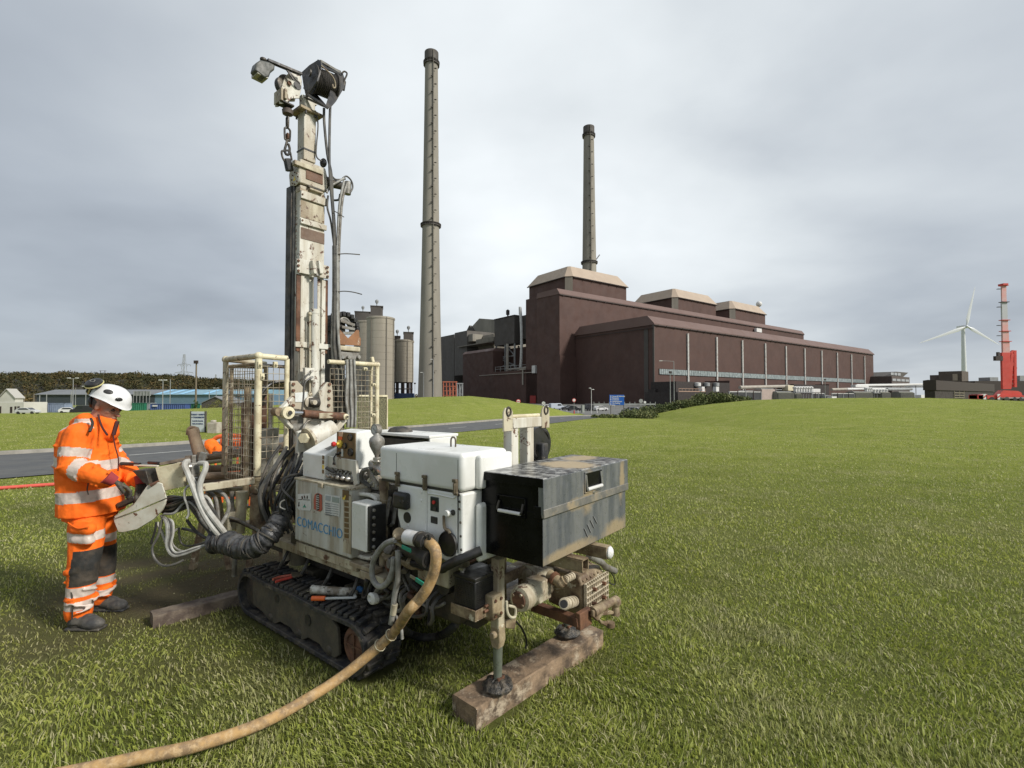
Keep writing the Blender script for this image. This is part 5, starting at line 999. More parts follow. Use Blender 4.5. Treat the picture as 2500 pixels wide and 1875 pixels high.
# --- tracks
def track(yc):
    t0 = MB(); hw = .13; x0, x1, rr_ = -.66, .66, .155
    def path(r, n=9):
        P_ = []
        for i in range(n+1): a = -math.pi/2+math.pi*i/n; P_.append((x1+r*math.cos(a)*1.0, rr_+.02+r*math.sin(a)))
        for i in range(1,8): t = i/8; P_.append((x1+(x0-x1)*t, rr_+.02+r-.010*math.sin(t*math.pi*2)**2))
        for i in range(n+1): a = math.pi/2+math.pi*i/n; P_.append((x0+r*math.cos(a), rr_+.02+r*math.sin(a)))
        for i in range(1,8): t = i/8; P_.append((x0+(x1-x0)*t, rr_+.02-r))
        return P_
    o_, i_ = path(rr_+.0), path(rr_-.03); n = len(o_); vs_ = []
    for (a, b) in o_: vs_ += [(a,yc-hw,b),(a,yc+hw,b)]
    for (a, b) in i_: vs_ += [(a,yc-hw,b),(a,yc+hw,b)]
    fs = []
    for k in range(n):
        j = (k+1) % n; fs += [(2*k,2*j,2*j+1,2*k+1),(2*n+2*k,2*n+2*k+1,2*n+2*j+1,2*n+2*j),(2*k,2*n+2*k,2*n+2*j,2*j),(2*k+1,2*j+1,2*n+2*j+1,2*n+2*k+1)]
    t0.add(vs_, fs)
    # lugs
    d = 0; acc = 0; g = random.Random(3)
    L_ = [V(a,0,b) for a,b in path(rr_+.004)]; 
    for k in range(n):
        a, b = L_[k], L_[(k+1) % n]; seg_ = (b-a).length; u = (b-a).normalized(); nr = V(u.z,0,-u.x)
        while acc < seg_:
            c_ = a+u*acc; 
            for s_ in (-1,1):
                w_ = hw*.86; p0 = c_+V(0,yc+s_*.012,0); p1_ = c_+u*.02+V(0,yc+s_*w_,0); t0.beam(p0+nr*.008, p1_+nr*.008, .032+g.random()*.006, .026, up=tuple(nr))
            acc += .064
        acc -= seg_
    tr = t0.build('track', M['rubber'], rig, bevel=.003, seg=1)
    def outy(e): return yc+e
    mb = MB(); prof = [(-.52,.085),(-.47,.05),(-.36,.055),(-.30,.085),(-.17,.085),(-.10,.05),(0,.055),(.06,.085),(.2,.085),(.27,.05),(.38,.055),(.45,.085),(.60,.10),(.62,.28),(.50,.300),(-.42,.285),(-.50,.24)]
    for s_ in (-1, 1): mb.prism(prof, 'Y', yc+s_*.085, yc+s_*.105)
    fr = mb.build('track_frame', M['mudframe'], tr, bevel=.004)
    for x in (-.41,-.05,.33): q = MB(); q.lathe([(.02,-.1),(.055,-.09),(.055,-.05),(.03,-.04),(.03,.04),(.055,.05),(.055,.09),(.02,.115)], c=(x,yc,.075), axis='Y', n=14); q.build('roller', M['dark'], tr)
    q = MB(); q.lathe([(.0,-.11),(.10,-.10),(.125,-.06),(.125,.06),(.105,.095),(.075,.10),(.07,.09),(.0,.09)], c=(-.66,yc,.175), axis='Y', n=22); q.beam((-.73,yc+.094,.175),(-.59,yc+.094,.175),.01,.012); q.beam((-.66,yc+.094,.105),(-.66,yc+.094,.245),.012,.01)
    q.build('sprocket', M['rust'], tr)
    q = MB(); q.lathe([(.0,-.09),(.12,-.08),(.12,.08),(.08,.09),(0,.09)], c=(.66,yc,.175), axis='Y', n=20); q.build('idler', M['dark'], tr)
    q = MB(); q.lathe([(.001,0),(.028,0),(.028,.004),(.001,.004)], c=(.24,yc+.104,.235), axis='Y', n=14); q.build('oval_hole', M['black'], tr); q = MB(); q.lathe([(.03,0),(.034,0),(.034,.008),(.03,.008)], c=(-.17,yc+.104,.2), axis='Y', n=14); q.build('oval_hole', M['dark'], tr)
    return tr
track(.465); track(-.625)
# --- chassis
mb = MB()
for y in (.2,-.36): mb.box((-1.35,y-.05,.36),(1.05,y+.05,.5))
for x in (-1.3,-.9,-.4,.1,.6,1.0): mb.box((x-.05,-.31,.37),(x+.05,.15,.49))
mb.build('chassis', M['dark'], rig, bevel=.006)
mb = MB(); mb.box((-.5,-.5,.1),(.5,.33,.16)); mb.box((-.35,-.5,.16),(-.2,.33,.36)); mb.box((.2,-.5,.16),(.35,.33,.36)); mb.build('axle_frame', M['mudframe'], rig, bevel=.006)
mb = MB(); mb.box((-.9,-.40,.50),(.62,.42,.56)); mb.box((-.55,.42,.56),(.18,.47,.62)); mb.build('deck', M['grime'], rig, bevel=.004)
mb = MB(); mb.prism([(-.85,.56),(-.62,.56),(-.62,.60),(-.85,.60)],'Y',.1,.5); a = R(*c1(640,1480),y=.48); b = R(*c1(790,1560),y=.48); mb.box((a.x,.44,b.z-.01),(b.x-.1,.50,a.z)); mb.build('step_bracket', M['grime'], rig, bevel=.004)
for i in range(4):
    x = -.35+i*.3; q = MB(); q.tube([(x,.3,.5),(x-.1,.42,.42),(x+.05,.38,.3),(x+.18,.2,.34)], .013, 6); q.build('hose', M['bhose'], rig)
q = MB(); q.cyl((.35,.34,.40),(.35,.34,.62),.07,n=14); q.build('travel_motor', M['mudframe'], rig)
for x in (.45,.62): q = MB(); q.cyl((x,.3,.36),(x,.3,.66),.035,n=10); q.build('front_strut', M['grime'], rig)
# --- lettered cabinet
CX0, CX1, CZ0, CZ1, CY = -.53, .145, .645, 1.072, .50
mb = MB(); mb.box((CX0,.02,CZ0),(CX1,CY,CZ1)); cab = mb.build('control_cabinet', M['panel'], rig, bevel=.012, seg=3)
mb = MB(); mb.box((CX0-.004,.02,CZ1-.004),(CX1+.004,CY+.005,CZ1+.008)); mb.box((CX0-.003,CY+.0005,CZ0+.03),(CX0+.08,CY+.002,CZ1-.03)); mb.build('cabinet_lid', M['grime'], cab, bevel=.003)
def C(x, y, yy=CY): v = R(*c1(x, y), y=yy); return v
def plate_on(pts, m_, nm, par, e=.002, yy=CY, th=.002):
    q = MB(); P_ = []
    for x, y in pts: v = C(x, y, yy); P_.append((v.x, yy+e, v.z))
    q.plate(P_, th, (0,1,0)); return q.build(nm, m_, par, smooth=False)
XD = (-1,0,0)
a, b = C(105,1100), C(548,1225); hgt = C(140,1062).z-C(140,1155).z; cx_ = (a.x+b.x)/2; cz_ = (C(325,1110).z+C(325,1212).z)/2
t_ = text_mesh('COMACCHIO', hgt*1.38, cab, M['blueink'], Matrix.Identity(4), .0008, 'lettering', 1.0, -.0006, space=1.02); wdt = max(v.co.x for v in t_.data.vertices)-min(v.co.x for v in t_.data.vertices); sx = abs(b.x-a.x)/wdt; mx0 = (max(v.co.x for v in t_.data.vertices)+min(v.co.x for v in t_.data.vertices))/2
t_.data.transform(Matrix.Diagonal((sx,1,1,1)) @ Matrix.Translation((-mx0,0,0))); t_.data.transform(textM((cx_, CY+.0025, cz_), XD))
plate_on([(112,830),(240,822),(245,975),(232,992),(125,985),(108,960)], M['wsticker'], 'worn_pictogram_label', cab)
q = MB()
for pts in ([(120,880),(160,878),(158,884),(120,886)],[(150,850),(163,848),(168,875),(155,878)],[(175,845),(184,842),(190,872),(180,874)],[(205,842),(214,846),(212,874),(200,872)],[(125,905),(132,905),(128,935),(120,935)],[(165,880),(235,884),(235,890),(165,886)],[(180,930),(186,930),(186,958),(178,958)],[(118,938),(132,936),(130,948),(116,948)]):
    q.plate([(C(x,y).x,CY+.0045,C(x,y).z) for x,y in pts], .0012, (0,1,0))
q.build('pictogram_marks', M['black'], cab, smooth=False)['kind'] = 'stuff'
plate_on([(165,958),(180,935),(198,960)], M['greenplas'], 'pictogram_triangle', cab, .0046)
plate_on([(280,835),(300,820),(325,824),(350,838),(352,985),(330,1000),(300,990),(272,975),(270,880)], M['redrub'], 'red_badge', cab)
plate_on([(298,826),(322,822),(326,985),(300,990)], M['black'], 'badge_stem', cab, .0045)
q = MB()
for k in range(8): y = 838+k*18; q.plate([(C(x,yy_).x,CY+.0062,C(x,yy_).z) for x,yy_ in ((297,y+8),(326,y),(326,y+6),(297,y+14))], .001, (0,1,0))
q.build('badge_spiral', M['wsticker'], cab, smooth=False)['kind'] = 'stuff'
plate_on([(380,828),(530,852),(522,1055),(372,1012)], M['wsticker'], 'rating_plate', cab)
greytxt = mat('grey_print', (.14,.15,.16), .6); q = MB()
for k in range(6): y = 912+k*22; q.plate([(C(x,yy_).x,CY+.0045,C(x,yy_).z) for x,yy_ in ((385,y),(515,y+24),(515,y+27),(385,y+3))], .001, (0,1,0)); q.plate([(C(x,yy_).x,CY+.0045,C(x,yy_).z) for x,yy_ in ((385,y+7),(430+k*4,y+15),(430+k*4,y+20),(385,y+12))], .001, (0,1,0))
q.build('printed_lines', greytxt, cab, smooth=False)['kind'] = 'stuff'
plate_on([(390,842),(436,850),(434,898),(388,888)], mat('grey_print_light', (.33,.37,.38), .6), 'plate_logo_panel', cab, .0045); plate_on([(455,855),(522,866),(520,918),(452,904)], mat('grey_green_print', (.28,.33,.30), .6), 'plate_logo_panel', cab, .0045)
plate_on([(552,785),(614,795),(612,892),(550,880)], M['brownst'], 'warning_sticker', cab); plate_on([(556,862),(575,858),(580,835),(586,850),(578,884),(560,882)], M['yellow'], 'sticker_symbol', cab, .0045)
for k in range(8):
    y = 905+k*52; plate_on([(570,y),(612,y+6),(612,y+46),(572,y+40)], M['brownst'] if k < 7 else M['grime'], 'square_sticker', cab)
q = MB(); v = C(345,740); q.cbox((v.x,CY+.008,v.z),(.05,.016,.03)); q.build('lid_catch', M['grime'], cab, bevel=.003)
# relay box on the cabinet's rear end, with its cover frame
a, b = R(*c1(635,900),y=.58), R(*c1(780,1395),y=.58); rb_ = MB(); rb_.box((b.x,.47,.755),(a.x,.58,1.028)); rbo = rb_.build('relay_box', M['white'], rig, bevel=.008)
q = MB(); q.box((b.x-.018,.455,.765),(b.x-.001,.572,1.018)); q.build('relay_side', M['black'], rbo, bevel=.002)
for k in range(6): q = MB(); z = .785+k*.042; q.lathe([(.010,0),(.010,.008),(.006,.012),(.001,.012)], c=(b.x-.018,.545,z), axis=(V(0,1,0),V(0,0,1),V(-1,0,0)), n=10); q.build('relay_plug', M['dull'], rbo)
mb = MB(); P_ = [R(*c1(*p),y=.44) for p in ((625,830),(700,828),(800,838),(860,862),(880,900),(885,1000),(888,1200),(885,1380),(870,1430),(830,1458),(760,1452),(625,1405))]
mb.tube([(p.x,.44,p.z) for p in P_], .012, 8, 3); 
for k, p in enumerate(zip(P_, P_[1:])): mb.beam((p[0].x,.415,p[0].z),(p[1].x,.415,p[1].z),.006,.06,up=(0,1,0))
mb.build('box_frame', M['worn'], rig)
q = MB(); p = R(*c1(955,690),y=.4); q.cyl((p.x,.4,.62),(p.x,.4,1.14),.026,n=14); q.cyl((p.x,.4,1.08),(p.x,.4,1.145),.031,n=14); rp = q.build('rusty_riser_pipe', M['brownwhite'], rig)
for y_ in (1010,1250): v = R(*c1(875,y_),y=.43); q = MB(); q.box((p.x,.427,v.z-.025),(v.x+.02,.433,v.z+.025)); q.cyl((v.x,.433,v.z),(v.x,.445,v.z),.012,n=6); q.build('pipe_clip', M['rust'], rp)
# --- white angled console cabinet above
mb = MB(); X0, X1 = -.14, .14; mb.prism([(.45,1.082),(.45,1.252),(.17,1.385),(.06,1.385),(.06,1.082)], 'X', X0, X1); con = mb.build('console_cabinet', M['white'], rig, bevel=.01, seg=3)
for k in range(4): v = R(*m3(1130,1150+k*48),y=.45); q = MB(); q.cbox((X0+.012,.4515,v.z),(.022,.002,.026)); q.build('console_sticker', M['brownst'] if k != 2 else M['yellow'], con, smooth=False)
q = MB(); v = R(*m3(1215,1085),y=.3); q.plate([(-.10,.40,1.285),(-.06,.40,1.285),(-.10,.28,1.342),(-.14,.28,1.342)], .003, (0,.4,.9)); q.build('slope_label', M['dull'], con, smooth=False)
q = MB(); v = R(*m3(895,1170),y=.45); q.cbox((X1+.02,.42,v.z),(.04,.03,.02)); q.build('side_lug', M['white'], con, bevel=.004)
# instrument panel box
a, b = R(*m3(1260,880),y=.40), R(*m3(1450,1180),y=.40)
mb = MB(); mb.prism([(.40,b.z),(.40,a.z),(.29,a.z+.012),(.22,a.z-.07),(.22,b.z-.06),(.38,b.z-.06)], 'X', b.x, a.x); ip = mb.build('instrument_box', M['white'], rig, bevel=.008)
mb = MB(); mb.box((b.x+.004,.40,b.z+.004),(a.x-.004,.408,a.z-.004)); mb.build('instrument_panel', M['brownst'], ip, bevel=.002)
def IP(x, y): v = R(*m3(x, y), y=.408); return v
v = IP(1290,1010); q = MB(); q.lathe([(.026,0),(.026,.012),(.012,.014),(.010,.03),(.001,.03)], c=(v.x,.408,v.z), axis='Y', n=18); q.build('button_ring', M['yellow'], ip); q = MB(); q.lathe([(.008,.03),(.016,.034),(.018,.045),(.012,.055),(.001,.056)], c=(v.x+.012,.408,v.z), axis='Y', n=16); q.build('emergency_button', M['redplas'], ip)
for (x, y, r_) in ((1395,945,.022),(1340,1030,.020),(1398,1095,.026)):
    v = IP(x, y); q = MB(); q.lathe([(r_,0),(r_,.008),(r_*.85,.012),(r_*.8,.008),(.001,.007)], c=(v.x,.408,v.z), axis='Y', n=18); d_ = q.build('dial', M['black'], ip); q = MB(); q.lathe([(r_*.72,0),(r_*.72,.001),(.001,.001)], c=(v.x,.4162,v.z), axis='Y', n=16); q.build('dial_face', M['brass'] if r_ < .025 else M['dark'], d_)
v = IP(1296,912); q = MB(); q.cbox((v.x,.4095,v.z),(.045,.003,.03)); q.build('panel_sticker', mat('peach_sticker', (.62,.42,.28), .5), ip); v = IP(1290,952); q = MB(); q.cbox((v.x,.4095,v.z),(.045,.003,.022)); q.build('panel_sticker', M['orange'], ip)
v = IP(1310,1100); q = MB(); q.cbox((v.x,.4095,v.z),(.022,.003,.05)); q.build('panel_sticker', M['wsticker'], ip)
for (x, y) in ((1300,1100),(1275,1115)): v = IP(x,y); q = MB(); q.cyl((v.x,.408,v.z),(v.x+.008,.43,v.z),.007,n=8); q.build('key_switch', M['black'], ip)
v = IP(1255,1150); q = MB(); q.tube([(v.x,.415,v.z+.02),(v.x+.004,.43,v.z),(v.x,.43,v.z-.02)],.004,6); 
for dx in (-.012,0,.012): q.tube([(v.x,.43,v.z-.02),(v.x+dx,.43,v.z-.045)],.004,5,1)
q.build('key_bunch', M['black'], ip)
# bracket leg and lever bank
mb = MB(); P_ = [R(*m3(*p),y=.425) for p in ((1110,1125),(1445,1180),(1460,1420),(1425,1440),(1400,1290),(1155,1245))]; mb.plate([(p.x,.425,p.z) for p in P_], .02, (0,-1,0)); mb.build('console_bracket', M['worn'], rig, bevel=.003)
mb = MB(); a, b = R(*m3(1170,1250),y=.43), R(*m3(1410,1400),y=.43); mb.box((b.x,.30,b.z),(a.x,.43,a.z-.035)); lb = mb.build('valve_bank', M['dull'], rig, bevel=.006)
for k in range(5): x = a.x+(b.x-a.x)*(k+.5)/5; q = MB(); q.lathe([(.013,0),(.016,.004),(.016,.03),(.008,.04),(.001,.04)], c=(x,.42,b.z+.02), axis='Y', n=10); q.cyl((x,.37,a.z-.04),(x,.42,a.z-.005),.008,n=6); q.build('valve_spool', M['steel'], lb)
q = MB(); 
for k in range(7): x0 = a.x+(b.x-a.x)*k/7; q.beam((x0,.432,a.z-.04),(x0-.03,.40,a.z),.003,.005); q.beam((x0-.03,.432,a.z-.04),(x0,.40,a.z),.003,.005)
q.build('bank_grille', M['steel'], lb, smooth=False)['kind'] = 'stuff'
u, v = R(*m3(1150,1255),y=.46), R(*m3(1300,1340),y=.44); q = MB(); q.cyl(tuple(u),tuple(u.lerp(v,.5)),.012,.009,n=10); q.cyl(tuple(u.lerp(v,.45)),tuple(v),.005,n=8); q.build('hand_lever', M['black'], rig)
# --- gauge, swivel and fittings
p = R(*m3(1660,970),y=.36); gx, gz0 = p.x, p.z
mb = MB(); mb.lathe([(.012,-.22),(.014,-.10),(.03,-.07),(.045,-.04),(.05,-.01),(.045,.01),(.02,.03),(.012,.05),(.010,.075)], c=(gx,.36,gz0), n=16); sw = mb.build('pulsation_damper', M['dull'], rig)
g_ = R(*m3(1650,865),y=.36); q = MB(); ax = (V(-1,0,0), V(0,0,1), V(.35,.93,0).normalized()); q.lathe([(.001,-.02),(.032,-.02),(.035,-.015),(.035,.012),(.031,.014),(.030,.010),(.001,.010)], c=(g_.x,.36,g_.z), axis=ax, n=24); gg = q.build('pressure_gauge', M['dull'], rig); q = MB(); q.lathe([(.001,.0105),(.027,.0105),(.027,.0115),(.001,.0115)], c=(g_.x,.36,g_.z), axis=ax, n=22); q.build('gauge_face', M['gauge'], gg)
q = MB(); n_ = ax[2]; c_ = V(g_.x,.36,g_.z)+n_*.013; q.beam(c_-V(.01,0,.006), c_+V(.012,0,.01), .002,.002); q.build('gauge_needle', M['black'], gg)
q = MB(); f0 = R(*m3(1660,1195),y=.37); q.cyl((f0.x,.37,f0.z+.03),(f0.x,.37,f0.z-.06),.024,n=12); q.cyl((f0.x+.09,.34,f0.z-.02),(f0.x-.10,.40,f0.z-.045),.028,n=12); q.cyl((f0.x-.085,.395,f0.z-.04),(f0.x-.13,.405,f0.z-.05),.034,.030,n=12); q.cyl((f0.x-.13,.405,f0.z-.05),(f0.x-.15,.41,f0.z-.055),.018,n=10); q.lathe([(.02,-.01),(.034,-.005),(.034,.005),(.02,.01)], c=(f0.x,.37,f0.z+.005), n=12); q.build('tee_fitting', M['steel'], rig, bevel=.002)
q = MB(); q.ell((f0.x+.06,.34,f0.z-.06),(.06,.05,.035)); q.plate([(f0.x+.02,.42,f0.z-.03),(f0.x-.10,.43,f0.z-.11),(f0.x-.10,.43,f0.z-.13),(f0.x+.0,.42,f0.z-.09)],.008,(0,1,0)); q.build('tap_handle', M['dull'], rig)
q = MB(); q.tube([(f0.x+.02,.38,f0.z-.04),(f0.x+.09,.41,f0.z-.06),(f0.x+.11,.40,f0.z-.12),(f0.x+.06,.37,f0.z-.16)], .015, 8); q.build('hose', M['bhose'], rig)
q = MB(); q.box((-.62,.0,1.0),(-.16,.36,1.05)); q.box((-.75,-.1,.6),(-.56,.36,.95)); q.build('hydraulic_block', M['dark'], rig, bevel=.01)
g = random.Random(5)
for k in range(12):
    q = MB(); x = -.60-.16*g.random(); y = .2+.2*g.random(); z = 1.05-.04*g.random(); q.tube([(x,y,z),(x-.05*g.random(),y+.05,z-.15),(x+.04-.1*g.random(),y+.03,.8+.1*g.random()),(x-.06,y-.05,.62)], .010+.006*g.random(), 7); q.build('hose', g.choice([M['bhose'],M['ghose'],M['dull'],M['black']]), rig)
for k in range(9): q = MB(); c_ = (-.30-.42*g.random(), .20+.18*g.random(), 1.07+.05*g.random()); s_ = .02+.02*g.random(); q.cbox(c_, (s_*2,s_*1.6,s_*1.3)); q.cyl((c_[0],c_[1],c_[2]),(c_[0]+.05*g.random(),c_[1]+.04,c_[2]+.03),s_*.5,n=8); q.build('valve_fitting', g.choice([M['dull'],M['steel'],M['grime']]), rig, bevel=.003)
g = random.Random(23)
for k in range(16):
    x = .18+.45*g.random(); y = .30+.22*g.random(); z = .62+.1*g.random(); q = MB(); q.tube([(x,y,z),(x+.1*(g.random()-.5),y+.05,z+.22),(x+.16*(g.random()-.5),y-.04,z+.42),(x+.1,y-.18,z+.55)], .008+.007*g.random(), 6); q.build('hose', g.choice([M['bhose'],M['black'],M['dark'],M['ghose']]), rig)
for k in range(14):
    y = -.2+.55*g.random(); x = -1.35+.75*g.random(); q = MB(); q.tube([(x,y,.62),(x+.05,.42,.55),(x+.1*g.random(),.46,.44+.1*g.random()),(x+.25*g.random(),.40,.40),(x+.3,.2,.5)], .008+.008*g.random(), 6); q.build('hose', g.choice([M['bhose'],M['black'],M['dark'],M['rust'],M['dull']]), rig)
# --- engine cover
EX0, EX1, EY0, EY1 = -1.475, -.80, .13, .50
mb = MB(); mb.box((EX0,EY0,1.166),(EX1,EY1,1.362)); eh = mb.build('engine_hood', M['white'], rig, bevel=.024, seg=4)
mb = MB(); pr = [(-.965,1.160),(EX0,1.160),(EX0,.845),(-1.44,.80),(-1.35,.80),(-1.0,.885),(-.965,.98)]; mb.prism(pr, 'Y', EY0, EY1-.004); eb = mb.build('engine_body', M['white'], rig, bevel=.012, seg=3)
mb = MB(); mb.box((EX0+.03,EY0+.02,1.158),(EX1-.02,EY1-.006,1.170)); mb.build('hood_seal', M['black'], rig)
q = MB(); q.box((EX0-.04,EY0,.80),(EX0-.002,EY1-.09,1.10)); q.build('rear_panel', M['white'], rig, bevel=.02, seg=3); q = MB(); q.box((EX0-.035,EY0+.0,1.17),(EX0+.01,EY1-.10,1.345)); q.build('hood_bulge', M['white'], rig, bevel=.014, seg=3)
q = MB(); q.box((-.9635,EY1-.02,1.18),(-.9605,EY1+.0008,1.33)); q.build('hood_joint', M['black'], eh, smooth=False); q = MB(); q.box((EX0+.028,EY1-.01,.86),(EX0+.031,EY1+.0005,1.33)); q.build('hood_joint', M['black'], eh, smooth=False)
def E(x, y, yy=.5): return R(*c1(x, y), y=yy)
for (x, y) in ((1092,680),(1360,715),(1660,760)):
    v = E(x, y, .505); q = MB(); q.cbox((v.x,.506,v.z-.005),(.022,.014,.075)); q.cyl((v.x,.515,v.z+.02),(v.x,.515,v.z-.035),.009,.006,n=8); q.cbox((v.x,.512,v.z+.032),(.028,.016,.016)); q.cyl((v.x-.016,.510,v.z-.03),(v.x+.016,.510,v.z-.03),.006,n=8); q.build('hood_latch', M['brass'], eh, bevel=.002)
a, b = E(1080,795), E(1212,985); q = MB(); q.box((b.x,.49,b.z),(a.x,.535,a.z)); q.build('air_vent', M['black'], eb, bevel=.018, seg=4)
for k in range(2): v = E(1110+k*30,905,.535); q = MB(); q.lathe([(.010,0),(.007,.004),(.001,.004)], c=(v.x,.535,v.z), axis='Y', n=10); q.build('vent_screw', M['dark'], eb)
a, b = E(1405,850), E(1490,1012); q = MB(); q.box((b.x,.49,b.z),(a.x,.499,a.z)); wdw = q.build('panel_window', M['glass'], eb, bevel=.008, seg=3); v = E(1445,910,.5); q = MB(); q.lathe([(.001,0),(.010,0),(.010,.006),(.001,.006)], c=(v.x,.499,v.z), axis='Y', n=12); q.build('warning_light', M['redplas'], wdw); v = E(1455,975,.5); q = MB(); q.lathe([(.001,0),(.012,0),(.012,.006),(.001,.006)], c=(v.x,.499,v.z), axis='Y', n=12); q.build('start_button', M['dark'], wdw)
a, b = E(1410,1045), E(1476,1128); q = MB(); q.box((b.x,.49,b.z),(a.x,.499,a.z)); q.build('hour_counter', M['black'], eb, bevel=.003)
v = E(1180,1060); q = MB(); q.lathe([(.001,0),(.030,0),(.030,.003),(.001,.003)], c=(v.x,.4965,v.z), axis='Y', n=20); q.build('round_opening', M['black'], eb)
q = MB(); P_ = [E(*p,.498) for p in ((1375,1450),(1375,860),(1400,828),(1440,828),(1640,870),(1672,900),(1672,1490))]; q.tube([(p.x,.4975,p.z) for p in P_], .0045, 5, 2); q.build('pressed_outline', M['white'], eb)
v = E(1590,1015); q = MB(); q.lathe([(.018,0),(.018,.018),(.014,.024),(.001,.025)], c=(v.x,.496,v.z), axis='Y', n=14); q.build('white_cap', M['white'], eb); v = E(1630,1012); q = MB(); q.lathe([(.015,0),(.015,.004),(.001,.004)], c=(v.x,.496,v.z), axis='Y', n=14); q.build('round_opening', M['black'], eb)
v = E(1588,1315); q = MB(); q.lathe([(.001,0),(.062,0),(.066,.008),(.062,.016),(.058,.016),(.056,.010),(.001,.014)], c=(v.x,.496,v.z), axis='Y', n=26); q.build('filler_cap', M['black'], eb); P_ = [E(*p,.51) for p in ((1545,1040),(1552,1160),(1590,1185),(1605,1215))]; q = MB(); q.tube([(p.x,.512,p.z) for p in P_], .008, 6, 3); q.build('cap_handle', M['brass'], eb)
for (x, y) in ((1690,840),(1695,905),(1695,978),(1702,1110),(1705,1245),(1710,1378)): v = E(x, y); q = MB(); q.lathe([(.007,0),(.006,.004),(.001,.005)], c=(v.x,.496,v.z), axis='Y', n=8); q.build('panel_bolt', M['dark'], eb)
for (x, y) in ((1318,812),(1318,893),(1183,1135),(1360,1182)): v = E(x, y); q = MB(); q.lathe([(.007,0),(.005,.004),(.001,.005)], c=(v.x,.496,v.z), axis='Y', n=8); q.build('panel_rivet', M['white'], eb)
v = R(*c1(1635,365),z=1.362); q = MB(); q.tube([(v.x-.018,v.y,1.355),(v.x-.018,v.y,1.40),(v.x-.008,v.y,1.415),(v.x+.008,v.y,1.415),(v.x+.018,v.y,1.40),(v.x+.018,v.y,1.355)], .005, 6); q.build('lifting_eye', M['brass'], eh)
# --- white tank box beyond with black dome
a, b = R(*c1(800,250),y=-.30), R(*c1(1400,255),y=-.30); mb = MB(); mb.box((b.x,-.62,1.325),(a.x+.1,-.30,1.348)); mb.box((b.x,-.60,.9),(b.x+.02,-.31,1.325)); mb.box((a.x+.05,-.60,.9),(a.x+.08,-.31,1.325)); wt = mb.build('cooler_housing', M['white'], rig, bevel=.005); q = MB(); q.box((b.x+.025,-.58,.9),(a.x+.05,-.34,1.30)); q.build('dark_void_fill', M['black'], wt)  # inner black block stands in for the dark of the open void
v = R(*c1(1115,245),y=-.45); q = MB(); q.ell((v.x,-.45,1.350),(.115,.10,.045),20,10); q.build('black_dome', M['rubber'], rig)
# --- lifting cradle (two posts and a crossbar)
TX_ = -1.41; mb = MB(); a, b = R(*c4(395,150),x=TX_), R(*c4(705,150),x=TX_); mb.box((TX_-.025,b.y,1.462),(TX_+.025,a.y,1.523)); mb.build('cradle_crossbar', M['worn'], rig, bevel=.004)
mb = MB(); mb.cyl((TX_-.005,b.y,1.532),(TX_-.005,a.y,1.532),.012,n=10); mb.build('cradle_roller', M['cream'], rig)
for (x0, x1) in ((395,495),(540,635)): u, v = R(*c4(x0,300),x=TX_-.02), R(*c4(x1,300),x=TX_-.02); mb = MB(); yc = (u.y+v.y)/2; mb.box((TX_-.02,yc-.033,.80),(TX_+.045,yc+.033,1.462)); mb.build('cradle_post', M['worn'], rig, bevel=.005)
for (xa, xb) in ((305,385),(660,722)):
    u, v = R(*c4(xa,170),x=TX_), R(*c4(xb,170),x=TX_); yc = (u.y+v.y)/2; hw_ = .042; mb = MB(); mb.prism([(yc-hw_,1.45),(yc+hw_,1.45),(yc+hw_,1.56),(yc+hw_*.6,1.585),(yc-hw_*.6,1.585),(yc-hw_,1.56)],'X',TX_-.03,TX_-.018); e_ = mb.build('cradle_cheek', M['grime'], rig, bevel=.003); q = MB(); q.tube([(TX_-.03,yc+.020*math.cos(t*.63),1.563+.024*math.sin(t*.63)) for t in range(10)], .007, 6, 2, closed=True); q.build('shackle_ring', M['dark'], e_)
q = MB(); q.lathe([(.03,-.02),(.12,-.02),(.12,.02),(.03,.02)], c=(TX_+.12,R(*c4(660,360),x=TX_+.12).y,1.33), axis='X', n=22); q.tube([(TX_+.12+.02*math.sin(k),R(*c4(660,360),x=TX_+.12).y+.1*math.cos(k*.5),1.33+.10*math.sin(k*.5)) for k in range(26)], .012, 6, 2); q.build('hose_reel', M['black'], rig); q = MB(); yb_ = R(*c4(640,440),x=TX_+.1).y; q.box((TX_+.05,yb_-.07,1.02),(TX_+.15,yb_+.0,1.34)); q.build('rubber_step', M['rubber'], rig, bevel=.01)
# --- rear frame, battery, jacks, pump, hitch
mb = MB(); a = R(*c3(640,490),y=.45); b = R(*c3(800,560),y=.45); bt0, bt1 = b.x, a.x; byy = .45; by0 = .25
mb.box((bt0,by0,.575),(bt1,byy,.715)); bat = mb.build('battery', M['black'], rig, bevel=.006); q = MB(); q.box((bt0-.004,by0-.004,.715),(bt1+.004,byy+.004,.735)); q.build('battery_lid', M['black'], bat, bevel=.004)
q = MB(); 
for k in range(13): z = .585+k*.0095; q.box((bt0+.012,byy,z),(bt1-.012,byy+.003,z+.0045)); q.box((bt0-.003,by0+.012,z),(bt0,byy-.012,z+.0045))
q.build('battery_ribs', M['black'], bat, smooth=False)['kind'] = 'stuff'
for (x, y) in ((bt1-.03,byy-.03),(bt0+.03,by0+.03)): q = MB(); q.cyl((x,y,.735),(x,y,.755),.012,n=8); q.cbox((x,y,.75),(.03,.02,.012)); q.build('battery_terminal', M['steel'], bat)
mb = MB(); mb.box((bt0-.012,by0-.04,.525),(bt1+.012,byy+.012,.530)); mb.box((bt0-.012,byy+.006,.530),(bt1+.012,byy+.012,.58)); mb.box((bt0-.012,by0-.04,.530),(bt0-.006,byy+.006,.58)); mb.build('battery_tray', M['brownwhite'], rig, bevel=.002)
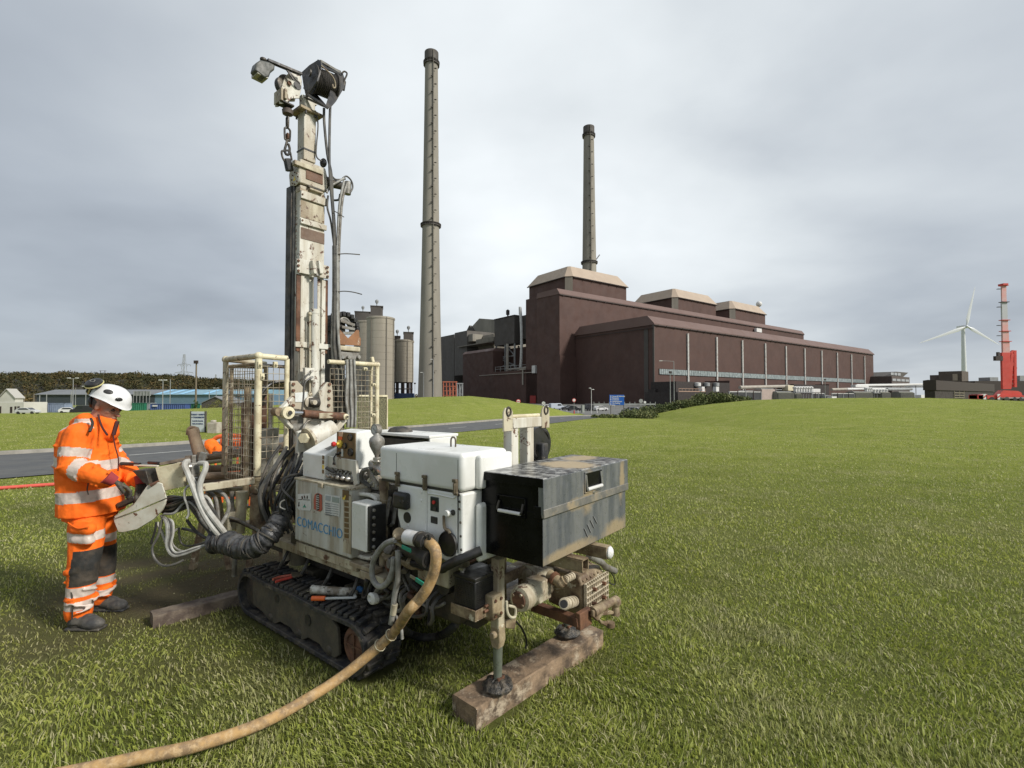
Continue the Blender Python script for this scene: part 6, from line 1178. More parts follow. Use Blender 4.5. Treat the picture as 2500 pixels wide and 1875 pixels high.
mb = MB(); mb.box((-1.46,-.5,.40),(-1.34,.20,.50)); mb.box((-1.5,-.46,.62),(-1.42,.2,.68)); mb.box((-1.46,.12,.5),(-1.38,.2,.82)); mb.box((-1.46,-.45,.5),(-1.38,-.37,.82)); mb.build('rear_frame', M['brownwhite'], rig, bevel=.006)
def jack(yj, full):
    xj = -1.53 if full else -1.51; o = MB(); o.box((xj-.027,yj-.027,.44),(xj+.027,yj+.027,.80)); jb = o.build('outrigger_leg', M['grime'], rig, bevel=.006)
    q = MB(); q.prism([(xj-.03,.46),(xj+.03,.46),(xj+.035,.38),(xj+.022,.335),(xj-.022,.335),(xj-.035,.38)],'Y',yj-.025,yj+.025); q.cyl((xj-.0,yj+.02,.41),(xj,yj+.05,.41),.02,n=10); q.build('leg_clevis', M['brownwhite'], jb, bevel=.006)
    q = MB(); q.cyl((xj,yj,.17),(xj,yj,.34),.022,.026,n=14); q.build('leg_rod', mat('grey_green_rod', (.22,.25,.21), .35, .5, var=(.14,.15,.12), vs_=12), jb)
    q = MB(); q.cyl((xj,yj,.155),(xj,yj,.185),.022,n=10); q.cbox((xj-.02,yj,.172),(.012,.05,.03)); q.cbox((xj+.02,yj,.172),(.012,.05,.03)); q.build('foot_joint', M['rust'], jb)
    n = 30; vs_ = []; g = random.Random(int(yj*100)+5); prof = [(.001,.127),(.078,.127),(.083,.138),(.072,.155),(.048,.170),(.02,.178),(.001,.18)]
    for r, z in prof:
        for k in range(n): rr_ = r*(1+(.10*(g.random()-.5) if r > .01 else 0)); vs_.append((xj+rr_*math.cos(2*math.pi*k/n), yj+rr_*math.sin(2*math.pi*k/n), z+(.016*(g.random()-.5) if .02 < r < .08 and z > .13 else 0)))
    q = MB(); q.add(vs_, [(i*n+k, i*n+(k+1) % n, (i+1)*n+(k+1) % n, (i+1)*n+k) for i in range(len(prof)-1) for k in range(n)]); q.build('foot_pad', mat('tar_mud_pad', (.016,.016,.015), .35, var=(.13,.11,.085), vs_=30, vamt=.9, bump=.8, bs=80), jb, smooth=True)
    return jb
jb = jack(.285, True); jack(-.44, False)
q = MB(); v = R(*p3(400,420),x=-1.56); q.box((-1.575,.30,.51),(-1.50,.375,.635)); clb = q.build('leg_sleeve', M['brownwhite'], rig, bevel=.008)
for z in (.535,.61): 
    for y in (.315,.36): q = MB(); q.cyl((-1.575,y,z),(-1.583,y,z),.008,n=6); q.build('sleeve_bolt', M['rust'], clb)
q = MB(); q.cyl((-1.54,.375,.585),(-1.54,.40,.585),.008,n=6); q.cyl((-1.54,.375,.56),(-1.54,.405,.56),.008,n=6); q.build('grease_nipple', M['rust'], clb)
# hydraulic motor lying along y
X_ = -1.63; a, b = R(*p3(600,370),x=X_), R(*p3(890,310),x=X_); zc = .588
q = MB(); q.lathe([(.001,.235),(.045,.235),(.062,.228),(.066,.215),(.066,.175),(.060,.17),(.060,.14),(.066,.135),(.066,.10),(.055,.09),(.052,.02),(.045,0),(.001,0)], c=(X_,0,zc), axis='Y', n=24); mo = q.build('hydraulic_motor', M['grime'], rig); q = MB(); q.lathe([(.001,0),(.045,0),(.040,.006),(.001,.008)], c=(X_,.235,zc), axis='Y', n=20); q.build('motor_end_cap', M['rust'], mo)
for k in range(4): t = k*1.57+.6; q = MB(); q.cyl((X_+.036*math.cos(t),.238,zc+.036*math.sin(t)),(X_+.036*math.cos(t),.248,zc+.036*math.sin(t)),.008,n=6); q.build('motor_bolt', M['brownwhite'], mo)
q = MB(); q.box((X_-.05,.0,zc-.05),(X_+.06,.10,zc+.062)); q.cyl((X_-.03,.13,zc-.02),(X_-.07,.13,zc-.02),.018,n=10); q.build('motor_flange', M['grime'], mo, bevel=.012)
q = MB(); q.box((-1.62,-.13,.51),(-1.46,.03,.66)); q.build('coupling_housing', M['grime'], rig, bevel=.02)
for k in range(6): q = MB(); q.cyl((-1.60+.03*k,.032,.52+.02*(k%3)*2),(-1.60+.03*k,.042,.52+.02*(k%3)*2),.008,n=6); q.build('housing_bolt', M['rust'], rig)
q = MB(); P_ = [R(*p3(*p),x=-1.66) for p in ((565,460),(570,550),(600,600),(640,595),(640,520),(580,500))]; q.tube([tuple(p) for p in P_], .007, 7); q.build('grease_line', M['grime'], rig)
# pump with ribbed end plate
PX = -1.80; a = R(*p3(1240,250),x=PX); b = R(*p3(1430,400),x=PX); y0_, y1_ = b.y, a.y; z0_, z1_ = .42, .60
mb = MB(); mb.prism([(PX,z0_),(PX+.012,z1_),(PX+.03,z1_+.03),(PX+.22,z1_+.045),(PX+.24,z0_+.02),(PX+.05,z0_-.01)],'Y',y0_,y1_); pu = mb.build('mud_pump', M['brownwhite'], rig, bevel=.012, seg=3)
pcm = mat('dusty_cast_plate', (.50,.44,.33), .7, var=(.30,.25,.17), vs_=14, vamt=.8, bump=.2)
q = MB(); q.box((PX-.012,y0_-.004,z0_),(PX-.006,y1_+.004,z1_)); 
for k in range(6): z = z0_+.014+k*(z1_-z0_-.028)/5; q.box((PX-.026,y0_-.004,z-.003),(PX-.012,y1_+.004,z+.003))
for k in range(12): y = y0_+(y1_-y0_)*k/11; q.box((PX-.024,y-.0022,z0_),(PX-.0125,y+.0022,z1_))
rp_ = q.build('ribbed_end_plate', pcm, pu, smooth=False)
for yy in (.28,.72):
    for zz in (.3,.75): q = MB(); q.cyl((PX-.02,y0_+(y1_-y0_)*yy,z0_+(z1_-z0_)*zz),(PX-.045,y0_+(y1_-y0_)*yy,z0_+(z1_-z0_)*zz),.011,n=6); q.build('plate_bolt', M['rust'], rp_)
for k in range(6): y = y0_+.02+k*(y1_-y0_-.04)/5; q = MB(); q.prism([(PX,z1_+.005),(PX+.10,z1_+.045),(PX+.10,z1_+.03),(PX+.02,z1_)],'Y',y-.004,y+.004); q.build('cooling_fin', M['brownwhite'], pu, smooth=False)
def spring(p, q_, r, n_, m_, nm):
    p, q_ = Vector(p), Vector(q_); q = MB(); d = (q_-p).normalized(); q.cyl(p, q_, r*.82, n=14)
    for k in range(n_): c_ = p.lerp(q_, (k+.5)/n_); q.cyl(c_-d*(q_-p).length/n_*.28, c_+d*(q_-p).length/n_*.28, r, n=14)
    return q.build(nm, m_, rig)
a, b = R(*p3(1165,460),x=-1.74), R(*p3(1070,485),x=-1.86); o = spring(a, b, .030, 4, pcm, 'threaded_outlet'); q = MB(); d_ = (b-a).normalized(); q.cyl(b+d_*.0005, b+d_*.002, .020, n=14); q.build('outlet_bore', M['black'], o)
a, b, c_ = R(*p3(1040,300),x=-1.74), R(*p3(1075,275),x=-1.76), R(*p3(1150,235),x=-1.76); spring(b, c_, .021, 4, pcm, 'threaded_outlet'); q = MB(); e0 = R(*p3(940,225),x=-1.66); q.cyl(e0, a, .030,.026, n=14); q.cyl(a, b, .025, n=12); q.ell(tuple(a), .028); q.build('pipe_elbow', M['brownwhite'], rig)
q = MB(); q.cyl(e0.lerp(a,.35), e0.lerp(a,.6), .036, n=16); q.build('elbow_collar', M['rust'], rig)
mb = MB(); P_ = [R(*p3(*p),x=-1.6) for p in ((700,130),(920,190),(930,250),(880,255))]; mb.plate([tuple(p) for p in P_], .01, (1,0,0)); mb.build('gusset_plate', M['dull'], rig, bevel=.002)
# square tubes under the tool box
for (A_, B_, w_) in (((1180,90),(1255,100),.034),((1380,25),(1470,32),.034)):
    v = R(*p3((A_[0]+B_[0])/2+20,(A_[1]+B_[1])/2),x=-1.93); mb = MB(); t = .004; w2 = w_/1.0; xe = -1.45
    y_, z_ = v.y, .795
    for (dy, dz, sy, sz) in ((0,w_,w_,t),(0,-w_,w_,t),(w_,0,t,w_-t),(-w_,0,t,w_-t)): mb.box((-1.945,y_+dy-sy,z_+dz*.9-sz),(xe,y_+dy+sy,z_+dz*.9+sz)) if False else mb.box((-1.945,y_+dy*.85-sy*.85,z_+dz*.85-sz*.85),(xe,y_+dy*.85+sy*.85,z_+dz*.85+sz*.85))
    sq_ = mb.build('square_tube', M['brownwhite'], rig)
    if A_[0] > 1300: q = MB(); q.ell((-1.95,y_,z_),(.018,.032,.034),10,8); q.build('white_rag_plug', mat('white_plastic_rag', (.7,.7,.68), .6, bump=.6, bs=50), rig)
q = MB(); P_ = [R(*p3(*p),x=-1.80) for p in ((1290,60),(1400,120),(1440,160),(1520,195))]; q.tube([tuple(p) for p in P_], .020, 10); q.build('rear_pipe', M['dull'], rig); q = MB(); P_ = [R(*p3(*p),x=-1.78) for p in ((1430,150),(1500,230),(1520,310),(1470,300),(1435,240))]; q.tube([tuple(p) for p in P_], .004, 6); q.build('wire_loop', M['black'], rig)
# tow hitch
a, b = R(*p3(800,500),x=-1.50), R(*p3(1215,645),x=-1.86); q = MB(); q.beam((a.x,a.y,a.z),(b.x,b.y,b.z),.05,.05); q.build('tow_bar', M['rust'], rig, bevel=.005)
a, b = R(*p3(1212,590),x=-1.87), R(*p3(1325,540),x=-1.87); mb = MB(); P_ = [R(*p3(*p),x=-1.87) for p in ((1213,575),(1312,515),(1320,665),(1216,725))]; mb.plate([tuple(p) for p in P_], .03, (1,0,0)); mb.build('hitch_plate', M['rust'], rig, bevel=.004)
q = MB(); a, b = R(*p3(1320,560),x=-1.88), R(*p3(1510,455),x=-1.90); q.cyl(a, b, .030,.020, n=12); q.build('hitch_neck', M['brownwhite'], rig); q = MB(); v = R(*p3(1525,465),x=-1.90); q.ell(tuple(v), (.032,.032,.034), 14, 10); q.cyl(v-V(0,0,.025), v-V(0,0,.075), .020,.026, n=12); q.build('tow_ball', M['brownwhite'], rig)
mb = MB(); 
for pts in (((1330,540),(1400,560),(1480,540),(1545,560),(1500,580),(1410,590),(1370,640),(1330,600)),((1370,600),(1420,640),(1480,640),(1515,670),(1500,700),(1460,690),(1400,660))): mb.plate([tuple(R(*p3(*p),x=-1.90)) for p in pts], .02, (1,0,0))
mb.build('hitch_jaw', M['brownwhite'], rig, bevel=.005); q = MB(); v = R(*p3(1478,665),x=-1.905); q.lathe([(.014,-.012),(.026,-.012),(.026,.012),(.014,.012)], c=tuple(v), axis='Z', n=14); q.build('hitch_eye', M['brownwhite'], rig)
q = MB(); P_ = [R(*p3(*p),x=-1.52) for p in ((650,640),(700,700),(735,780),(740,840),(730,880))]; q.tube([tuple(p) for p in P_], .006, 6); q.build('cable', M['black'], rig)
q = MB(); P_ = [R(*p3(*p),x=-1.52) for p in ((655,600),(560,640),(560,700),(640,710))]; q.plate([tuple(p) for p in P_], .03, (1,0,0)); q.build('hanger_plate', M['brownwhite'], rig, bevel=.004)
# suction and corrugated hoses
q = MB(); P_ = [R(*c1(1910,1385),y=.42), R(*c1(1700,1470),y=.50), R(*c1(1560,1540),y=.52), R(*p2(1150,640),y=.52), R(*p2(800,560),y=.50), R(*p2(700,530),y=.48)]; q.tube([tuple(p) for p in P_], .024, 10); q.build('suction_hose', M['black'], rig)
def corrug(pts, r, n_, m_, nm):
    q = MB(); P_ = [Vector(p) for p in pts]; Q = resample(P_, n_*2+1); vs_ = []; k_ = 12; a = None
    for i, p in enumerate(Q):
        d = (Q[min(i+1,len(Q)-1)]-Q[max(i-1,0)]).normalized(); a = d.orthogonal().normalized() if a is None else (a-d*a.dot(d)).normalized(); b = d.cross(a); rr_ = r*(1 if i % 2 else .86)
        for k in range(k_): t = 2*math.pi*k/k_; vs_.append(p+(a*math.cos(t)+b*math.sin(t))*rr_)
    q.add(vs_, [(i*k_+k, i*k_+(k+1) % k_, (i+1)*k_+(k+1) % k_, (i+1)*k_+k) for i in range(len(Q)-1) for k in range(k_)]); return q.build(nm, m_, rig)
def cm(P_, sm=8):
    Q = []; m = len(P_)
    for i in range(m-1):
        p0 = P_[max(i-1,0)]; a, b = P_[i], P_[i+1]; p3_ = P_[min(i+2,m-1)]
        for k in range(sm): t = k/sm; Q.append(.5*((2*a)+(b-p0)*t+(2*p0-5*a+4*b-p3_)*t*t+(3*a-p0-3*b+p3_)*t**3))
    return Q+[P_[-1]]
P_ = [R(*p2(1430,1370),y=.25), R(*p2(1330,1500),y=.28), R(*p2(1150,1610),z=.05), R(*p2(900,1640),z=.04), R(*p2(700,1580),z=.05), R(*p2(600,1500),y=.42), R(*p2(520,1400),y=.30)]; corrug(cm(P_), .026, 46, M['rubber'], 'corrugated_hose')
# manifold between cabinet and engine
MY = .52; mm = [M['dull'],M['brownwhite'],M['dark'],M['rust']]
def mp_(x, y, yy=MY): return R(*p2(x, y), y=yy)
q = MB(); q.cyl(mp_(540,180), mp_(700,180), .036,.040, n=14); q.cyl(mp_(560,130,.56), mp_(560,230,.5), .035, n=12); q.cyl(mp_(620,100), mp_(660,250), .032, n=12); q.build('hose_coupling', M['brownwhite'], rig, bevel=.004)
q = MB(); q.cyl(mp_(680,180,.56), mp_(850,225,.57), .040,.038, n=18); q.build('white_sleeve', mat('white_plastic_sleeve', (.68,.68,.68), .4, var=(.45,.42,.36), vs_=12), rig); q = MB(); q.cyl(mp_(835,215,.57), mp_(985,265,.585), .036,.036, n=16); q.cyl(mp_(860,215,.57), mp_(880,230,.575), .044, n=16); q.cyl(mp_(940,245,.58), mp_(975,260,.585), .045, n=16)
for (x,y) in ((930,190),(995,190),(860,290)): q.cbox(tuple(mp_(x,y,.60)), (.02,.012,.03))
q.build('cam_lock_clamp', M['dark'], rig, bevel=.003)
q = MB(); q.cyl(mp_(640,340,.50), mp_(980,490,.52), .040,.036, n=16); q.cyl(mp_(900,450,.515), mp_(1000,500,.52), .050, n=16); vo = q.build('outlet_pipe', M['dark'], rig); q = MB(); a, b = mp_(940,470,.518), mp_(1003,502,.52); d_ = (b-a).normalized(); q.cyl(b, b+d_*.002, .034, n=14); q.build('pipe_bore', M['black'], vo)
q = MB(); q.cyl(mp_(560,500,.47), mp_(900,600,.49), .028, n=12); q.cyl(mp_(680,520,.48), mp_(780,560,.49), .038, n=12); q.build('outlet_pipe', M['brownwhite'], rig)
g = random.Random(9)
for k in range(16): x, y = 430+260*g.random(), 330+330*g.random(); v = mp_(x, y, .40+.12*g.random()); q = MB(); s_ = .016+.018*g.random(); q.cyl(v, v+V(.05*(g.random()-.5),.04,.06*(g.random()-.5)), s_, n=g.choice([6,10])); q.cbox(tuple(v), (s_*1.8,s_*1.5,s_*2.2)); q.build('manifold_fitting', g.choice(mm), rig, bevel=.002)
for (A_, B_) in (((600,320),(735,385)),((800,795),(915,870))):
    a, b = mp_(*A_,.585), mp_(*B_,.59); q = MB(); q.beam(a, b, .008,.022,up=(0,0,1)); hd_ = q.build('green_lever', M['greenplas'], rig, bevel=.003); q = MB(); a2 = mp_(A_[0]-80,A_[1]-50,.575); q.beam(a2, a, .006,.014); q.build('lever_stem', M['steel'], hd_)
def hz(pts, r, m_, yy=.56, nm='hose', n=9):
    q = MB(); q.tube([tuple(mp_(*p[:2], p[2] if len(p) > 2 else yy)) for p in pts], r, n, 5); return q.build(nm, m_, rig)
hz(((500,230),(380,270),(280,370),(200,500),(165,650),(180,790),(240,880),(310,900),(390,840),(440,740),(470,620),(480,480)), .016, M['ghose'], .585, 'looped_hose')
hz(((540,380),(545,560),(540,800),(500,1000),(480,1150),(460,1330),(440,1440)), .015, M['ghose'], .59, 'drain_hose'); q = MB(); q.cyl(mp_(498,1155,.59), mp_(470,1300,.59), .017, n=10); q.build('hose_ferrule', M['grime'], rig); hz(((470,1300),(520,1340),(590,1500),(605,1660)), .008, M['ghose'], .56, 'drain_hose')
hz(((560,640),(640,820),(720,980),(900,1150),(1020,1210),(1150,1180),(1220,1140)), .009, M['dull'], .42); hz(((800,750),(900,900),(1050,1100),(1180,1150)), .016, M['black'], .36); hz(((690,700),(760,860),(860,950)), .02, M['dark'], .44); hz(((280,1050),(420,1060),(490,960),(560,700)), .012, M['bhose'], .45); hz(((250,1040),(400,1160),(560,1100),(740,1020)), .010, M['bhose'], .40)
v = mp_(180,1075,.56); q = MB(); q.lathe([(.001,-.02),(.03,-.02),(.034,-.01),(.034,.01),(.022,.02),(.018,.02),(.016,.012),(.001,.012)], c=tuple(v), axis=(V(1,0,0),V(0,0,1),V(.2,1,.2).normalized()), n=18); q.build('white_end_cap', mat('white_cap_plastic', (.6,.6,.57), .5, chips=(.05,.05,.04), chip_s=30, chip_t=.58), rig)
q = MB(); q.box((-1.34,.15,.42),(-1.08,.38,.60)); q.build('hydraulic_pump', M['dark'], rig, bevel=.02); q = MB(); q.box((-1.30,.25,.62),(-1.05,.42,.82)); q.build('belt_guard', M['grime'], rig, bevel=.01); q = MB(); a = mp_(1290,850,.36); q.lathe([(.001,-.05),(.05,-.05),(.055,.0),(.05,.05),(.001,.05)], c=tuple(a), axis='Y', n=16); q.build('air_filter', M['black'], rig)
q = MB(); q.box((-1.06,-.3,.55),(-.62,.38,.80)); q.build('pump_casing', M['dark'], rig, bevel=.02); q = MB(); P_ = [mp_(*p,.30) for p in ((900,1090),(1080,1030),(1110,1050),(920,1130))]; q.plate([tuple(p) for p in P_], .01, (0,1,0)); q.build('white_sheet', M['white'], rig, smooth=False); q = MB(); P_ = [mp_(*p,.33) for p in ((340,1150),(720,1020),(760,1130),(500,1280))]; q.plate([tuple(p) for p in P_], .012, (0,1,0)); q.build('belly_plate', M['mudframe'], rig, bevel=.003)
# ------------------------------------------------------------ mast
MX = .95
def MR(f, x, y, xx=MX): return R(*f(x, y), x=xx)
a, b = MR(m1,530,1300), MR(m1,715,1300); MY1, MY0 = a.y, b.y           # near and far edges of the rear face
zt_, zj = MR(m1,600,1100).z, MR(m1,600,900).z
mb = MB(); mb.box((MX,MY0,.55),(MX+.17,MY1,zt_)); ma = mb.build('mast', M['worn'], rig, bevel=.006)
# recessed front with two raised rails on the rear face
for (xa, xb, m_) in ((295,330,M['rust']),(548,572,M['rust'])): u, v = MR(m2,xa,500), MR(m2,xb,500); z1 = MR(m2,300,250).z; z0 = MR(m2,300,930).z; q = MB(); q.box((MX-.014,min(u.y,v.y),z0),(MX-.001,max(u.y,v.y),z1)); q.build('slide_rail', m_, ma, bevel=.002)
for (xa, xb) in ((330,360),(515,548)): u, v = MR(m2,xa,500), MR(m2,xb,500); q = MB(); q.box((MX-.020,min(u.y,v.y),.9),(MX-.002,max(u.y,v.y),MR(m2,300,255).z)); q.build('mast_flange', M['worn'], ma, bevel=.003)
# dark energy chain trough on the left
u, v = R(*m1(440,1300),x=MX+.15), R(*m1(482,1300),x=MX+.15); zr = R(*m1(460,1100),x=MX+.15).z; q = MB(); q.box((MX+.10,v.y,.62),(MX+.19,u.y,zr)); dr = q.build('feed_chain_trough', M['dark'], ma, bevel=.006)
q = MB(); q.cyl((MX+.09,(u.y+v.y)/2,.62),(MX+.09,(u.y+v.y)/2,zr-.01),.016,n=8); q.build('trough_edge_pipe', M['bhose'], dr)
# cross bands, plates on the upper mast
def rect(f, x0, y0, x1, y1, d0, d1, m_, nm, par=None, bev=.004, xx=MX, slope=0):
    u, v = R(*f(x0,y0),x=xx), R(*f(x1,y1),x=xx); w_ = R(*f(x0,y1),x=xx); t = MB(); t.box((xx-d1,v.y,w_.z),(xx-d0,u.y,u.z)); return t.build(nm, m_, par or ma, bevel=bev)
rect(m1,530,1120,722,1180,.0,.022,M['worn'],'mast_band'); rect(m1,528,1330,722,1370,0,.022,M['worn'],'mast_band'); rect(m1,535,1190,712,1320,0,.004,M['grime'],'cover_plate',bev=.001); rect(m1,535,1395,712,1480,0,.004,mat('chipped_brown_plate', (.12,.075,.05), .6, var=(.2,.14,.1), vs_=12), 'brown_patch',bev=.001)
q = MB(); u = MR(m1,530,1100); q.box((MX-.004,MY0-.004,u.z-.03),(MX+.175,MY1+.004,u.z)); q.build('mast_top_band', M['grime'], ma, bevel=.003)
for (x, y) in ((548,1150),(700,1165),(548,1345),(702,1358)): v = MR(m1,x,y,MX-.022); q = MB(); q.cyl(tuple(v),(v.x-.008,v.y,v.z),.008,n=6); q.build('band_bolt', M['rust'], ma)
# vertical row of letters on the narrow left face
side_y = MY1+.001; 
for i, ch_ in enumerate('COMACCHIO'):
    v = R(*m1(500,1290+i*45),y=side_y); text_mesh(ch_, .045, ma, mat('faded_rust_letter', (.22,.14,.10), .6), textM((MX+.06, side_y+.001, v.z), (-1,0,0)), .0006, 'side_letter')
# gearbox section with rusty plate
zg0, zg1 = MR(m1,600,1090).z, MR(m1,600,910).z; u, v = MR(m1,500,1000), MR(m1,720,1000)
q = MB(); q.prism([(MY0-.015,zg0),(MY1+.01,zg0),(MY1+.02,(zg0+zg1)/2),(MY1+.005,zg1),(MY0-.0,zg1),(MY0-.03,(zg0+zg1)/2)],'X',MX-.01,MX+.17); gb = q.build('head_gearbox', M['worn'], ma, bevel=.01)
q = MB(); u, v = MR(m1,575,930,MX-.012), MR(m1,700,1080,MX-.012); q.box((MX-.016,v.y,v.z),(MX-.0105,u.y,u.z)); q.build('rust_plate', mat('brown_rust_plate', (.17,.095,.06), .7, var=(.11,.06,.04), vs_=8), gb, bevel=.002)
q = MB(); v = R(*m1(530,1010),y=MY1+.025); q.lathe([(.001,0),(.06,0),(.064,.006),(.055,.012),(.001,.014)], c=(MX+.05,MY1+.012,v.z), axis='Y', n=20); fl = q.build('round_flange', M['worn'], gb)
for k in range(8): t = k*math.pi/4; q = MB(); q.cyl((MX+.05+.052*math.cos(t),MY1+.02,v.z+.052*math.sin(t)),(MX+.05+.052*math.cos(t),MY1+.03,v.z+.052*math.sin(t)),.007,n=6); q.build('flange_bolt', M['rust'], fl)
q = MB(); q.add([(MX+.03,MY1+.0275,v.z-.02),(MX+.075,MY1+.0275,v.z-.02),(MX+.052,MY1+.0275,v.z+.025)],[(0,1,2)]); q.build('warning_triangle', M['yellow'], fl, smooth=False)
rect(m1,478,895,690,930,-.02,.03,M['grime'],'gearbox_cap'); rect(m1,580,1085,680,1100,0,.03,M['dark'],'slide_block'); rect(m1,590,1105,690,1120,0,.035,M['grime'],'slide_block')
# telescopic square tube
u, v = MR(m1,560,700), MR(m1,650,700); zb_, zt2_ = MR(m1,600,900).z, MR(m1,600,530).z; q = MB(); q.box((MX,v.y,zb_),(MX+.115,u.y,zt2_)); tt = q.build('telescopic_tube', M['worn'], rig, bevel=.005); u2 = MR(m1,516,812)
q = MB(); zz = MR(m1,600,820).z; q.box((MX-.004,v.y-.004,zz-.008),(MX+.119,u.y+.004,zz+.006)); q.build('tube_strap', M['black'], tt)
q = MB(); q.box((MX-.035,v.y-.05,zt2_-.015),(MX+.16,u.y+.05,zt2_+.012)); q.box((MX-.02,v.y-.03,zt2_-.05),(MX+.12,u.y+.03,zt2_-.015)) if False else None; q.build('head_flange', M['brownwhite'], tt, bevel=.004)
for (dy, dx) in ((.06,-.02),(-.04,-.02),(.06,.14),(-.04,.14)): q = MB(); yy = (u.y+v.y)/2+(dy if dy < 0 else dy)*.9; q.cyl((MX+dx,yy,zt2_-.04),(MX+dx,yy,zt2_+.02),.010,n=6); q.build('flange_bolt', M['dark'], tt)
yt = (u.y+v.y)/2
# head: sheave housing on the near side
q = MB(); q.box((MX-.0,yt-.05,zt2_+.012),(MX+.11,yt+.05,zt2_+.14)); q.build('head_pedestal', M['worn'], rig, bevel=.01)
HP = [(375,390),(390,360),(400,320),(415,275),(440,245),(480,235),(530,250),(545,300),(540,360),(525,430),(470,430),(450,450),(400,470),(378,470)]
for dx in (0, .075): mb = MB(); P_ = [R(*m1(*p),x=MX+.02) for p in HP]; mb.plate([(MX+.02+dx,p.y,p.z) for p in P_], .012, (1,0,0)); hd_ = mb.build('sheave_cheek', M['worn'], rig, bevel=.003)
v = R(*m1(445,320),x=MX+.02); q = MB(); q.lathe([(.001,-.03),(.09,-.03),(.085,-.005),(.085,.005),(.09,.03),(.001,.03)], c=(MX+.065,v.y,v.z-.01), axis='X', n=26); q.build('rope_sheave', M['dark'], rig); q = MB(); q.cyl((MX+.0,v.y,v.z),(MX+.12,v.y,v.z),.018,n=10); q.build('sheave_pin', M['rust'], rig)
v = R(*m1(510,335),x=MX+.018); q = MB(); q.lathe([(.001,0),(.035,0),(.035,.004),(.001,.004)], c=(MX+.014,v.y,v.z), axis='X', n=18); q.build('cheek_hole', M['black'], rig)
for (x0, y0, x1, y1) in ((385,350,400,450),(412,355,432,440)): u, v = R(*m1(x0,y0),x=MX), R(*m1(x1,y1),x=MX); q = MB(); q.box((MX-.01,v.y,v.z),(MX+.12,u.y,u.z)); q.build('rope_guard', M['grime'], rig, bevel=.003)
q = MB(); u, v = R(*m1(385,445),x=MX), R(*m1(490,480),x=MX); q.box((MX+.0,v.y,v.z),(MX+.10,u.y,u.z)); q.build('rope_guide_block', M['dark'], rig, bevel=.006)
# winch: tilted drum between two big side plates
def WP(x, y, dx=0.0): return R(*m1(x, y), x=MX+dx)
A0 = WP(628,288,-.02); B0 = WP(792,356,-.05); d_ = (B0-A0).normalized(); up_ = V(0,0,1); fw = d_.cross(up_).normalized(); Lw = (B0-A0).length; ax = (fw, fw.cross(d_).normalized()*-1, d_)
q = MB(); q.lathe([(.001,0),(.125,0),(.125,.012),(.104,.014)]+[(.104+.008*(i % 2), .02+i*(Lw-.04)/20) for i in range(21)]+[(.125,Lw-.012),(.125,Lw),(.001,Lw)], c=A0, axis=ax, n=26); q.build('winch_drum', M['rope'], rig)
PL = [WP(540,235,.10), WP(600,180,.02), WP(668,138,-.10), WP(684,150,-.13), WP(690,190,-.14), WP(655,300,-.15), WP(575,425,-.02), WP(556,340,.08)]; PR = [WP(818,228,.06), WP(838,232,.02), WP(862,300,.0), WP(852,345,-.06), WP(790,450,-.13), WP(742,505,-.16), WP(722,480,-.14), WP(770,330,-.10)]
for P_ in (PL, PR): q = MB(); q.plate(P_, .014, d_); wp_ = q.build('winch_side_plate', M['winch'], rig, bevel=.002)
for nm, (a, b), (c_, e_) in (('winch_top_plate', (PL[2]+V(.02,0,0), PL[4]), (PR[1], PR[0])), ('winch_base_plate', (PL[6]+V(.04,0,.01), PL[6]), (PR[5], PR[6]+V(.05,0,0)))): q = MB(); q.plate([a, b, c_, e_], .010, (0,0,1)); q.build(nm, M['winch'], rig, bevel=.002)
for a, b in ((PL[4], WP(835,250,-.06)), (PL[3], WP(832,238,-.04)), (WP(590,405,-.06), PR[5])): q = MB(); q.beam(a, b, .016,.022); q.build('winch_tie_bar', M['dull'] if a is PL[3] else M['winch'], rig, bevel=.003)
q = MB(); q.plate([WP(560,345,.10), WP(640,380,.08), WP(735,490,-.10), WP(640,450,.02)], .02, (1,0,0)); q.build('winch_back_plate', M['winch'], rig)
q = MB(); c_ = WP(612,243,-.06)-d_*.006; q.lathe([(.020,-.010),(.032,-.012),(.032,.002),(.020,.002)], c=c_, axis=ax, n=18); q.build('winch_hub', M['dark'], rig); q = MB(); c_ = WP(845,245,-.02); q.tube([c_, c_+d_*.02+up_*.03, c_+d_*.05+up_*.02, WP(862,300,-.03), WP(855,360,-.03)], .008, 7); q.cyl(WP(865,305,-.03), WP(855,368,-.03), .014, n=8); q.build('winch_crank', M['dark'], rig)
q = MB(); q.tube([WP(690,185,-.16), WP(760,250,-.20), WP(790,300,-.20), WP(795,345,-.19), WP(780,350,-.19), WP(775,325,-.19)], .006, 6); q.build('rope_clip_wire', M['grime'], rig)
q = MB(); q.plate([WP(545,400,.04), WP(600,415,.02), WP(660,480,.0), WP(560,475,.02)], .06, (1,0,0)); q.build('winch_gusset', M['worn'], rig)
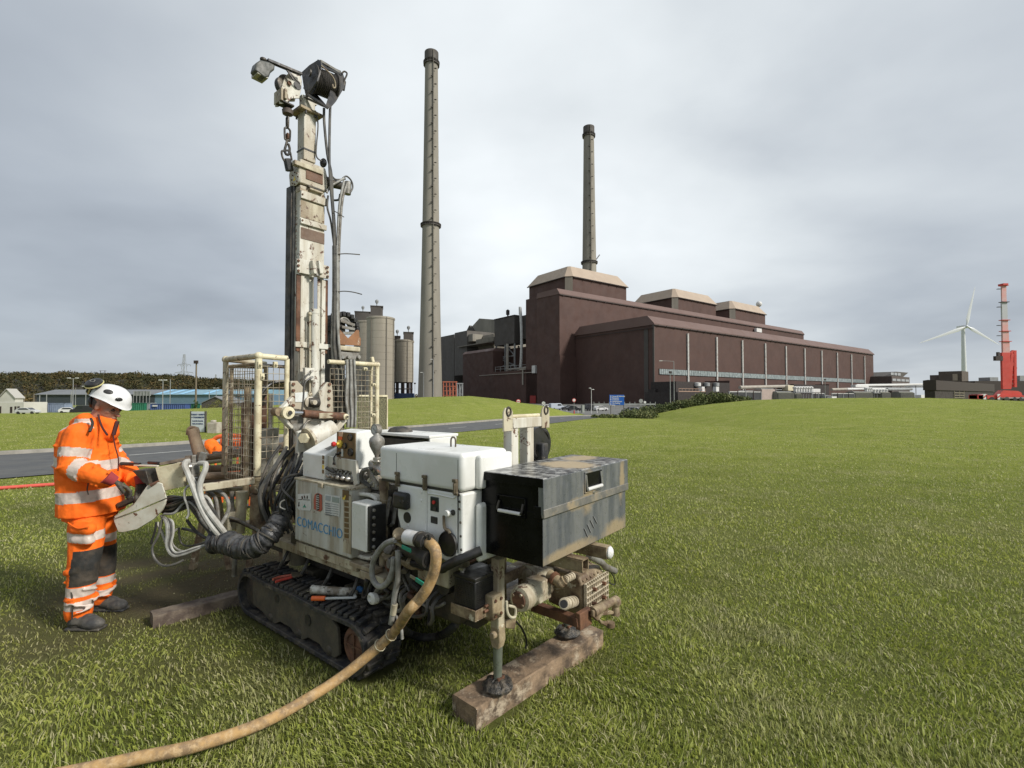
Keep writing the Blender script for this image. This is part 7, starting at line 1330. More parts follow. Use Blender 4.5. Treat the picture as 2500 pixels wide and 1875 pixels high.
# lamp arm
LX = MX-.03
a, b = R(*m1(540,250),x=LX), R(*m1(285,145),x=LX); q = MB(); q.beam(a, b, .035,.022); q.build('lamp_arm', M['winch'], rig, bevel=.002); q = MB(); c_ = R(*m1(480,290),x=LX); d2 = R(*m1(430,215),x=LX); q.beam(c_, d2, .012,.012); q.beam(R(*m1(530,320),x=LX), R(*m1(440,225),x=LX), .01,.01); q.build('arm_stay', M['winch'], rig)
P_ = [R(*m1(*p),x=LX-.02) for p in ((190,215),(205,160),(235,140),(300,155),(345,180),(340,215),(315,230),(300,270),(265,275))]; q = MB(); q.plate([tuple(p) for p in P_], .09, (1,0,0)); lh = q.build('work_lamp', mat('grey_lamp_body', (.06,.065,.06), .5, var=(.14,.135,.12), vs_=12), rig, bevel=.012, seg=3)
q = MB(); v = R(*m1(245,245),x=LX); q.cbox((LX+.04,v.y,v.z-.012),(.11,.09,.03)); q.build('lamp_lens', mat('yellowed_lens', (.35,.34,.27), .25), lh, bevel=.004)
q = MB(); v = R(*m1(265,135),x=LX); q.ell((LX+.02,v.y,v.z),(.025,.03,.02)); q.build('lamp_bracket', M['dark'], lh)
# hook block, chain
HX = MX+.06
def HP_(x, y): return R(*m1(x, y), x=HX)
q = MB(); q.cyl(HP_(440,455), HP_(438,500), .010, n=6); q.build('winch_rope', M['rope'], rig)
a, b = HP_(402,490), HP_(472,575); yc = (a.y+b.y)/2; q = MB(); q.lathe([(.02,b.z),(.044,b.z+.01),(.048,a.z-.02),(.03,a.z)], c=(HX,yc,0), n=10); hb_ = q.build('hook_weight', mat('brown_cast_weight', (.11,.085,.07), .6, var=(.06,.05,.04), vs_=14), rig)
def link(c_, L_, w_, r, plane):
    q = MB(); pts = []
    for k in range(12): t = 2*math.pi*k/12; s_ = math.sin(t); cc = math.cos(t); z = (L_/2-w_/2)*(1 if s_ >= 0 else -1)+w_/2*s_; h_ = w_/2*cc; pts.append(Vector(c_)+(V(0,h_,z) if plane == 'Y' else V(h_,0,z)))
    q.tube(pts, r, 7, 2, closed=True); return q
cz_ = lambda y: HP_(435,y)
link(cz_(610),.10,.035,.008,'X').build('chain_link', M['dark'], rig); link(cz_(700),.115,.052,.009,'Y').build('chain_link', M['dark'], rig); link(cz_(715),.045,.03,.009,'X').build('chain_link', M['rust'], rig)
q = MB(); P_ = [HP_(*p) for p in ((435,740),(425,780),(415,820),(425,850),(445,850),(452,815),(448,790),(440,770))]; q.tube([tuple(p) for p in P_], .011, 8); q.build('hook', M['dark'], rig)
q = MB(); P_ = [HP_(*p) for p in ((412,900),(398,870),(392,835),(400,825),(440,822),(455,832),(462,860),(468,895))]; q.tube([tuple(p) for p in P_], .009, 7); q.build('swivel_bail', M['dark'], rig)
u, v = HP_(413,880), HP_(472,980); q = MB(); q.cyl((HX,(u.y+v.y)/2+.012,u.z),(HX,(u.y+v.y)/2-.012,v.z),.034,.036,n=8); q.build('lifting_plug', M['winch'], rig)
# side motor with hose loops on the far side
SX = MX+.02; a, b = R(*m1(720,1060),x=SX), R(*m1(900,1140),x=SX); q = MB(); q.cyl(a, R(*m1(740,1065),x=SX), .055, n=14); q.cyl(R(*m1(735,1060),x=SX), R(*m1(850,1090),x=SX), .042,.035, n=14); q.build('feed_motor', M['dark'], rig); q = MB(); q.cyl(R(*m1(890,1060),x=SX), R(*m1(885,1150),x=SX), .033, n=12); q.build('motor_port', M['dull'], rig)
def mh(f, pts, r, m_, xx, nm='mast_hose', n=8): q = MB(); q.tube([tuple(R(*f(p[0],p[1]),x=p[2] if len(p) > 2 else xx)) for p in pts], r, n, 5); return q.build(nm, m_, rig)
mh(m1,((850,1030),(880,1015),(915,1050),(925,1100),(905,1140)),.008,M['bhose'],SX-.03,'motor_hose'); mh(m1,((760,1000),(790,1035),(830,1040),(870,1035)),.008,M['bhose'],SX-.04,'motor_hose'); mh(m1,((730,1140),(760,1090),(810,1060),(860,1030)),.010,M['ghose'],SX-.06,'motor_hose'); mh(m1,((780,1195),(820,1190),(830,1150)),.010,M['black'],SX-.02,'motor_hose')
hx_ = MX-.06
for k, pts in enumerate((((710,505),(712,620),(735,850),(765,1000),(775,1200),(790,1400),(795,1650)), ((757,470),(752,650),(750,900),(760,1100),(780,1350),(790,1650)))): mh(m1, pts, .012, M['bhose'], hx_-.01*k)
mh(m1,((860,1050),(830,1200),(815,1400),(810,1650)),.012,M['ghose'],hx_-.02); mh(m1,((885,1065),(850,1180),(830,1400),(820,1650)),.012,M['dull'],hx_-.03); mh(m1,((740,1160),(735,1250),(760,1350),(780,1500),(795,1650)),.009,M['bhose'],hx_+.02)
for k, pts in enumerate((((628,0),(628,400),(620,700),(618,900),(650,1150),(700,1400),(715,1470)), ((650,0),(650,400),(650,700),(650,900),(680,1150),(730,1400),(745,1560)), ((672,0),(672,400),(672,700),(668,900),(690,1080),(760,1350),(780,1560)), ((638,0),(640,400),(636,700),(636,900),(665,1150),(690,1380)), ((660,0),(662,400),(664,700),(700,1080),(770,1300),(790,1400)))): mh(m2, pts, .0125, (M['ghose'],M['bhose'],M['dull'],M['bhose'],M['ghose'])[k], hx_-.01*k)
for k in range(7): x0 = 745+k*11; mh(m2, ((x0,1000),(x0+4,1150),(x0-5+k*3,1350),(x0+12,1500),(x0+8,1600)), .012, (M['ghose'],M['dull'],M['bhose'])[k%3], MX-.16+.02*(k%3), 'head_hose')
for (y_, x0, x1, dz) in ((70,665,860,8),(400,665,878,28)): mh(m2, ((x0,y_+5),(x0+60,y_),((x0+x1)/2+30,y_+dz*.3),(x1,y_+dz)), .005, M['dark'], hx_-.05, 'cable_tie_tail', 6); q = MB(); a = R(*m2(650,y_+5),x=hx_-.02); q.lathe([(.026,-.005),(.03,-.005),(.03,.005),(.026,.005)], c=tuple(a), n=12); q.build('cable_tie', M['black'], rig)
mh(m1,((785,1275),(820,1295),(860,1322)),.004,M['dark'],hx_-.04,'cable_tie_tail',5)
mh(m1,((655,560),(665,640),(652,800),(655,870),(690,900)),.007,M['bhose'],MX-.02,'cable',6); q = MB(); v = R(*m1(705,915),x=MX-.0); q.ell(tuple(v),(.04,.028,.042)); q.build('cable_reel', M['black'], rig)
# rotary head with chain
ax_ = MX+.08
q = MB(); 
for k in range(11):
    t = math.pi*k/10; cx_, cz0 = 690, 740; x = cx_-125*math.cos(t)*.98; y = cz0-135*math.sin(t); v = R(*m2(x,y),x=ax_); q.beam(v+V(-.07,0,0), v+V(.07,0,0), .036,.045)
for k in range(3): v0 = R(*m2(815,740+k*15),x=ax_)
q.build('energy_chain', M['black'], rig, bevel=.004)
for k in range(4): mh(m2, ((600+k*22,1000),(600+k*20,800),(640+k*16,690-k*12),(720+k*8,660-k*5),(770+k*8,720)), .011, M['dull'] if k % 2 else M['bhose'], ax_-.05, 'chain_hose')
for k in range(3): v0, v1 = R(*m2(690+k*10,660+k*55),x=ax_-.09), R(*m2(815,700+k*35),x=ax_-.09); q = MB(); q.beam(v0, v1, .015,.028); q.build('chain_crossbar', M['dull'], rig, bevel=.004)
mb = MB(); P_ = [R(*m2(*p),x=ax_-.10) for p in ((682,735),(760,815),(835,740),(855,745),(858,800),(870,815),(868,880),(680,870))]; mb.plate([tuple(p) for p in P_], .012, (1,0,0)); mb.build('head_bracket', mat('orange_rust_bracket', (.27,.13,.06), .7, var=(.14,.07,.04), vs_=10, chips=(.55,.5,.4), chip_s=13, chip_t=.62), rig, bevel=.003)
a, b = R(*m2(680,875),x=ax_-.11), R(*m2(868,935),x=ax_-.11); q = MB(); q.box((ax_-.11,b.y,b.z),(ax_+.08,a.y,a.z)); q.build('rotary_head', M['grime'], rig, bevel=.012, seg=3); a, b = R(*m2(690,930),x=ax_-.09), R(*m2(860,1005),x=ax_-.09); q = MB(); q.box((ax_-.09,b.y,b.z),(ax_+.06,a.y,a.z)); rh_ = q.build('head_manifold', M['dull'], rig, bevel=.006)
for x in (705,760,848): v = R(*m2(x,980),x=ax_-.10); q = MB(); q.cyl((ax_-.09,v.y,v.z),(ax_-.115,v.y,v.z),.018,n=8); q.build('manifold_plug', M['steel'], rh_)
q = MB(); a = R(*m2(640,1200),x=ax_); q.box((ax_-.02,a.y-.10,1.15),(ax_+.10,a.y+.05,R(*m2(640,610),x=ax_).z-.05)); q.build('drill_head_carriage', M['dark'], rig, bevel=.01)
# feed cylinder on the rear face
CXc = MX-.055
u, v = R(*m2(468,280),x=CXc), R(*m2(468,565),x=CXc); q = MB(); q.cyl(v, u, .019, n=16); q.build('cylinder_rod', M['chrome'], rig)
u, v = R(*m2(464,560),x=CXc), R(*m2(464,1335),x=CXc); q = MB(); q.cyl(v, u, .036, n=20); q.cyl(u, u+V(0,0,-.04), .039, n=20); q.build('feed_cylinder', M['cream'] if False else M['worn'], rig)
u, v = R(*m2(420,600),x=CXc), R(*m2(420,1310),x=CXc); q = MB(); q.cyl(v, u, .008, n=8); q.ell(tuple(u),.017); q.ell(tuple(v),.022); q.build('cylinder_pipe', M['grime'], rig)
mb = MB(); P_ = [R(*m2(*p),x=MX-.024) for p in ((297,115),(415,135),(440,170),(455,255),(430,262),(297,235))]; mb.plate([tuple(p) for p in P_], .02, (-1,0,0)); P_ = [R(*m2(*p),x=MX-.024) for p in ((470,150),(495,160),(585,185),(578,295),(495,280),(480,235))]; mb.plate([tuple(p) for p in P_], .02, (-1,0,0)); mb.box((MX-.03,R(*m2(500,250),x=MX).y,R(*m2(450,285),x=MX).z),(MX-.022,R(*m2(400,250),x=MX).y,R(*m2(450,200),x=MX).z)); cl = mb.build('cylinder_clamp', M['worn'], rig, bevel=.003)
for (x, y) in ((317,132),(317,175),(317,220),(573,190),(573,232),(573,272)): v = R(*m2(x,y),x=MX-.044); q = MB(); q.cyl(tuple(v),(v.x-.012,v.y,v.z),.0115,n=6); q.build('clamp_bolt', M['rust'], cl)
for (x0,) in ((440,),(495,)): 
    P_ = [R(*m2(*p),x=MX-.045) for p in ((x0-22,135),(x0+8,170),(x0+20,215),(x0+14,255),(x0-10,250),(x0-18,200))]; q = MB(); q.plate([tuple(p) for p in P_], .05, (-1,0,0)); q.build('clevis_ear', M['worn'], cl, bevel=.003)
q = MB(); u = R(*m2(485,235),x=CXc); q.cyl(u+V(0,.04,.01), u+V(0,-.04,0), .016, n=10); q.cbox(tuple(u), (.03,.03,.06)); q.build('clevis_pin', M['steel'], cl)
u, v = R(*m2(295,840),x=MX-.03), R(*m2(605,915),x=MX-.03); q = MB(); q.box((MX-.03,v.y,v.z),(MX-.005,u.y,u.z)); xb_ = q.build('guide_crosspiece', M['worn'], rig, bevel=.003)
for (x, y) in ((305,825),(305,915),(560,850),(590,905)): v = R(*m2(x,y),x=MX-.03); q = MB(); q.cyl(tuple(v),(v.x-.012,v.y,v.z),.011,n=6); q.build('crosspiece_bolt', M['rust'], xb_)
# hose block and two black hoses down
a = R(*m2(410,1130),x=MX-.08); q = MB(); q.cbox((a.x,a.y,a.z),(.04,.09,.11)); hbk = q.build('port_block', M['worn'], rig, bevel=.004)
for (x, y) in ((430,1105),(430,1160)): v = R(*m2(x,y),x=MX-.10); q = MB(); q.cyl(tuple(v),(v.x-.04,v.y+.01,v.z),.012,n=8); q.build('port_union', M['steel'], hbk)
mh(m2,((420,1120),(385,1150),(362,1200),(350,1300),(325,1420),(318,1520),(322,1660)),.008,M['bhose'],MX-.16,'supply_hose'); mh(m2,((425,1170),(395,1185),(372,1230),(362,1350),(352,1470),(345,1600),(350,1700)),.008,M['bhose'],MX-.18,'supply_hose'); mh(m3,((1180,770),(1090,765),(1000,765),(940,800),(905,880),(885,1000),(900,1080)),.010,M['dull'],MX-.24,'supply_hose'); q = MB(); v = R(*m3(885,1040),x=MX-.2); q.cyl(v+V(0,0,.02), v-V(0,0,.05), .013, n=10); q.build('hose_ferrule', M['black'], rig)
# yoke plates
YX = .80
for nm, pts in (('yoke_plate',((240,1190),(300,1190),(345,1240),(405,1330),(455,1345),(460,1390),(440,1430),(400,1455),(235,1430),(232,1350),(245,1300))),('yoke_plate',((487,1290),(560,1200),(600,1210),(610,1290),(612,1470),(560,1470),(490,1445),(500,1380)))):
    q = MB(); q.plate([tuple(R(*m2(*p),x=YX)) for p in pts], .025, (-1,0,0)); yk = q.build(nm, M['worn'], rig, bevel=.004)
    for (x, y) in (((272,1218),(272,1275),(270,1335),(270,1405)) if pts[0][0] < 300 else ((590,1220),(588,1278),(585,1345),(583,1405))): v = R(*m2(x,y),x=YX-.025); q = MB(); q.cyl(tuple(v),(v.x-.014,v.y,v.z),.014,n=6); q.build('yoke_bolt', M['rust'], yk)
q = MB(); P_ = [R(*m2(*p),x=YX-.027) for p in ((288,1295),(400,1285),(395,1375),(290,1375))]; q.plate([tuple(p) for p in P_], .003, (-1,0,0)); q.build('blank_label', M['wsticker'], rig, smooth=False)
q = MB(); q.box((YX,MY0-.05,1.0),(MX,MY1+.06,1.10)); q.box((YX,MY0-.04,.55),(MX+.17,MY1+.04,1.02)); q.build('mast_foot', M['brownwhite'], rig, bevel=.01)
v = R(*m2(440,1380),x=YX-.04); q = MB(); q.lathe([(.001,-.05),(.045,-.05),(.05,0),(.045,.05),(.001,.05)], c=(YX-.03,v.y-.01,v.z), axis='Y', n=18); q.build('pivot_eye', M['dark'], rig); v = R(*m3(990,590),x=YX-.05); q = MB(); q.lathe([(.001,-.07),(.02,-.07),(.02,-.01),(.05,0),(.05,.06),(.001,.06)], c=tuple(v), axis='X', n=18); q.build('pivot_pin', M['worn'], rig)
# tilt cylinder and linkage
LXx = .70; a, b = R(*m3(750,695),x=LXx), R(*m3(920,700),x=LXx); q = MB(); q.cyl(a, b, .016, n=12); q.build('tilt_rod', M['chrome'], rig); a2, b2 = R(*m3(915,705),x=LXx), R(*m3(1330,735),x=LXx-.02); q = MB(); q.cyl(a2, b2, .034, n=16); q.build('tilt_cylinder', M['rust'], rig); q = MB(); u, v = R(*m3(1075,700),x=LXx-.04), R(*m3(1215,750),x=LXx-.04); q.box((LXx-.045,v.y,v.z),(LXx-.03,u.y,u.z)); q.build('cylinder_saddle', M['grime'], rig, bevel=.003)
for (x, y, r_) in ((750,695,.05),(1330,735,.026)): v = R(*m3(x,y),x=LXx-.03); q = MB(); q.lathe([(.001,-.045),(r_*.45,-.045),(r_*.45,-.035),(r_,-.03),(r_,.04),(.001,.04)], c=tuple(v), axis='X', n=20); pn = q.build('linkage_boss', M['cream'], rig); q = MB(); q.cyl((v.x-.045,v.y,v.z),(v.x-.055,v.y,v.z),r_*.35,n=8); q.build('boss_nut', M['dark'], pn)
q = MB(); q.plate([tuple(R(*m3(*p),x=LXx+.03)) for p in ((635,655),(790,560),(790,600),(720,680),(760,800),(1240,690),(1240,760),(900,770),(860,940),(800,830),(680,730),(640,700))], .03, (1,0,0)); q.build('linkage_arm', M['worn'], rig, bevel=.005) if False else None
q = MB(); q.beam(R(*m3(660,690),x=LXx+.02), R(*m3(800,545),x=LXx+.05), .05,.028); q.build('linkage_arm', M['worn'], rig, bevel=.006); q = MB(); q.beam(R(*m3(650,700),x=LXx+.02), R(*m3(790,850),x=LXx+.05), .05,.028); q.build('linkage_arm', M['worn'], rig, bevel=.006); q = MB(); v = R(*m3(655,685),x=LXx+.01); q.cyl((v.x-.03,v.y,v.z),(v.x+.05,v.y,v.z),.035,n=16); q.build('linkage_pin', M['brownwhite'], rig)
q = MB(); q.plate([tuple(R(*m3(*p),x=LXx+.06)) for p in ((770,700),(920,715),(910,1100),(860,950),(800,840))], .03, (1,0,0)); q.build('gusset_plate', M['dull'], rig, bevel=.003)
q = MB(); q.beam(R(*m3(1330,760),x=LXx), R(*m3(1240,870),x=LXx), .04,.05); q.build('linkage_arm', M['worn'], rig, bevel=.006)
# cylinder cradle between yoke and console
q = MB(); a, b = R(*m3(985,960),x=.42), R(*m3(1215,860),x=.42); q.cyl(a, b, .085,.075, n=24); dr_ = q.build('slew_housing', M['worn'], rig); q = MB(); q.cyl(a+(a-b).normalized()*.02, a, .095, n=24); q.build('housing_flange', M['grime'], dr_); v = R(*m3(935,950),x=.40); q = MB(); q.cyl(tuple(v),(v.x-.02,v.y+.03,v.z),.04,n=6); q.build('housing_nut', M['cream'], dr_)
q = MB(); q.plate([tuple(R(*m3(*p),x=.5)) for p in ((860,890),(915,870),(985,960),(975,1150),(900,1290),(850,1270))], .04, (1,0,0)); q.build('side_cheek', M['worn'], rig, bevel=.006)
q = MB(); q.box((.40,-.15,.62),(.66,.10,1.22)); q.build('mast_bracket', M['worn'], rig, bevel=.01); q = MB(); q.plate([tuple(R(*m3(*p),x=.66)) for p in ((760,1110),(850,1000),(900,1300),(820,1310),(770,1300))], .03, (1,0,0)); pl_ = q.build('bolted_plate', M['brownwhite'], rig, bevel=.003)
for (x, y) in ((805,1140),(805,1215),(800,1285),(880,1245),(880,1150)): v = R(*m3(x,y),x=.66); q = MB(); q.cyl(tuple(v),(v.x-.012,v.y,v.z),.013,n=6); q.build('plate_bolt', M['rust'], pl_)
# ------------------------------------------------------------ guard cage
GX = .82; GYn, GYf = .452, -.70
zc1 = 1.975; zc0 = 1.02
def bars(pts, r, nm, par, m_=M['cream']): q = MB(); q.tube(pts, r, 10, 4 if len(pts) > 2 else 1); return q.build(nm, m_, par)
def meshpanel(p0, p1, z0, z1, par, du=.042, dz=.055):
    q = MB(); p0, p1 = Vector(p0), Vector(p1); L_ = (p1-p0).length; n_ = max(2, int(L_/du)); nr = (p1-p0).normalized().cross(V(0,0,1)); g = random.Random(int(L_*1000))
    for k in range(n_+1): p = p0.lerp(p1, k/n_); w1 = .004*(g.random()-.5); q.tube([p+V(0,0,z0), p+V(w1,w1,(z0+z1)/2), p+V(0,0,z1)], .0027, 4, 2)
    m_ = int((z1-z0)/dz)
    for k in range(m_+1): z = z0+(z1-z0)*k/m_; q.tube([p0+nr*.004+V(0,0,z), p0.lerp(p1,.5)+nr*(.004+.008*(g.random()-.5))+V(0,0,z+.006*(g.random()-.5)), p1+nr*.004+V(0,0,z)], .0027, 4, 2)
    o_ = q.build('wire_mesh', M['mesh'], par); return o_
yr1 = R(*m3(750,150),x=GX).y; xl = R(*m3(130,170),y=GYn).x
cg = bars([(GX,GYn,zc0),(GX,GYn,zc1)], .027, 'guard_post', rig, M['cream'])
bars([(GX,yr1,.97),(GX,yr1,zc1-.01)], .02, 'guard_post', rig, M['cream']); bars([(xl,GYn,zc0-.05),(xl,GYn,zc1-.02)], .023, 'guard_post', rig, M['grime'])
xm = R(*m3(215,180),y=GYn-.12).x; bars([(xl,GYn-.35,zc0),(xl,GYn-.35,zc1-.05)], .02, 'guard_post', rig, M['brownwhite']); bars([(xm,GYn-.10,zc0),(xm,GYn-.10,zc1-.06)], .018, 'guard_post', rig, M['brownwhite'])
bars([(xl,GYn,zc1),(GX,GYn,zc1)], .024, 'guard_top_rail', rig, M['grime']); bars([(GX,GYn,zc1),(GX,yr1,zc1-.005)], .023, 'guard_top_rail', rig); bars([(xl,GYn-.35,zc1-.05),(xm,GYn-.1,zc1-.05)], .018, 'guard_top_rail', rig, M['brownwhite']); bars([(xl,GYn,zc1),(xl,GYn-.35,zc1-.02)], .022, 'guard_top_rail', rig, M['grime'])
q = MB(); q.ell((GX,GYn,zc1),(.036,.036,.032)); q.build('tube_elbow', M['cream'], rig); q = MB(); q.ell((xl,GYn,zc1),(.032,.032,.032)); q.build('tube_elbow', M['grime'], rig)
bars([(GX,GYn-.03,R(*m3(540,1480),x=GX).z),(GX,yr1,R(*m3(540,1480),x=GX).z+.01)], .02, 'guard_bottom_rail', rig, M['grime'])
bars([(GX+.04,GYn-.03,zc1-.07),(GX+.04,yr1,zc1-.075)], .015, 'inner_rail', rig, M['dark']); bars([(xl,GYn-.03,zc1-.06),(GX+.03,GYn-.03,zc1-.06)], .014, 'inner_rail', rig, M['brownwhite'])
meshpanel((GX,GYn-.02,0), (GX,yr1+.015,0), zc0-.1, zc1-.08, rig); meshpanel((GX+.02,GYn,0), (xl-.02,GYn,0), zc0-.08, zc1-.08, rig)
meshpanel((xl,GYn-.02,0),(xl,GYn-.34,0), zc0-.05, zc1-.1, rig)
# far wing
yf0, yf1 = R(*m2(820,1040),x=GX).y, R(*m2(1012,1060),x=GX).y; zf = R(*m2(900,1040),x=GX).z; bars([(GX,yf0+.28,zf),(GX,yf1,zf)], .021, 'guard_top_rail', rig); bars([(GX,yf1,.95),(GX,yf1,zf)], .022, 'guard_post', rig); bars([(GX+.12,yf1-.02,.95),(GX+.12,yf1-.02,zf-.0),(GX+.08,yf1-.015,zf+.02),(GX,yf1,zf)], .018, 'guard_post', rig)
q = MB(); q.ell((GX,yf1,zf),(.03,.03,.03)); q.build('tube_elbow', M['cream'], rig)
meshpanel((GX,yf0+.26,0),(GX,yf1+.01,0), 1.0, zf-.06, rig, .04, .05)
for (x, y) in ((130,180),(630,210),(495,330)): v = R(*m3(x,y),x=GX-.02) if x > 300 else R(*m3(470,210),x=GX-.02); q = MB(); q.cbox(tuple(v),(.03,.03,.05)); q.cyl((v.x-.015,v.y,v.z),(v.x-.035,v.y,v.z),.010,n=6); q.build('mesh_clamp', M['cream'], rig, bevel=.003)
for (x, y) in ((905,1085),(980,1225),(975,1490),(970,1720)): v = R(*m2(x,y),x=GX-.02); q = MB(); q.cbox(tuple(v),(.03,.035,.03)); q.cyl((v.x-.015,v.y,v.z),(v.x-.035,v.y,v.z),.010,n=6); q.build('mesh_clamp', M['cream'], rig, bevel=.003)
# inside the cage: drill string guard plate, tank
u, v = R(*m3(460,860),x=1.15), R(*m3(665,1370),x=1.15); q = MB(); q.box((1.15,v.y,v.z),(1.22,u.y,u.z)); q.build('splash_plate', M['grit'], rig, bevel=.004)
for (px, r_, m_) in ((345,.028,M['brownwhite']),(505,.035,M['rust']),(575,.022,M['dull']),(540,.014,mat('yellow_green_rod', (.3,.28,.08), .5))): v = R(*m3(px,800),x=1.3); q = MB(); q.cyl((1.3,v.y,.75),(1.3,v.y,R(*m3(px,430 if px != 575 else 500),x=1.3).z),r_,n=12); q.build('drill_rod', m_, rig)
q = MB(); q.tube([tuple(R(*m3(*p),x=1.0)) for p in ((775,380),(680,380),(600,400),(520,460),(480,540),(460,640))], .014, 8); q.build('hose', M['black'], rig); q = MB(); q.tube([tuple(R(*m3(*p),x=1.2)) for p in ((500,440),(520,480),(480,560),(520,600))], .03, 8); q.build('drill_clamp', M['dark'], rig)
q = MB(); u, v = R(*m3(330,620),x=1.32), R(*m3(420,1100),x=1.32); q.box((1.30,v.y,.95),(1.42,u.y,1.6)); q.build('clamp_body', M['rust'], rig, bevel=.01)
# far side mesh guard (green grey louvre)
u, v = R(*m2(850,1350),x=1.2), R(*m2(1100,1350),x=1.2); q = MB(); q.box((1.2,v.y,.9),(1.22,u.y,R(*m2(900,1330),x=1.2).z)); lv = q.build('louvre_panel', mat('olive_mesh', (.20,.19,.10), .6, var=(.07,.065,.04), vs_=90, vamt=1, lo=.45, hi=.52), rig); q = MB(); q.box((1.19,v.y,R(*m2(900,1330),x=1.2).z),(1.23,u.y,R(*m2(900,1330),x=1.2).z+.02)); q.box((1.19,v.y-.005,.9),(1.23,v.y+.01,R(*m2(900,1330),x=1.2).z)); q.build('panel_rim', M['cream'], lv)
# ------------------------------------------------------------ operator's console on its swing arm
q = MB(); pv = R(*p1(1520,480),x=.83); q.lathe([(.001,.885),(.058,.885),(.060,.90),(.060,.945),(.05,.95),(.05,.975),(.056,.98),(.056,1.0),(.04,1.01),(.001,1.01)], c=(.83,pv.y,0), n=24); q.build('pivot_collar', M['brownwhite'], rig)
q = MB(); q.lathe([(.001,.62),(.068,.62),(.064,.86),(.066,.875),(.001,.88)], c=(.83,pv.y,0), n=24); q.build('pivot_column', M['brownwhite'], rig)
q = MB(); w1 = RW(*p1(1300,620),4.02); w2 = RW(*p1(1270,1150),4.02); q.cyl(w1, w2, .045,.038, n=16); q.build('stabiliser_tube', M['cream'], rig); q = MB(); w1 = RW(*p1(1170,620),4.0); w2 = RW(*p1(1180,900),4.0); q.beam(w1, w2, .03,.02); q.build('slotted_strap', M['dull'], rig)
q = MB(); w1 = RW(*p1(1165,880),3.98); q.box((w1.x-.03,w1.y-.04,w1.z-.14),(w1.x+.03,w1.y+.04,w1.z)); q.build('clamp_bracket', M['grime'], rig, bevel=.004)
A_, B_ = RW(*p1(1460,480),3.90), RW(*p1(790,575),3.68); q = MB(); q.beam(A_, B_, .045, .055); arm_ = q.build('swing_arm', M['grime'], rig, bevel=.006)
# rear axle-level plates under the wrap
q = MB(); a, b = R(*p1(1320,990),y=.40), R(*p1(1690,1080),y=.40); q.box((b.x,.2,b.z-.06),(a.x,.40,a.z)); q.build('front_plate', M['grime'], rig, bevel=.005); q = MB(); a = R(*p1(1100,1450),y=.66); q.cyl(R(*p1(1210,1440),y=.62), R(*p1(1200,1659),y=.62)+V(0,0,-.02), .018, n=10); q.build('front_jack', M['dull'], rig)
q = MB(); P_ = [R(*p1(*p),y=.42) for p in ((1620,770),(1745,800))]; q.cyl(P_[0],P_[1],.022,n=12); q.build('rust_pipe_stub', M['orange'] if False else mat('orange_rust_pipe', (.36,.17,.05), .7), rig)
def cpl(pts, Yd, th, m_, nm, par=rig, bev=.003): q = MB(); P_ = [RW(*p1(*p),Yd) for p in pts]; nrm_ = (P_[1]-P_[0]).cross(P_[2]-P_[0]); q.plate([tuple(p) for p in P_], th, nrm_ if nrm_.dot(V(-.6,-.78,0)) < 0 else -nrm_); return q.build(nm, m_, par, bevel=bev)
cpl(((250,310),(590,240),(618,545),(330,610)), 3.66, .04, M['cream'], 'console_side')
dk_w = mat('white_plate_rust', (.56,.55,.48), .5, var=(.36,.31,.22), vs_=6, vamt=.5, chips=(.12,.055,.03), chip_s=9, chip_t=.61, bump=.1)
cpl(((110,548),(245,500),(300,520),(355,700),(180,775),(0,850),(-295,960),(-300,930),(-60,790)), 3.58, .012, dk_w, 'console_plate'); cpl(((-300,955),(0,862),(190,785),(355,715),(350,760),(310,850),(210,960),(0,1090),(-180,1130),(-240,1125),(-290,1000)), 3.60, .02, dk_w, 'console_skirt')
q = MB(); a, b, c_, d_ = RW(*p1(-290,950),3.62), RW(*p1(250,520),3.62), RW(*p1(250,500),3.95), RW(*p1(-230,900),3.95); q.plate([a,b,c_,d_], .01, (0,0,-1)); q.build('console_deck', M['grime'], rig)
g = random.Random(4)
for k in range(7):
    t = .25+.6*k/6; base_ = a.lerp(b, t)+V(0,-.05-.03*(k%2),0)+(c_-b)*.2; top_ = base_+V(.05,.03,.085+.02*g.random()); q = MB(); q.cyl(base_, top_, .004, n=6); lv_ = q.build('control_lever', M['steel'], rig); q = MB(); q.cyl(top_-V(.004,.003,.012), top_+V(.004,.003,.02), .010,.012,n=8); q.build('lever_knob', M['black'], lv_)
q = MB(); a2, b2 = RW(*p1(-200,760),3.68), RW(*p1(50,700),3.68); q.beam(RW(*p1(-250,800),3.70), RW(*p1(-20,690),3.70), .07,.04); q.build('valve_slab', M['dark'], rig, bevel=.01)
q = MB(); q.beam(RW(*p1(260,275),3.64), RW(*p1(640,200),3.72), .03,.022); q.build('wooden_handle', M['timber_d'], rig, bevel=.004); q = MB(); q.beam(RW(*p1(-60,290),3.75), RW(*p1(240,300),3.72), .02,.012); q.build('white_lever', mat('bone_white', (.6,.56,.45), .5), rig, bevel=.003)
for (x0, y0, x1, y1, r_) in ((-230,270,10,280,.014),(120,255,250,265,.012)): q = MB(); q.cyl(RW(*p1(x0,y0),3.78), RW(*p1(x1,y1),3.75), r_, n=8); q.build('lever_grip', M['black'], rig)
cpl(((60,330),(230,320),(280,500),(200,480),(150,420)), 3.74, .12, M['dark'], 'console_gearcase')
q = MB(); q.cyl(RW(*p1(140,545),3.56), RW(*p1(250,495),3.58), .012,.010,n=8); q.build('small_handle', M['rust'], rig); q = MB(); q.cyl(RW(*p1(230,1010),3.62), RW(*p1(370,1340),3.62), .010, n=6); q.build('prop_strut', mat('dirty_white_strut', (.4,.38,.32), .6), rig); q = MB(); P_ = [RW(*p1(*p),3.60) for p in ((215,1010),(200,1120),(160,1240),(155,1290))]; q.tube([tuple(p) for p in P_], .008, 6); q.build('strap', M['black'], rig)
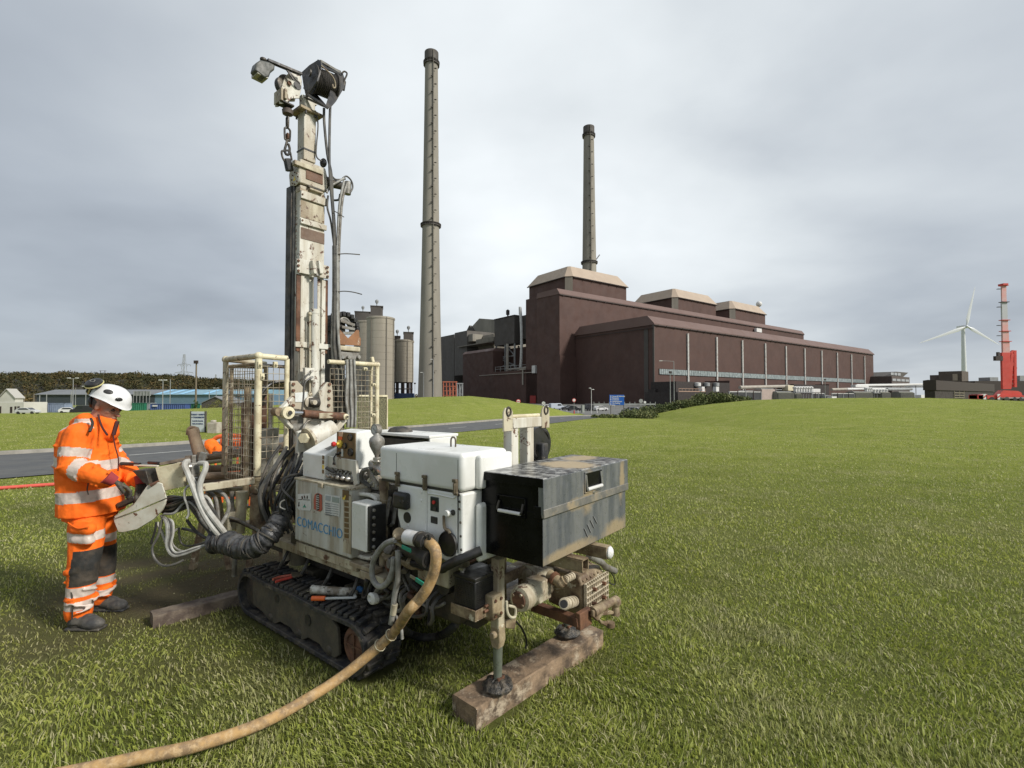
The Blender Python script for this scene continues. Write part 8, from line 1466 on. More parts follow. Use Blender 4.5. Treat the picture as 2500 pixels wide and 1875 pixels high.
# valve with brush on the console
q = MB(); a = RW(*p1(690,330),3.66); q.cbox(tuple(a),(.07,.06,.09)); q.cbox((a.x,a.y,a.z+.07),(.03,.04,.06)); q.cbox((a.x-.02,a.y,a.z-.09),(.05,.05,.08)); vb_ = q.build('console_valve', M['dull'], rig, bevel=.006); q = MB(); v = RW(*p1(650,310),3.60); q.cyl(v, v+V(0,.02,0), .026, n=14); q.build('valve_dial', M['steel'], vb_)
for k in range(6): v = RW(*p1(680+30*(k%3),420+30*(k//3)),3.64); q = MB(); q.cyl(v, v+V(.01,.02,0), .013, n=8); q.build('valve_union', M['steel'] if k % 2 else M['dull'], vb_)
def wp(pts, r, m_, nm='console_hose', Yd=3.6, n=9): q = MB(); q.tube([tuple(RW(*p1(p[0],p[1]),p[2] if len(p) > 2 else Yd)) for p in pts], r, n, 5); return q.build(nm, m_, rig)
LG = mat('light_grey_hose', (.43,.43,.40), .5, var=(.25,.23,.2), vs_=14, vamt=.6)
wp(((640,240,3.6),(590,250,3.58),(575,300,3.56),(610,380,3.56),(680,560,3.55),(740,720,3.54),(820,900,3.53),(920,1060,3.52),(1020,1180,3.55)), .020, LG); wp(((760,265,3.62),(840,270,3.6),(835,350,3.58),(790,460,3.56),(765,580,3.55),(800,740,3.54),(880,880,3.53),(980,1010,3.52),(1080,1140,3.55)), .019, LG)
wp(((650,420),(700,520),(730,620),(790,760),(870,900),(960,1070),(1050,1180)), .016, LG, Yd=3.60); wp(((600,560),(640,540),(580,600),(575,700),(610,800),(625,900),(600,960)), .008, LG, Yd=3.57)
wp(((840,615,3.75),(960,600,3.78),(1060,650,3.8),(1120,740,3.8),(1130,850,3.8),(1090,950,3.78),(1020,1060,3.7)), .014, M['ghose']); wp(((800,660),(880,720),(920,820),(930,940)), .012, LG, Yd=3.72); wp(((880,620),(960,700),(990,850),(1000,1000)), .014, M['dull'], Yd=3.8)
g = random.Random(11)
for k in range(26):
    x0, y0 = 260+60*g.random(), 720+190*g.random(); x1, y1 = 620+260*g.random(), 640+130*g.random(); xe, ye = 900+120*g.random(), 1150+60*g.random(); Y0_ = 3.62+.14*g.random()
    wp(((x0,y0,Y0_),(x0+120+60*g.random(),y0-60+50*g.random(),Y0_-.02),(x1-60,y1+60*g.random(),Y0_),(x1+60,y1+120+60*g.random(),Y0_-.02),(x1+150,(y1+ye)/2+60,Y0_-.03),(xe,ye,3.58)), .0065+.006*g.random(), g.choice([M['bhose'],M['ghose'],M['black'],M['dark'],M['black'],M['bhose']]), 'signal_hose', n=6)
for k, (dx, dy) in enumerate(((0,0),(18,12),(36,-6),(60,10),(90,30))):
    wp(((270+dx*.5,930+dy,3.64),(330+dx,1000,3.6),(350+dx*.9,1150,3.58),(340+dx*.7,1300,3.57),(400+dx*.6,1420-dy,3.56),(500+dx*.5,1440-dx*.6,3.55),(700,1370-dx*.4,3.54),(860,1290,3.55),(960,1250,3.56)), .0075, (M['ghose'],LG,M['ghose'],M['bhose'],LG)[k], 'signal_hose', n=6)
wp(((300,940,3.62),(240,1180,3.6),(165,1330,3.58),(190,1460,3.57),(280,1550,3.56),(380,1560,3.55),(480,1530,3.55),(560,1490,3.56)), .0085, M['bhose'], 'signal_hose', n=6); wp(((480,1090,3.62),(410,1180,3.6),(430,1300,3.6),(520,1370,3.6),(650,1370,3.58),(760,1320,3.57),(940,1250,3.57)), .007, M['ghose'], 'signal_hose', n=6); wp(((500,1080,3.66),(520,1250,3.66),(600,1310,3.66),(760,1290,3.64),(900,1230,3.6)), .007, M['bhose'], 'signal_hose', n=6)
wp(((600,980,3.68),(690,1100,3.68),(800,1190,3.66),(900,1230,3.62)), .011, M['dark'], 'signal_hose', n=6); wp(((540,1090,3.68),(700,1130,3.68),(860,1220,3.64)), .010, M['bhose'], 'signal_hose', n=6)
# taped hose bundle
P_ = [RW(*p1(960,1250),3.60), RW(*p1(1120,1270),3.56), RW(*p1(1300,1330),3.50), RW(*p1(1480,1310),3.46), RW(*p1(1620,1200),3.46), RW(*p1(1730,1080),3.50), RW(*p1(1790,960),3.56), RW(*p1(1830,860),3.62)]
q = MB(); q.tube([tuple(p) for p in P_], lambda t: (.082+.006*math.sin(t*95)+.004*math.sin(t*41+1))*(1-.22*t), 16, 12); q.build('taped_hose_bundle', M['wrap'], rig)
Q = cm(P_, 12); 
q = MB()
for i in range(4, len(Q)-3, 4):
    c_ = Q[i]; d_ = (Q[i+1]-Q[i-1]).normalized(); a_ = d_.orthogonal().normalized(); b_ = d_.cross(a_); tilt = .25*math.sin(i*1.7); pts = [c_+(a_*math.cos(t*.524)+b_*math.sin(t*.524))*.083*(1-.22*i/len(Q))+d_*(.03*math.cos(t*.524+i)) for t in range(12)]; q.tube(pts, .006, 5, 1, closed=True)
q.build('tape_ridge', M['rubber'], rig)['kind'] = 'stuff'
for k in range(9):
    x0 = 1860+12*k; wp(((x0-60,900,3.60),(x0-50+4*k,780,3.6+.01*k),(x0-30+6*k,640,3.58),(1960+k*8,480,3.56),(2010+6*k,430,3.58)), .011, (M['ghose'],M['bhose'],M['dull'])[k%3], 'bundle_hose', n=7)
wp(((2060,410,3.55),(1960,410,3.5),(1850,450,3.48),(1800,540,3.47),(1830,620,3.47),(1960,740,3.47)), .009, M['black'], 'bundle_hose', n=7); wp(((2070,420,3.6),(1900,470,3.55),(1860,560,3.54),(1850,700,3.54),(1880,850,3.53)), .009, M['black'], 'bundle_hose', n=7); wp(((1840,730),(1790,760),(1785,820),(1850,850)), .005, M['ghose'], 'bundle_hose', 3.47, 6)
wp(((1120,950,3.95),(1220,970,3.93),(1400,1060,3.88),(1560,1140,3.8)), .012, M['dull'], 'lube_pipe', n=7); wp(((1140,990,3.95),(1260,1010,3.93),(1430,1090,3.88),(1570,1150,3.8)), .010, M['dark'], 'lube_pipe', n=7)

# ------------------------------------------------------------ tool box on the rig's rear
TB = thing('tool_chest', 'big scuffed black steel tool chest mounted on the rear of the drilling rig', 'tool chest', (0,0,0)); rig_place(TB)
bx0, bx1, by0_, by1_, bz0, bz1 = -1.88, -1.475, -.555, .372, .842, 1.262
zs = 1.085
mb = MB(); mb.mi = 0; mb.box((bx0+.010,by0_+.012,bz0),(bx1-.006,by1_-.012,zs)); bd = mb.build('body', [M['tool_side']], TB, bevel=.004)
mb = MB(); mb.box((bx0+.0,by0_,bz1-.045),(bx1,by1_,bz1)); 
ld = mb.build('lid', [M['tool_top']], TB, bevel=.005)
mb = MB(); mb.box((bx0-.0015,by0_+.001,zs-.0),(bx0+.03,by1_-.001,bz1-.004)); mb.build('lid_front', M['tool_side'], TB, bevel=.003)
mb = MB(); mb.box((bx0-.0045,by0_-.001,zs-.012),(bx0+.012,by1_-.001,zs+.030)); mb.build('lip', mat('dusty_lip', (.19,.18,.155), .45, var=(.11,.11,.105), vs_=9, vamt=.9, var2=(.33,.26,.16), v2s=6), TB, bevel=.003)
mb = MB(); mb.box((bx0+.03,by1_-.03,zs),(bx1-.006,by1_-.013,bz1-.046)); mb.box((bx0+.0105,by1_-.0118,bz0),(bx1-.0065,by1_-.0100,zs+.01)); mb.build('shaded_black_end', M['tool_blk'], TB, bevel=.002)  # thin end sheets in the deepened black, shade put into the colour
mb = MB(); mb.box((bx0+.0,by1_+.0005,bz1-.044),(bx1,by1_+.0025,bz1-.002)); mb.build('shaded_black_lid_edge', M['tool_blk'], TB, bevel=.001)
# recessed end handle
u, v = R(*c4(275,850),y=by1_-.01), R(*c4(545,1080),y=by1_-.01); mb = MB(); z0, z1 = v.z, u.z; x0, x1 = v.x, u.x
for (A_, B_) in (((x0,z0),(x1,z0+.006)),((x0,z1-.006),(x1,z1)),((x0,z0),(x0+.006,z1)),((x1-.006,z0),(x1,z1))): mb.box((A_[0],by1_-.0099,A_[1]),(B_[0],by1_-.002,B_[1]))
hf = mb.build('handle_frame', M['tool_blk'], TB, bevel=.002)
yo = by1_+.006; q = MB(); zb = z0+.022; q.tube([(x0+.018,by1_-.008,z1-.03),(x0+.016,yo,zb+.012),(x0+.022,yo,zb)],.006,7); q.tube([(x1-.018,by1_-.008,z1-.03),(x1-.016,yo,zb+.012),(x1-.022,yo,zb)],.006,7); q.build('handle_side', M['dark'], hf); q = MB(); q.cyl((x0+.024,yo,zb),(x1-.024,yo,zb),.009,n=10); q.build('handle_grip', wht, hf)
# front recessed handle and lock
def TF(x, y): return R(*c4(x, y), x=bx0)
u, v = TF(1075,640), TF(1240,820); mb = MB(); ya, yb, z0, z1 = v.y, u.y, v.z+.012, u.z-.008
for (A_, B_) in (((ya,z0),(yb,z0+.008)),((ya,z1-.008),(yb,z1)),((ya,z0),(ya+.008,z1)),((yb-.008,z0),(yb,z1))): mb.box((bx0-.0075,A_[0],A_[1]),(bx0-.001,B_[0],B_[1]))
fr = mb.build('handle_frame', M['tool_side'], TB, bevel=.002); q = MB(); q.box((bx0-.003,ya+.008,z0+.008),(bx0-.0005,yb-.008,z1-.008)); q.build('handle_recess', M['tool_blk'], fr); q = MB(); q.cyl((bx0-.012,ya+.02,z0+.022),(bx0-.012,yb-.02,z0+.022),.010,n=10); q.build('handle_grip', wht, fr)
q = MB(); 
for yy in (ya+.016, yb-.016): q.tube([(bx0-.004,yy,z1-.014),(bx0-.012,yy,z0+.03),(bx0-.012,yy,z0+.022)],.006,6)
q.build('handle_side', M['steel'], fr)
v = TF(1165,835); q = MB(); q.lathe([(.014,0),(.014,-.006),(.010,-.009),(.001,-.009)], c=(bx0+.003,v.y,v.z), axis='X', n=16); q.build('key_lock', M['steel'], TB)
v = TF(670,1045); q = MB(); q.box((bx0+.012,by1_-.0099,v.z-.03),(bx0+.055,by1_+.0,v.z+.03)); q.build('hinge_plate', M['tool_blk'], TB, bevel=.003)
q = MB(); wmk = mat('rubbed_grey_mark', (.25,.25,.25), .5)
for k in range(4): x0_ = 1090+k*28; a, b = TF(x0_,1170-k*38), TF(x0_+34,1250-k*42); q.beam((bx0+.0095,a.y,a.z),(bx0+.0095,b.y,b.z),.003,.010,up=(1,0,0))
q.build('rubbed_mark', wmk, TB, smooth=False)['kind'] = 'stuff'
# ------------------------------------------------------------ timber under the jacks, sleeper on the left
o = thing('timber_beam', 'thick worn timber beam lying under the two rear jack feet', 'timber', (0,0,0)); A_, B_ = gt(1148,1762), gt(1425,1572)
def log(name, label, pA, pB, w_, h_, m_, cat='timber', g=1, z=0):
    d = (pB-pA); L_ = d.length; yaw = math.atan2(d.y, d.x); n_ = 26; rr_ = random.Random(g); vs_ = []
    prof = [(-.5,0),(-.5,.93),(-.46,1),(0,1),(.46,1),(.5,.93),(.5,0)]
    for i in range(n_+1):
        x = L_*i/n_; e = .012*(1 if i in (0, n_) else 0)
        for (a_, b_) in prof: vs_.append((x+.008*(rr_.random()-.5), a_*w_+.004*(rr_.random()-.5), b_*h_+(.004*(rr_.random()-.5) if b_ > .5 else -.02)))
    k_ = len(prof); q = MB(); q.add(vs_, [(i*k_+j, i*k_+(j+1) % k_, (i+1)*k_+(j+1) % k_, (i+1)*k_+j) for i in range(n_) for j in range(k_)]+[tuple(range(k_-1,-1,-1)), tuple(n_*k_+j for j in range(k_))])
    o = q.build(name, m_); o.location = (pA.x, pA.y, pA.z+z); o.rotation_euler = (0,0,yaw); return tag(o, label, cat)
bpy.data.objects.remove(o)
a_ = RIG.W((-1.455,.46,0)); b_ = RIG.W((-1.565,-.66,0)); log('timber_beam', 'thick worn timber beam lying under the two rear jack feet', a_, b_, .185, .112, M['timber'])
s0 = gt(370,1527); s1 = gt(590,1470); log('timber_sleeper', 'old grey timber sleeper lying on muddy grass right of the worker boots', s0, s1, .14, .085, M['timber_d'], g=4)
# ------------------------------------------------------------ loose things on and round the rig
def R3(px, py, **k): v = R(px, py, **k); return v
gun = thing('grease_gun', 'mud stained white grease gun with an orange grip lying on the near track', 'grease gun', (0,0,0)); rig_place(gun); zt = .352
a, b = R(*c2(905,440),z=zt+.03), R(*c2(1340,470),z=zt+.03); q = MB(); d_ = (b-a)
q.cyl(a, b, .027, n=16); q.cyl(b, b+d_*.09, .022,.012, n=14); q.cyl(a-d_*.03, a, .029, n=16); 
for t in (.2,.42,.66,.9): q.cyl(a+d_*t, a+d_*(t+.02), .0285, n=16)
q.build('barrel', mat('muddy_white_barrel', (.55,.54,.48), .5, var=(.16,.13,.09), vs_=16, vamt=.95, chips=(.05,.04,.03), chip_s=22, chip_t=.58), gun)
e0, e1 = R(*c2(890,535),z=zt+.016), R(*c2(1035,535),z=zt+.016); q = MB(); q.cyl(e0, e1, .015, n=12); q.build('orange_grip', M['orange'], gun); q = MB(); e2 = R(*c2(1365,525),z=zt+.018); q.beam(e1, e2, .016,.012); q.beam(e2, b+V(0,0,.0), .016,.014); q.build('lever', M['wsticker'], gun, bevel=.003)
q = MB(); q.tube([tuple(p) for p in (R(*c2(830,455),z=zt+.03), R(*c2(880,415),z=zt+.035), R(*c2(895,450),z=zt+.03), R(*c2(840,460),z=zt+.03))], .003, 6, 3); q.build('pull_ring', M['steel'], gun); q = MB(); q.tube([tuple(p) for p in (R(*c2(1400,480),z=zt+.03), R(*c2(1470,500),z=zt+.02), R(*c2(1500,570),z=zt+.01), R(*c2(1460,660),z=zt+.008), R(*c2(1390,715),z=zt+.008))], .006, 7); q.build('flexible_hose', M['black'], gun)
v = R(*c2(1410,440),z=zt+.03); q = MB(); q.ell(tuple(v),(.035,.026,.022),9,6); rag = rig_place(q.build('blue_rag', mat('blue_rag', (.05,.17,.38), .8, bump=.8, bs=60))); tag(rag, 'crumpled blue rag on the track by the grease gun nozzle', 'rag')
cl = thing('crimping_pliers', 'red handled pliers lying on top of the near track', 'pliers', (0,0,0)); rig_place(cl)
for pts in (((470,330),(540,305),(640,290),(670,285)),((500,355),(580,330),(660,310),(680,300))): q = MB(); q.tube([tuple(R(*c2(*p),z=zt+.016)) for p in pts], .010, 8); q.build('handle', M['redrub'] if pts[0][1] < 340 else mat('bright_red_grip', (.5,.06,.04), .5), cl)
q = MB(); q.plate([tuple(R(*c2(*p),z=zt+.014)) for p in ((668,270),(790,268),(795,292),(700,318),(672,310))], .012, (0,0,1)); q.build('jaw', M['brass'], cl, bevel=.003)
# ochre delivery hose curving off to the lower left
P_ = [mp_(985,262,.585), mp_(1060,330,.60), mp_(1095,450,.61), mp_(1080,620,.61), mp_(1030,790,.61), mp_(950,950,.62), mp_(830,1110,.63), mp_(690,1260,.65)]
P_ = [RIG.W(p) for p in P_]+[at(955,1550,2.76), at(850,1640,2.74), at(760,1700,2.63), at(640,1765,2.43), at(480,1820,2.27), at(330,1852,2.19), at(190,1882,2.12), at(60,1908,2.06)]
q = MB(); q.tube([tuple(p) for p in P_], .0275, 14, 8)
ho = q.build('delivery_hose', M['yhose']); tag(ho, 'long ochre rubber hose curving from the rig coupling down to the lower left', 'hose')
for (px, py, Y_) in ((948,1562,2.715),(905,1596,2.66)):
    v = at(px, py, Y_); i_ = min(range(len(P_)), key=lambda k: (P_[k]-v).length); d_ = (P_[min(i_+1,len(P_)-1)]-P_[max(i_-1,0)]).normalized(); aa = d_.orthogonal().normalized(); bb = d_.cross(aa)
    Qh = cm(P_, 10); c_ = min(Qh, key=lambda k: (k-v).length); q = MB(); q.tube([c_+(aa*math.cos(t*.63)+bb*math.sin(t*.63))*.033 for t in range(10)], .003, 5, 1, closed=True); q.build('hose_tie', M['cream'], ho)
# red layflat hose on the grass at the left
q = MB(); A_, B_ = gt(-60,1201), gt(150,1186); C_ = gt(400,1172); q.tube([(A_.x,A_.y,.03),(B_.x,B_.y,.035),(C_.x,C_.y,.03)], .032, 10, 6); tag(q.build('red_hose', mat('red_layflat', (.62,.10,.07), .5, var=(.5,.08,.06), vs_=5)), 'straight red hose on the grass behind the worker', 'hose')
# drill rods on trestles behind the cage
rodm = [mat('muddy_rod_a', (.27,.20,.13), .7, var=(.13,.09,.06), vs_=6, bump=.3), mat('muddy_rod_b', (.13,.095,.07), .7, var=(.25,.19,.12), vs_=6, bump=.3), mat('muddy_rod_c', (.40,.35,.26), .7, var=(.2,.15,.1), vs_=6, bump=.3)]
rods = [((452,1122),(705,1096),4.6,.030,0),((500,1146),(712,1132),4.7,.035,1),((485,1163),(715,1156),4.5,.035,0),((470,1180),(700,1172),4.6,.04,1),((505,1200),(690,1192),4.5,.035,2),((430,1137),(560,1120),4.9,.03,2),((520,1112),(700,1085),4.9,.032,1)]
rl_ = ['uppermost muddy drill rod seen through the cage mesh','thick dark rod under the uppermost one','pale brown rod in the middle of the pile','dark rod low in the pile behind the swing arm','pale rod at the bottom of the pile','pale rod sticking out left towards the worker','dark rod at the back of the pile near the orange barrier']
for (A_, B_, Y_, r_, k), lb in zip(rods, rl_): a, b = at(*A_, Y_), at(*B_, Y_+.5); q = MB(); q.cyl(a, b, r_, n=14); q.cyl(a, a.lerp(b,.06), r_*1.18, n=14); q.cyl(a.lerp(b,.94), b, r_*1.18, n=14); tag(q.build('drill_rod', rodm[k]), lb, 'drill rod', 'drill rods piled behind the rig')
trs = thing('trestle', 'muddy steel trestle carrying the drill rods behind the cage', 'trestle', (0,0,0)); 
for px in (520,655): a = at(px,1150,4.75); q = MB(); q.beam((a.x-.18,a.y,0),(a.x,a.y,a.z-.05),.05,.05); q.build('leg', M['brownwhite'], trs); q = MB(); q.beam((a.x+.18,a.y,0),(a.x,a.y,a.z-.05),.05,.05); q.build('leg', M['brownwhite'], trs)
a, b = at(510,1205,4.75), at(665,1205,4.75); q = MB(); q.beam(a, b, .06,.05); q.beam(at(505,1195,4.4), at(640,1195,5.1), .2,.03) ; q.build('beam', M['brownwhite'], trs)
q = MB(); a, b = at(470,1050,4.3), at(492,1125,4.25); q.cyl(a, b, .045,.050, n=14); q.tube([tuple(at(p[0],p[1],4.3)) for p in ((458,1062),(460,1048),(470,1043),(482,1048),(484,1062))], .014, 7, 4); tag(q.build('lifting_swivel', rodm[0]), 'muddy lifting swivel with an eye pointing up left of the cage', 'swivel')
q = MB(); a, b = RW(*p1(820,130),3.66), RW(*p1(790,235),3.66); q = MB(); q.beam(RIG.W(a), RIG.W(b), .022,.045); br = q.build('wire_brush', M['dull']); q = MB(); 
for k in range(10): t = k/9; c_ = RIG.W(a.lerp(b,t)); q.beam(c_+V(-.012,0,.0), c_+V(-.05,0,.0), .006,.004)
tag(br, 'grey scrubbing brush with black bristles lying on the console valve', 'brush'); bs_ = q.build('bristles', M['black'], br); bs_['kind'] = 'stuff'
# orange barrier and hi-vis jacket behind
ob = thing('road_barrier', 'orange plastic road barrier standing behind the rig cage', 'barrier', (0,0,0)); D = 7.2; a, b = at(508,1068,D), at(604,1066,D)
x0, x1, zt_ = a.x, b.x, a.z
q = MB(); q.box((x0+.05,D,zt_-.14),(x1-.03,D+.05,zt_-.0)); 
q2 = MB(); q2.tube([(x0-.02,D+.025,.06),(x0-.02,D+.025,zt_-.35),(x0+.0,D+.025,zt_-.15),(x0+.10,D+.025,zt_-.01),(x0+.25,D+.025,zt_+.02),(x1-.08,D+.025,zt_+.02),(x1-.01,D+.025,zt_-.04),(x1+.02,D+.025,zt_-.2),(x1+.05,D+.025,.06)], .032, 8); q2.build('frame', M['orange'], ob)
q = MB(); q.box((x0+.17,D,zt_-.13),(x1-.03,D+.045,zt_-.02)); q.build('top_panel', M['orange'], ob, bevel=.01)
for k in range(5): x = x0+.1+k*(x1-x0-.1)/4.5; q = MB(); q.box((x-.012,D+.01,.1),(x+.012,D+.04,zt_-.12)); q.build('upright', M['orange'], ob, bevel=.006)
for z_ in (.15,.55): q = MB(); q.box((x0,D+.012,z_),(x1,D+.038,z_+.04)); q.build('cross_rail', M['orange'], ob, bevel=.006)
for k in range(7): x = x0+.2+k*.055; q = MB(); q.box((x,D-.006,zt_-.11),(x+.035,D-.001,zt_-.075)); q.build('panel_slot', mat('dark_orange_slot', (.25,.05,.02), .6), ob)
for x in (x0+.05, x1-.05): q = MB(); q.box((x-.04,D-.2,0),(x+.04,D+.25,.05)); q.build('foot', M['black'], ob, bevel=.01)
# ------------------------------------------------------------ the worker
PY = 3.68
hv = mat('hi_vis_orange_cloth', (.95,.17,.015), .75, var=(.80,.13,.012), vs_=7, vamt=.6, var2=(.60,.13,.03), v2s=3, lo2=.60, hi2=.75, bump=.25, bs=45, spec=.25)
tape = mat('reflective_tape', (.62,.53,.47), .45, var=(.45,.38,.33), vs_=12, vamt=.7, bump=.15, bs=60)
kneem = mat('black_knee_cloth', (.022,.022,.021), .8, var=(.07,.055,.04), vs_=9, vamt=.8, bump=.3, bs=60)
skin = mat('skin', (.42,.22,.15), .5, var=(.34,.15,.10), vs_=14, vamt=.6, bump=.1, bs=120)
hairm = mat('short_grey_hair', (.07,.06,.055), .85, var=(.13,.115,.105), vs_=50)
glovem = mat('dark_work_glove', (.035,.03,.025), .6, var=(.10,.085,.06), vs_=22, vamt=.8, bump=.4, bs=90)
cuffm = mat('red_glove_cuff', (.30,.035,.04), .8, bump=.3); bootm = mat('muddy_boot', (.045,.045,.045), .6, var=(.11,.10,.085), vs_=14, vamt=.8, bump=.3)
helm = mat('white_helmet', (.72,.73,.73), .28, var=(.5,.5,.48), vs_=9, vamt=.45, chips=(.22,.21,.19), chip_s=18, chip_t=.66)
def wz(py): return at(1250, py, PY).z
wk = thing('person', 'worker in orange hi-vis suit and white helmet operating the lever console at the left', 'person', (0,0,0))
def chain(q, pts, n=14):
    """tapered limb: (px, py, Y, r) joints"""
    P_ = [(at(a, b, c), r) for a, b, c, r in pts]
    for (p, r), (p2, r2) in zip(P_, P_[1:]): q.cyl(p, p2, r, r2, n=n)
    for p, r in P_: q.ell(p, r, n, 10)
def organic(q, name, mats, voxel, parent, cls=None, smooth=3, disp=0, ds=.08):
    me = bpy.data.meshes.new(name); me.from_pydata(q.v, [], q.f); o = bpy.data.objects.new(name, me); COL.objects.link(o)
    m_ = o.modifiers.new('r', 'REMESH'); m_.mode = 'VOXEL'; m_.voxel_size = voxel; m2_ = o.modifiers.new('s', 'SMOOTH'); m2_.iterations = smooth; m2_.factor = .5
    if disp: tx = bpy.data.textures.new(name, 'CLOUDS'); tx.noise_scale = ds; tx.noise_depth = 2; d_ = o.modifiers.new('d', 'DISPLACE'); d_.texture = tx; d_.strength = disp; d_.mid_level = .5
    bpy.context.view_layer.update(); m3_ = bpy.data.meshes.new_from_object(o.evaluated_get(bpy.context.evaluated_depsgraph_get())); bpy.data.objects.remove(o); m3_.name = name
    m3_.materials.clear()
    for x in mats: m3_.materials.append(x)
    n = len(m3_.polygons); m3_.polygons.foreach_set('use_smooth', [True]*n)
    if cls:
        c = np.empty(n*3, np.float32); m3_.polygons.foreach_get('center', c); m3_.polygons.foreach_set('material_index', cls(c.reshape(-1,3)).astype(np.int32))
    o = bpy.data.objects.new(name, m3_); COL.objects.link(o); o.parent = parent; return o
def loft(q, secs, n=20):
    vs_ = []
    for px, py, Y, rx, ry in secs:
        c = at(px, py, Y)
        for k in range(n): t = 2*math.pi*k/n; vs_.append((c.x+rx*math.cos(t), c.y+ry*math.sin(t), c.z))
    m = len(secs); q.add(vs_, [(i*n+k, i*n+(k+1) % n, (i+1)*n+(k+1) % n, (i+1)*n+k) for i in range(m-1) for k in range(n)]+[tuple(range(n-1,-1,-1)), tuple((m-1)*n+k for k in range(n))])
SN, EN, WN = (192,1062,3.53), (174,1140,3.48), (264,1170,3.44); SF, EF, WF = (246,1066,3.88), (285,1132,3.92), (338,1174,3.76)
# body with head
q = MB(); hc = at(263,986,PY); tl = Matrix.Translation(hc) @ Matrix.Rotation(R_(24), 4, 'Y'); q.T = tl
q.ell((-.008,0,.015),(.100,.077,.105),20,14); q.ell((.035,0,-.045),(.062,.060,.072),16,12); q.ell((.062,0,-.085),(.034,.036,.028),12,8)
q.add([(.085,-.016,-.05),(.085,.016,-.05),(.122,-.012,-.052),(.122,.012,-.052),(.088,0,.0),(.120,0,-.040)],[(0,1,4),(2,5,3),(0,4,5,2),(1,3,5,4),(0,2,3,1)]); q.ell((.112,0,-.048),(.014,.015,.012),10,8)
q.ell((.090,0,-.072),(.014,.024,.006),10,6); q.ell((.088,0,-.083),(.013,.022,.006),10,6); q.ell((.083,0,.008),(.016,.052,.010),12,6)
for s_ in (-1,1): q.ell((-.005,s_*.078,-.022),(.018,.008,.032),10,8); q.ell((.05,s_*.045,-.035),(.03,.018,.022),10,8)
q.T = Matrix.Identity(4); chain(q, [(238,1030,PY,.065),(252,1003,PY,.058)]); loft(q, [(222,1045,PY,.09,.15),(215,1100,PY,.11,.17),(217,1180,PY,.11,.16),(220,1245,PY,.12,.16)])
for S_, E_, W_ in ((SN,EN,WN),(SF,EF,WF)): chain(q, [(*S_,.055),(*E_,.045),(*W_,.032)])
for pts in (((208,1250,3.60,.09),(204,1385,3.53,.065),(190,1495,3.55,.045)), ((238,1250,3.76,.09),(252,1372,3.80,.065),(246,1455,3.84,.045))): chain(q, pts)
organic(q, 'body', [skin], .006, wk, None, 2)
q = MB(); q.T = tl
for s_ in (-1,1): q.ell((.082,s_*.030,-.018),(.012,.012,.008),10,8); 
eyes = [MB(), MB()]
for e_, s_ in zip(eyes, (-1,1)): e_.T = tl; e_.ell((.080,s_*.031,-.016),(.013,.013,.010),10,8); e_.build('eye', mat('eye_dark', (.04,.03,.025), .2), wk)

q = MB(); q.T = tl; q.ell((-.028,0,-.010),(.086,.0785,.070),18,12); q.build('hair', hairm, wk)
q = MB(); q.T = tl
q.tube([(-.09,-.05,.03),(-.075,-.075,.0),(-.06,-.07,-.03),(-.075,-.04,-.05),(-.09,0,-.055),(-.075,.04,-.05),(-.06,.07,-.03)], .012, 8); q.box((-.108,-.05,-.03),(-.06,.05,.04)); q.build('helmet_harness', M['black'], wk, bevel=.01)
# helmet
q = MB(); q.T = tl @ Matrix.Translation((.002,0,.050)) @ Matrix.Rotation(R_(-5), 4, 'Y'); n = 36; rows = 12; vs_ = []
def hp(t, f, e=0):
    th = math.pi/2*f; r = math.sin(th)**.9; x = .130*r*math.cos(t)*(1+(.10 if math.cos(t) > 0 else 0)*f); y = .112*r*math.sin(t); z = .098*math.cos(th)**.85 if f < .999 else 0
    lo = (-.030*max(0,math.cos(t))**2*f**3)+(-.006*f**3)+.014*math.sin(t)**2*f**4; s_ = 1+e; return (x*s_, y*s_, z*s_+lo)
for i in range(rows+1):
    for k in range(n): vs_.append(hp(2*math.pi*k/n, i/rows))
for k in range(n): x, y, z = hp(2*math.pi*k/n, 1, .06); vs_.append((x, y, z-.012))
for i in range(rows, 5, -1):
    for k in range(n): x, y, z = hp(2*math.pi*k/n, i/rows, -.05); vs_.append((x, y, z-.004))
m = rows+2+rows-5; q.add(vs_, [(i*n+k, (i+1)*n+k, (i+1)*n+(k+1) % n, i*n+(k+1) % n) for i in range(m-1) for k in range(n)]); hel = q.build('helmet', helm, wk)
hT = q.T
for (t, f, sx_, sz_) in ((-1.25,.62,.030,.016),(-.62,.80,.024,.015),(1.25,.62,.030,.016)):
    x, y, z = hp(t, f); q = MB(); q.T = hT @ Matrix.Translation((x,y,z)) @ Vector((x,y,z)).to_track_quat('Z','X').to_matrix().to_4x4(); q.ell((0,0,0),(sx_*.62,sx_,.006),14,8); q.build('vent', M['black'], hel)
for (p_, tw_) in (((-.075,-.10,.085),-.5),((-.125,-.03,.035),-1.0)):
    q = MB(); d_ = Vector((-.25,-.55,.75)).normalized() if tw_ > -.8 else Vector((-.9,-.3,.2)).normalized(); q.T = hT @ Matrix.Translation(p_) @ d_.to_track_quat('Z','X').to_matrix().to_4x4(); q.lathe([(.001,-.018),(.050,-.016),(.056,-.008),(.056,.004),(.050,.016),(.030,.024),(.001,.026)], n=22); ec = q.build('ear_defender', M['black'], wk); q2 = MB(); q2.T = q.T; q2.lathe([(.056,-.010),(.0595,-.008),(.0595,-.002),(.056,.0)], n=22); q2.build('defender_rim', mat('pale_yellow_rim', (.5,.46,.2), .5), ec)
    q2 = MB(); q2.T = q.T; q2.tube([(.0,-.022,.025),(.014,-.008,.0268),(.006,.014,.0268),(-.012,.010,.0268),(-.010,-.01,.0268)], .0022, 5, 3, closed=True); q2.build('cup_emblem', mat('emblem_grey', (.22,.22,.2), .5), ec)
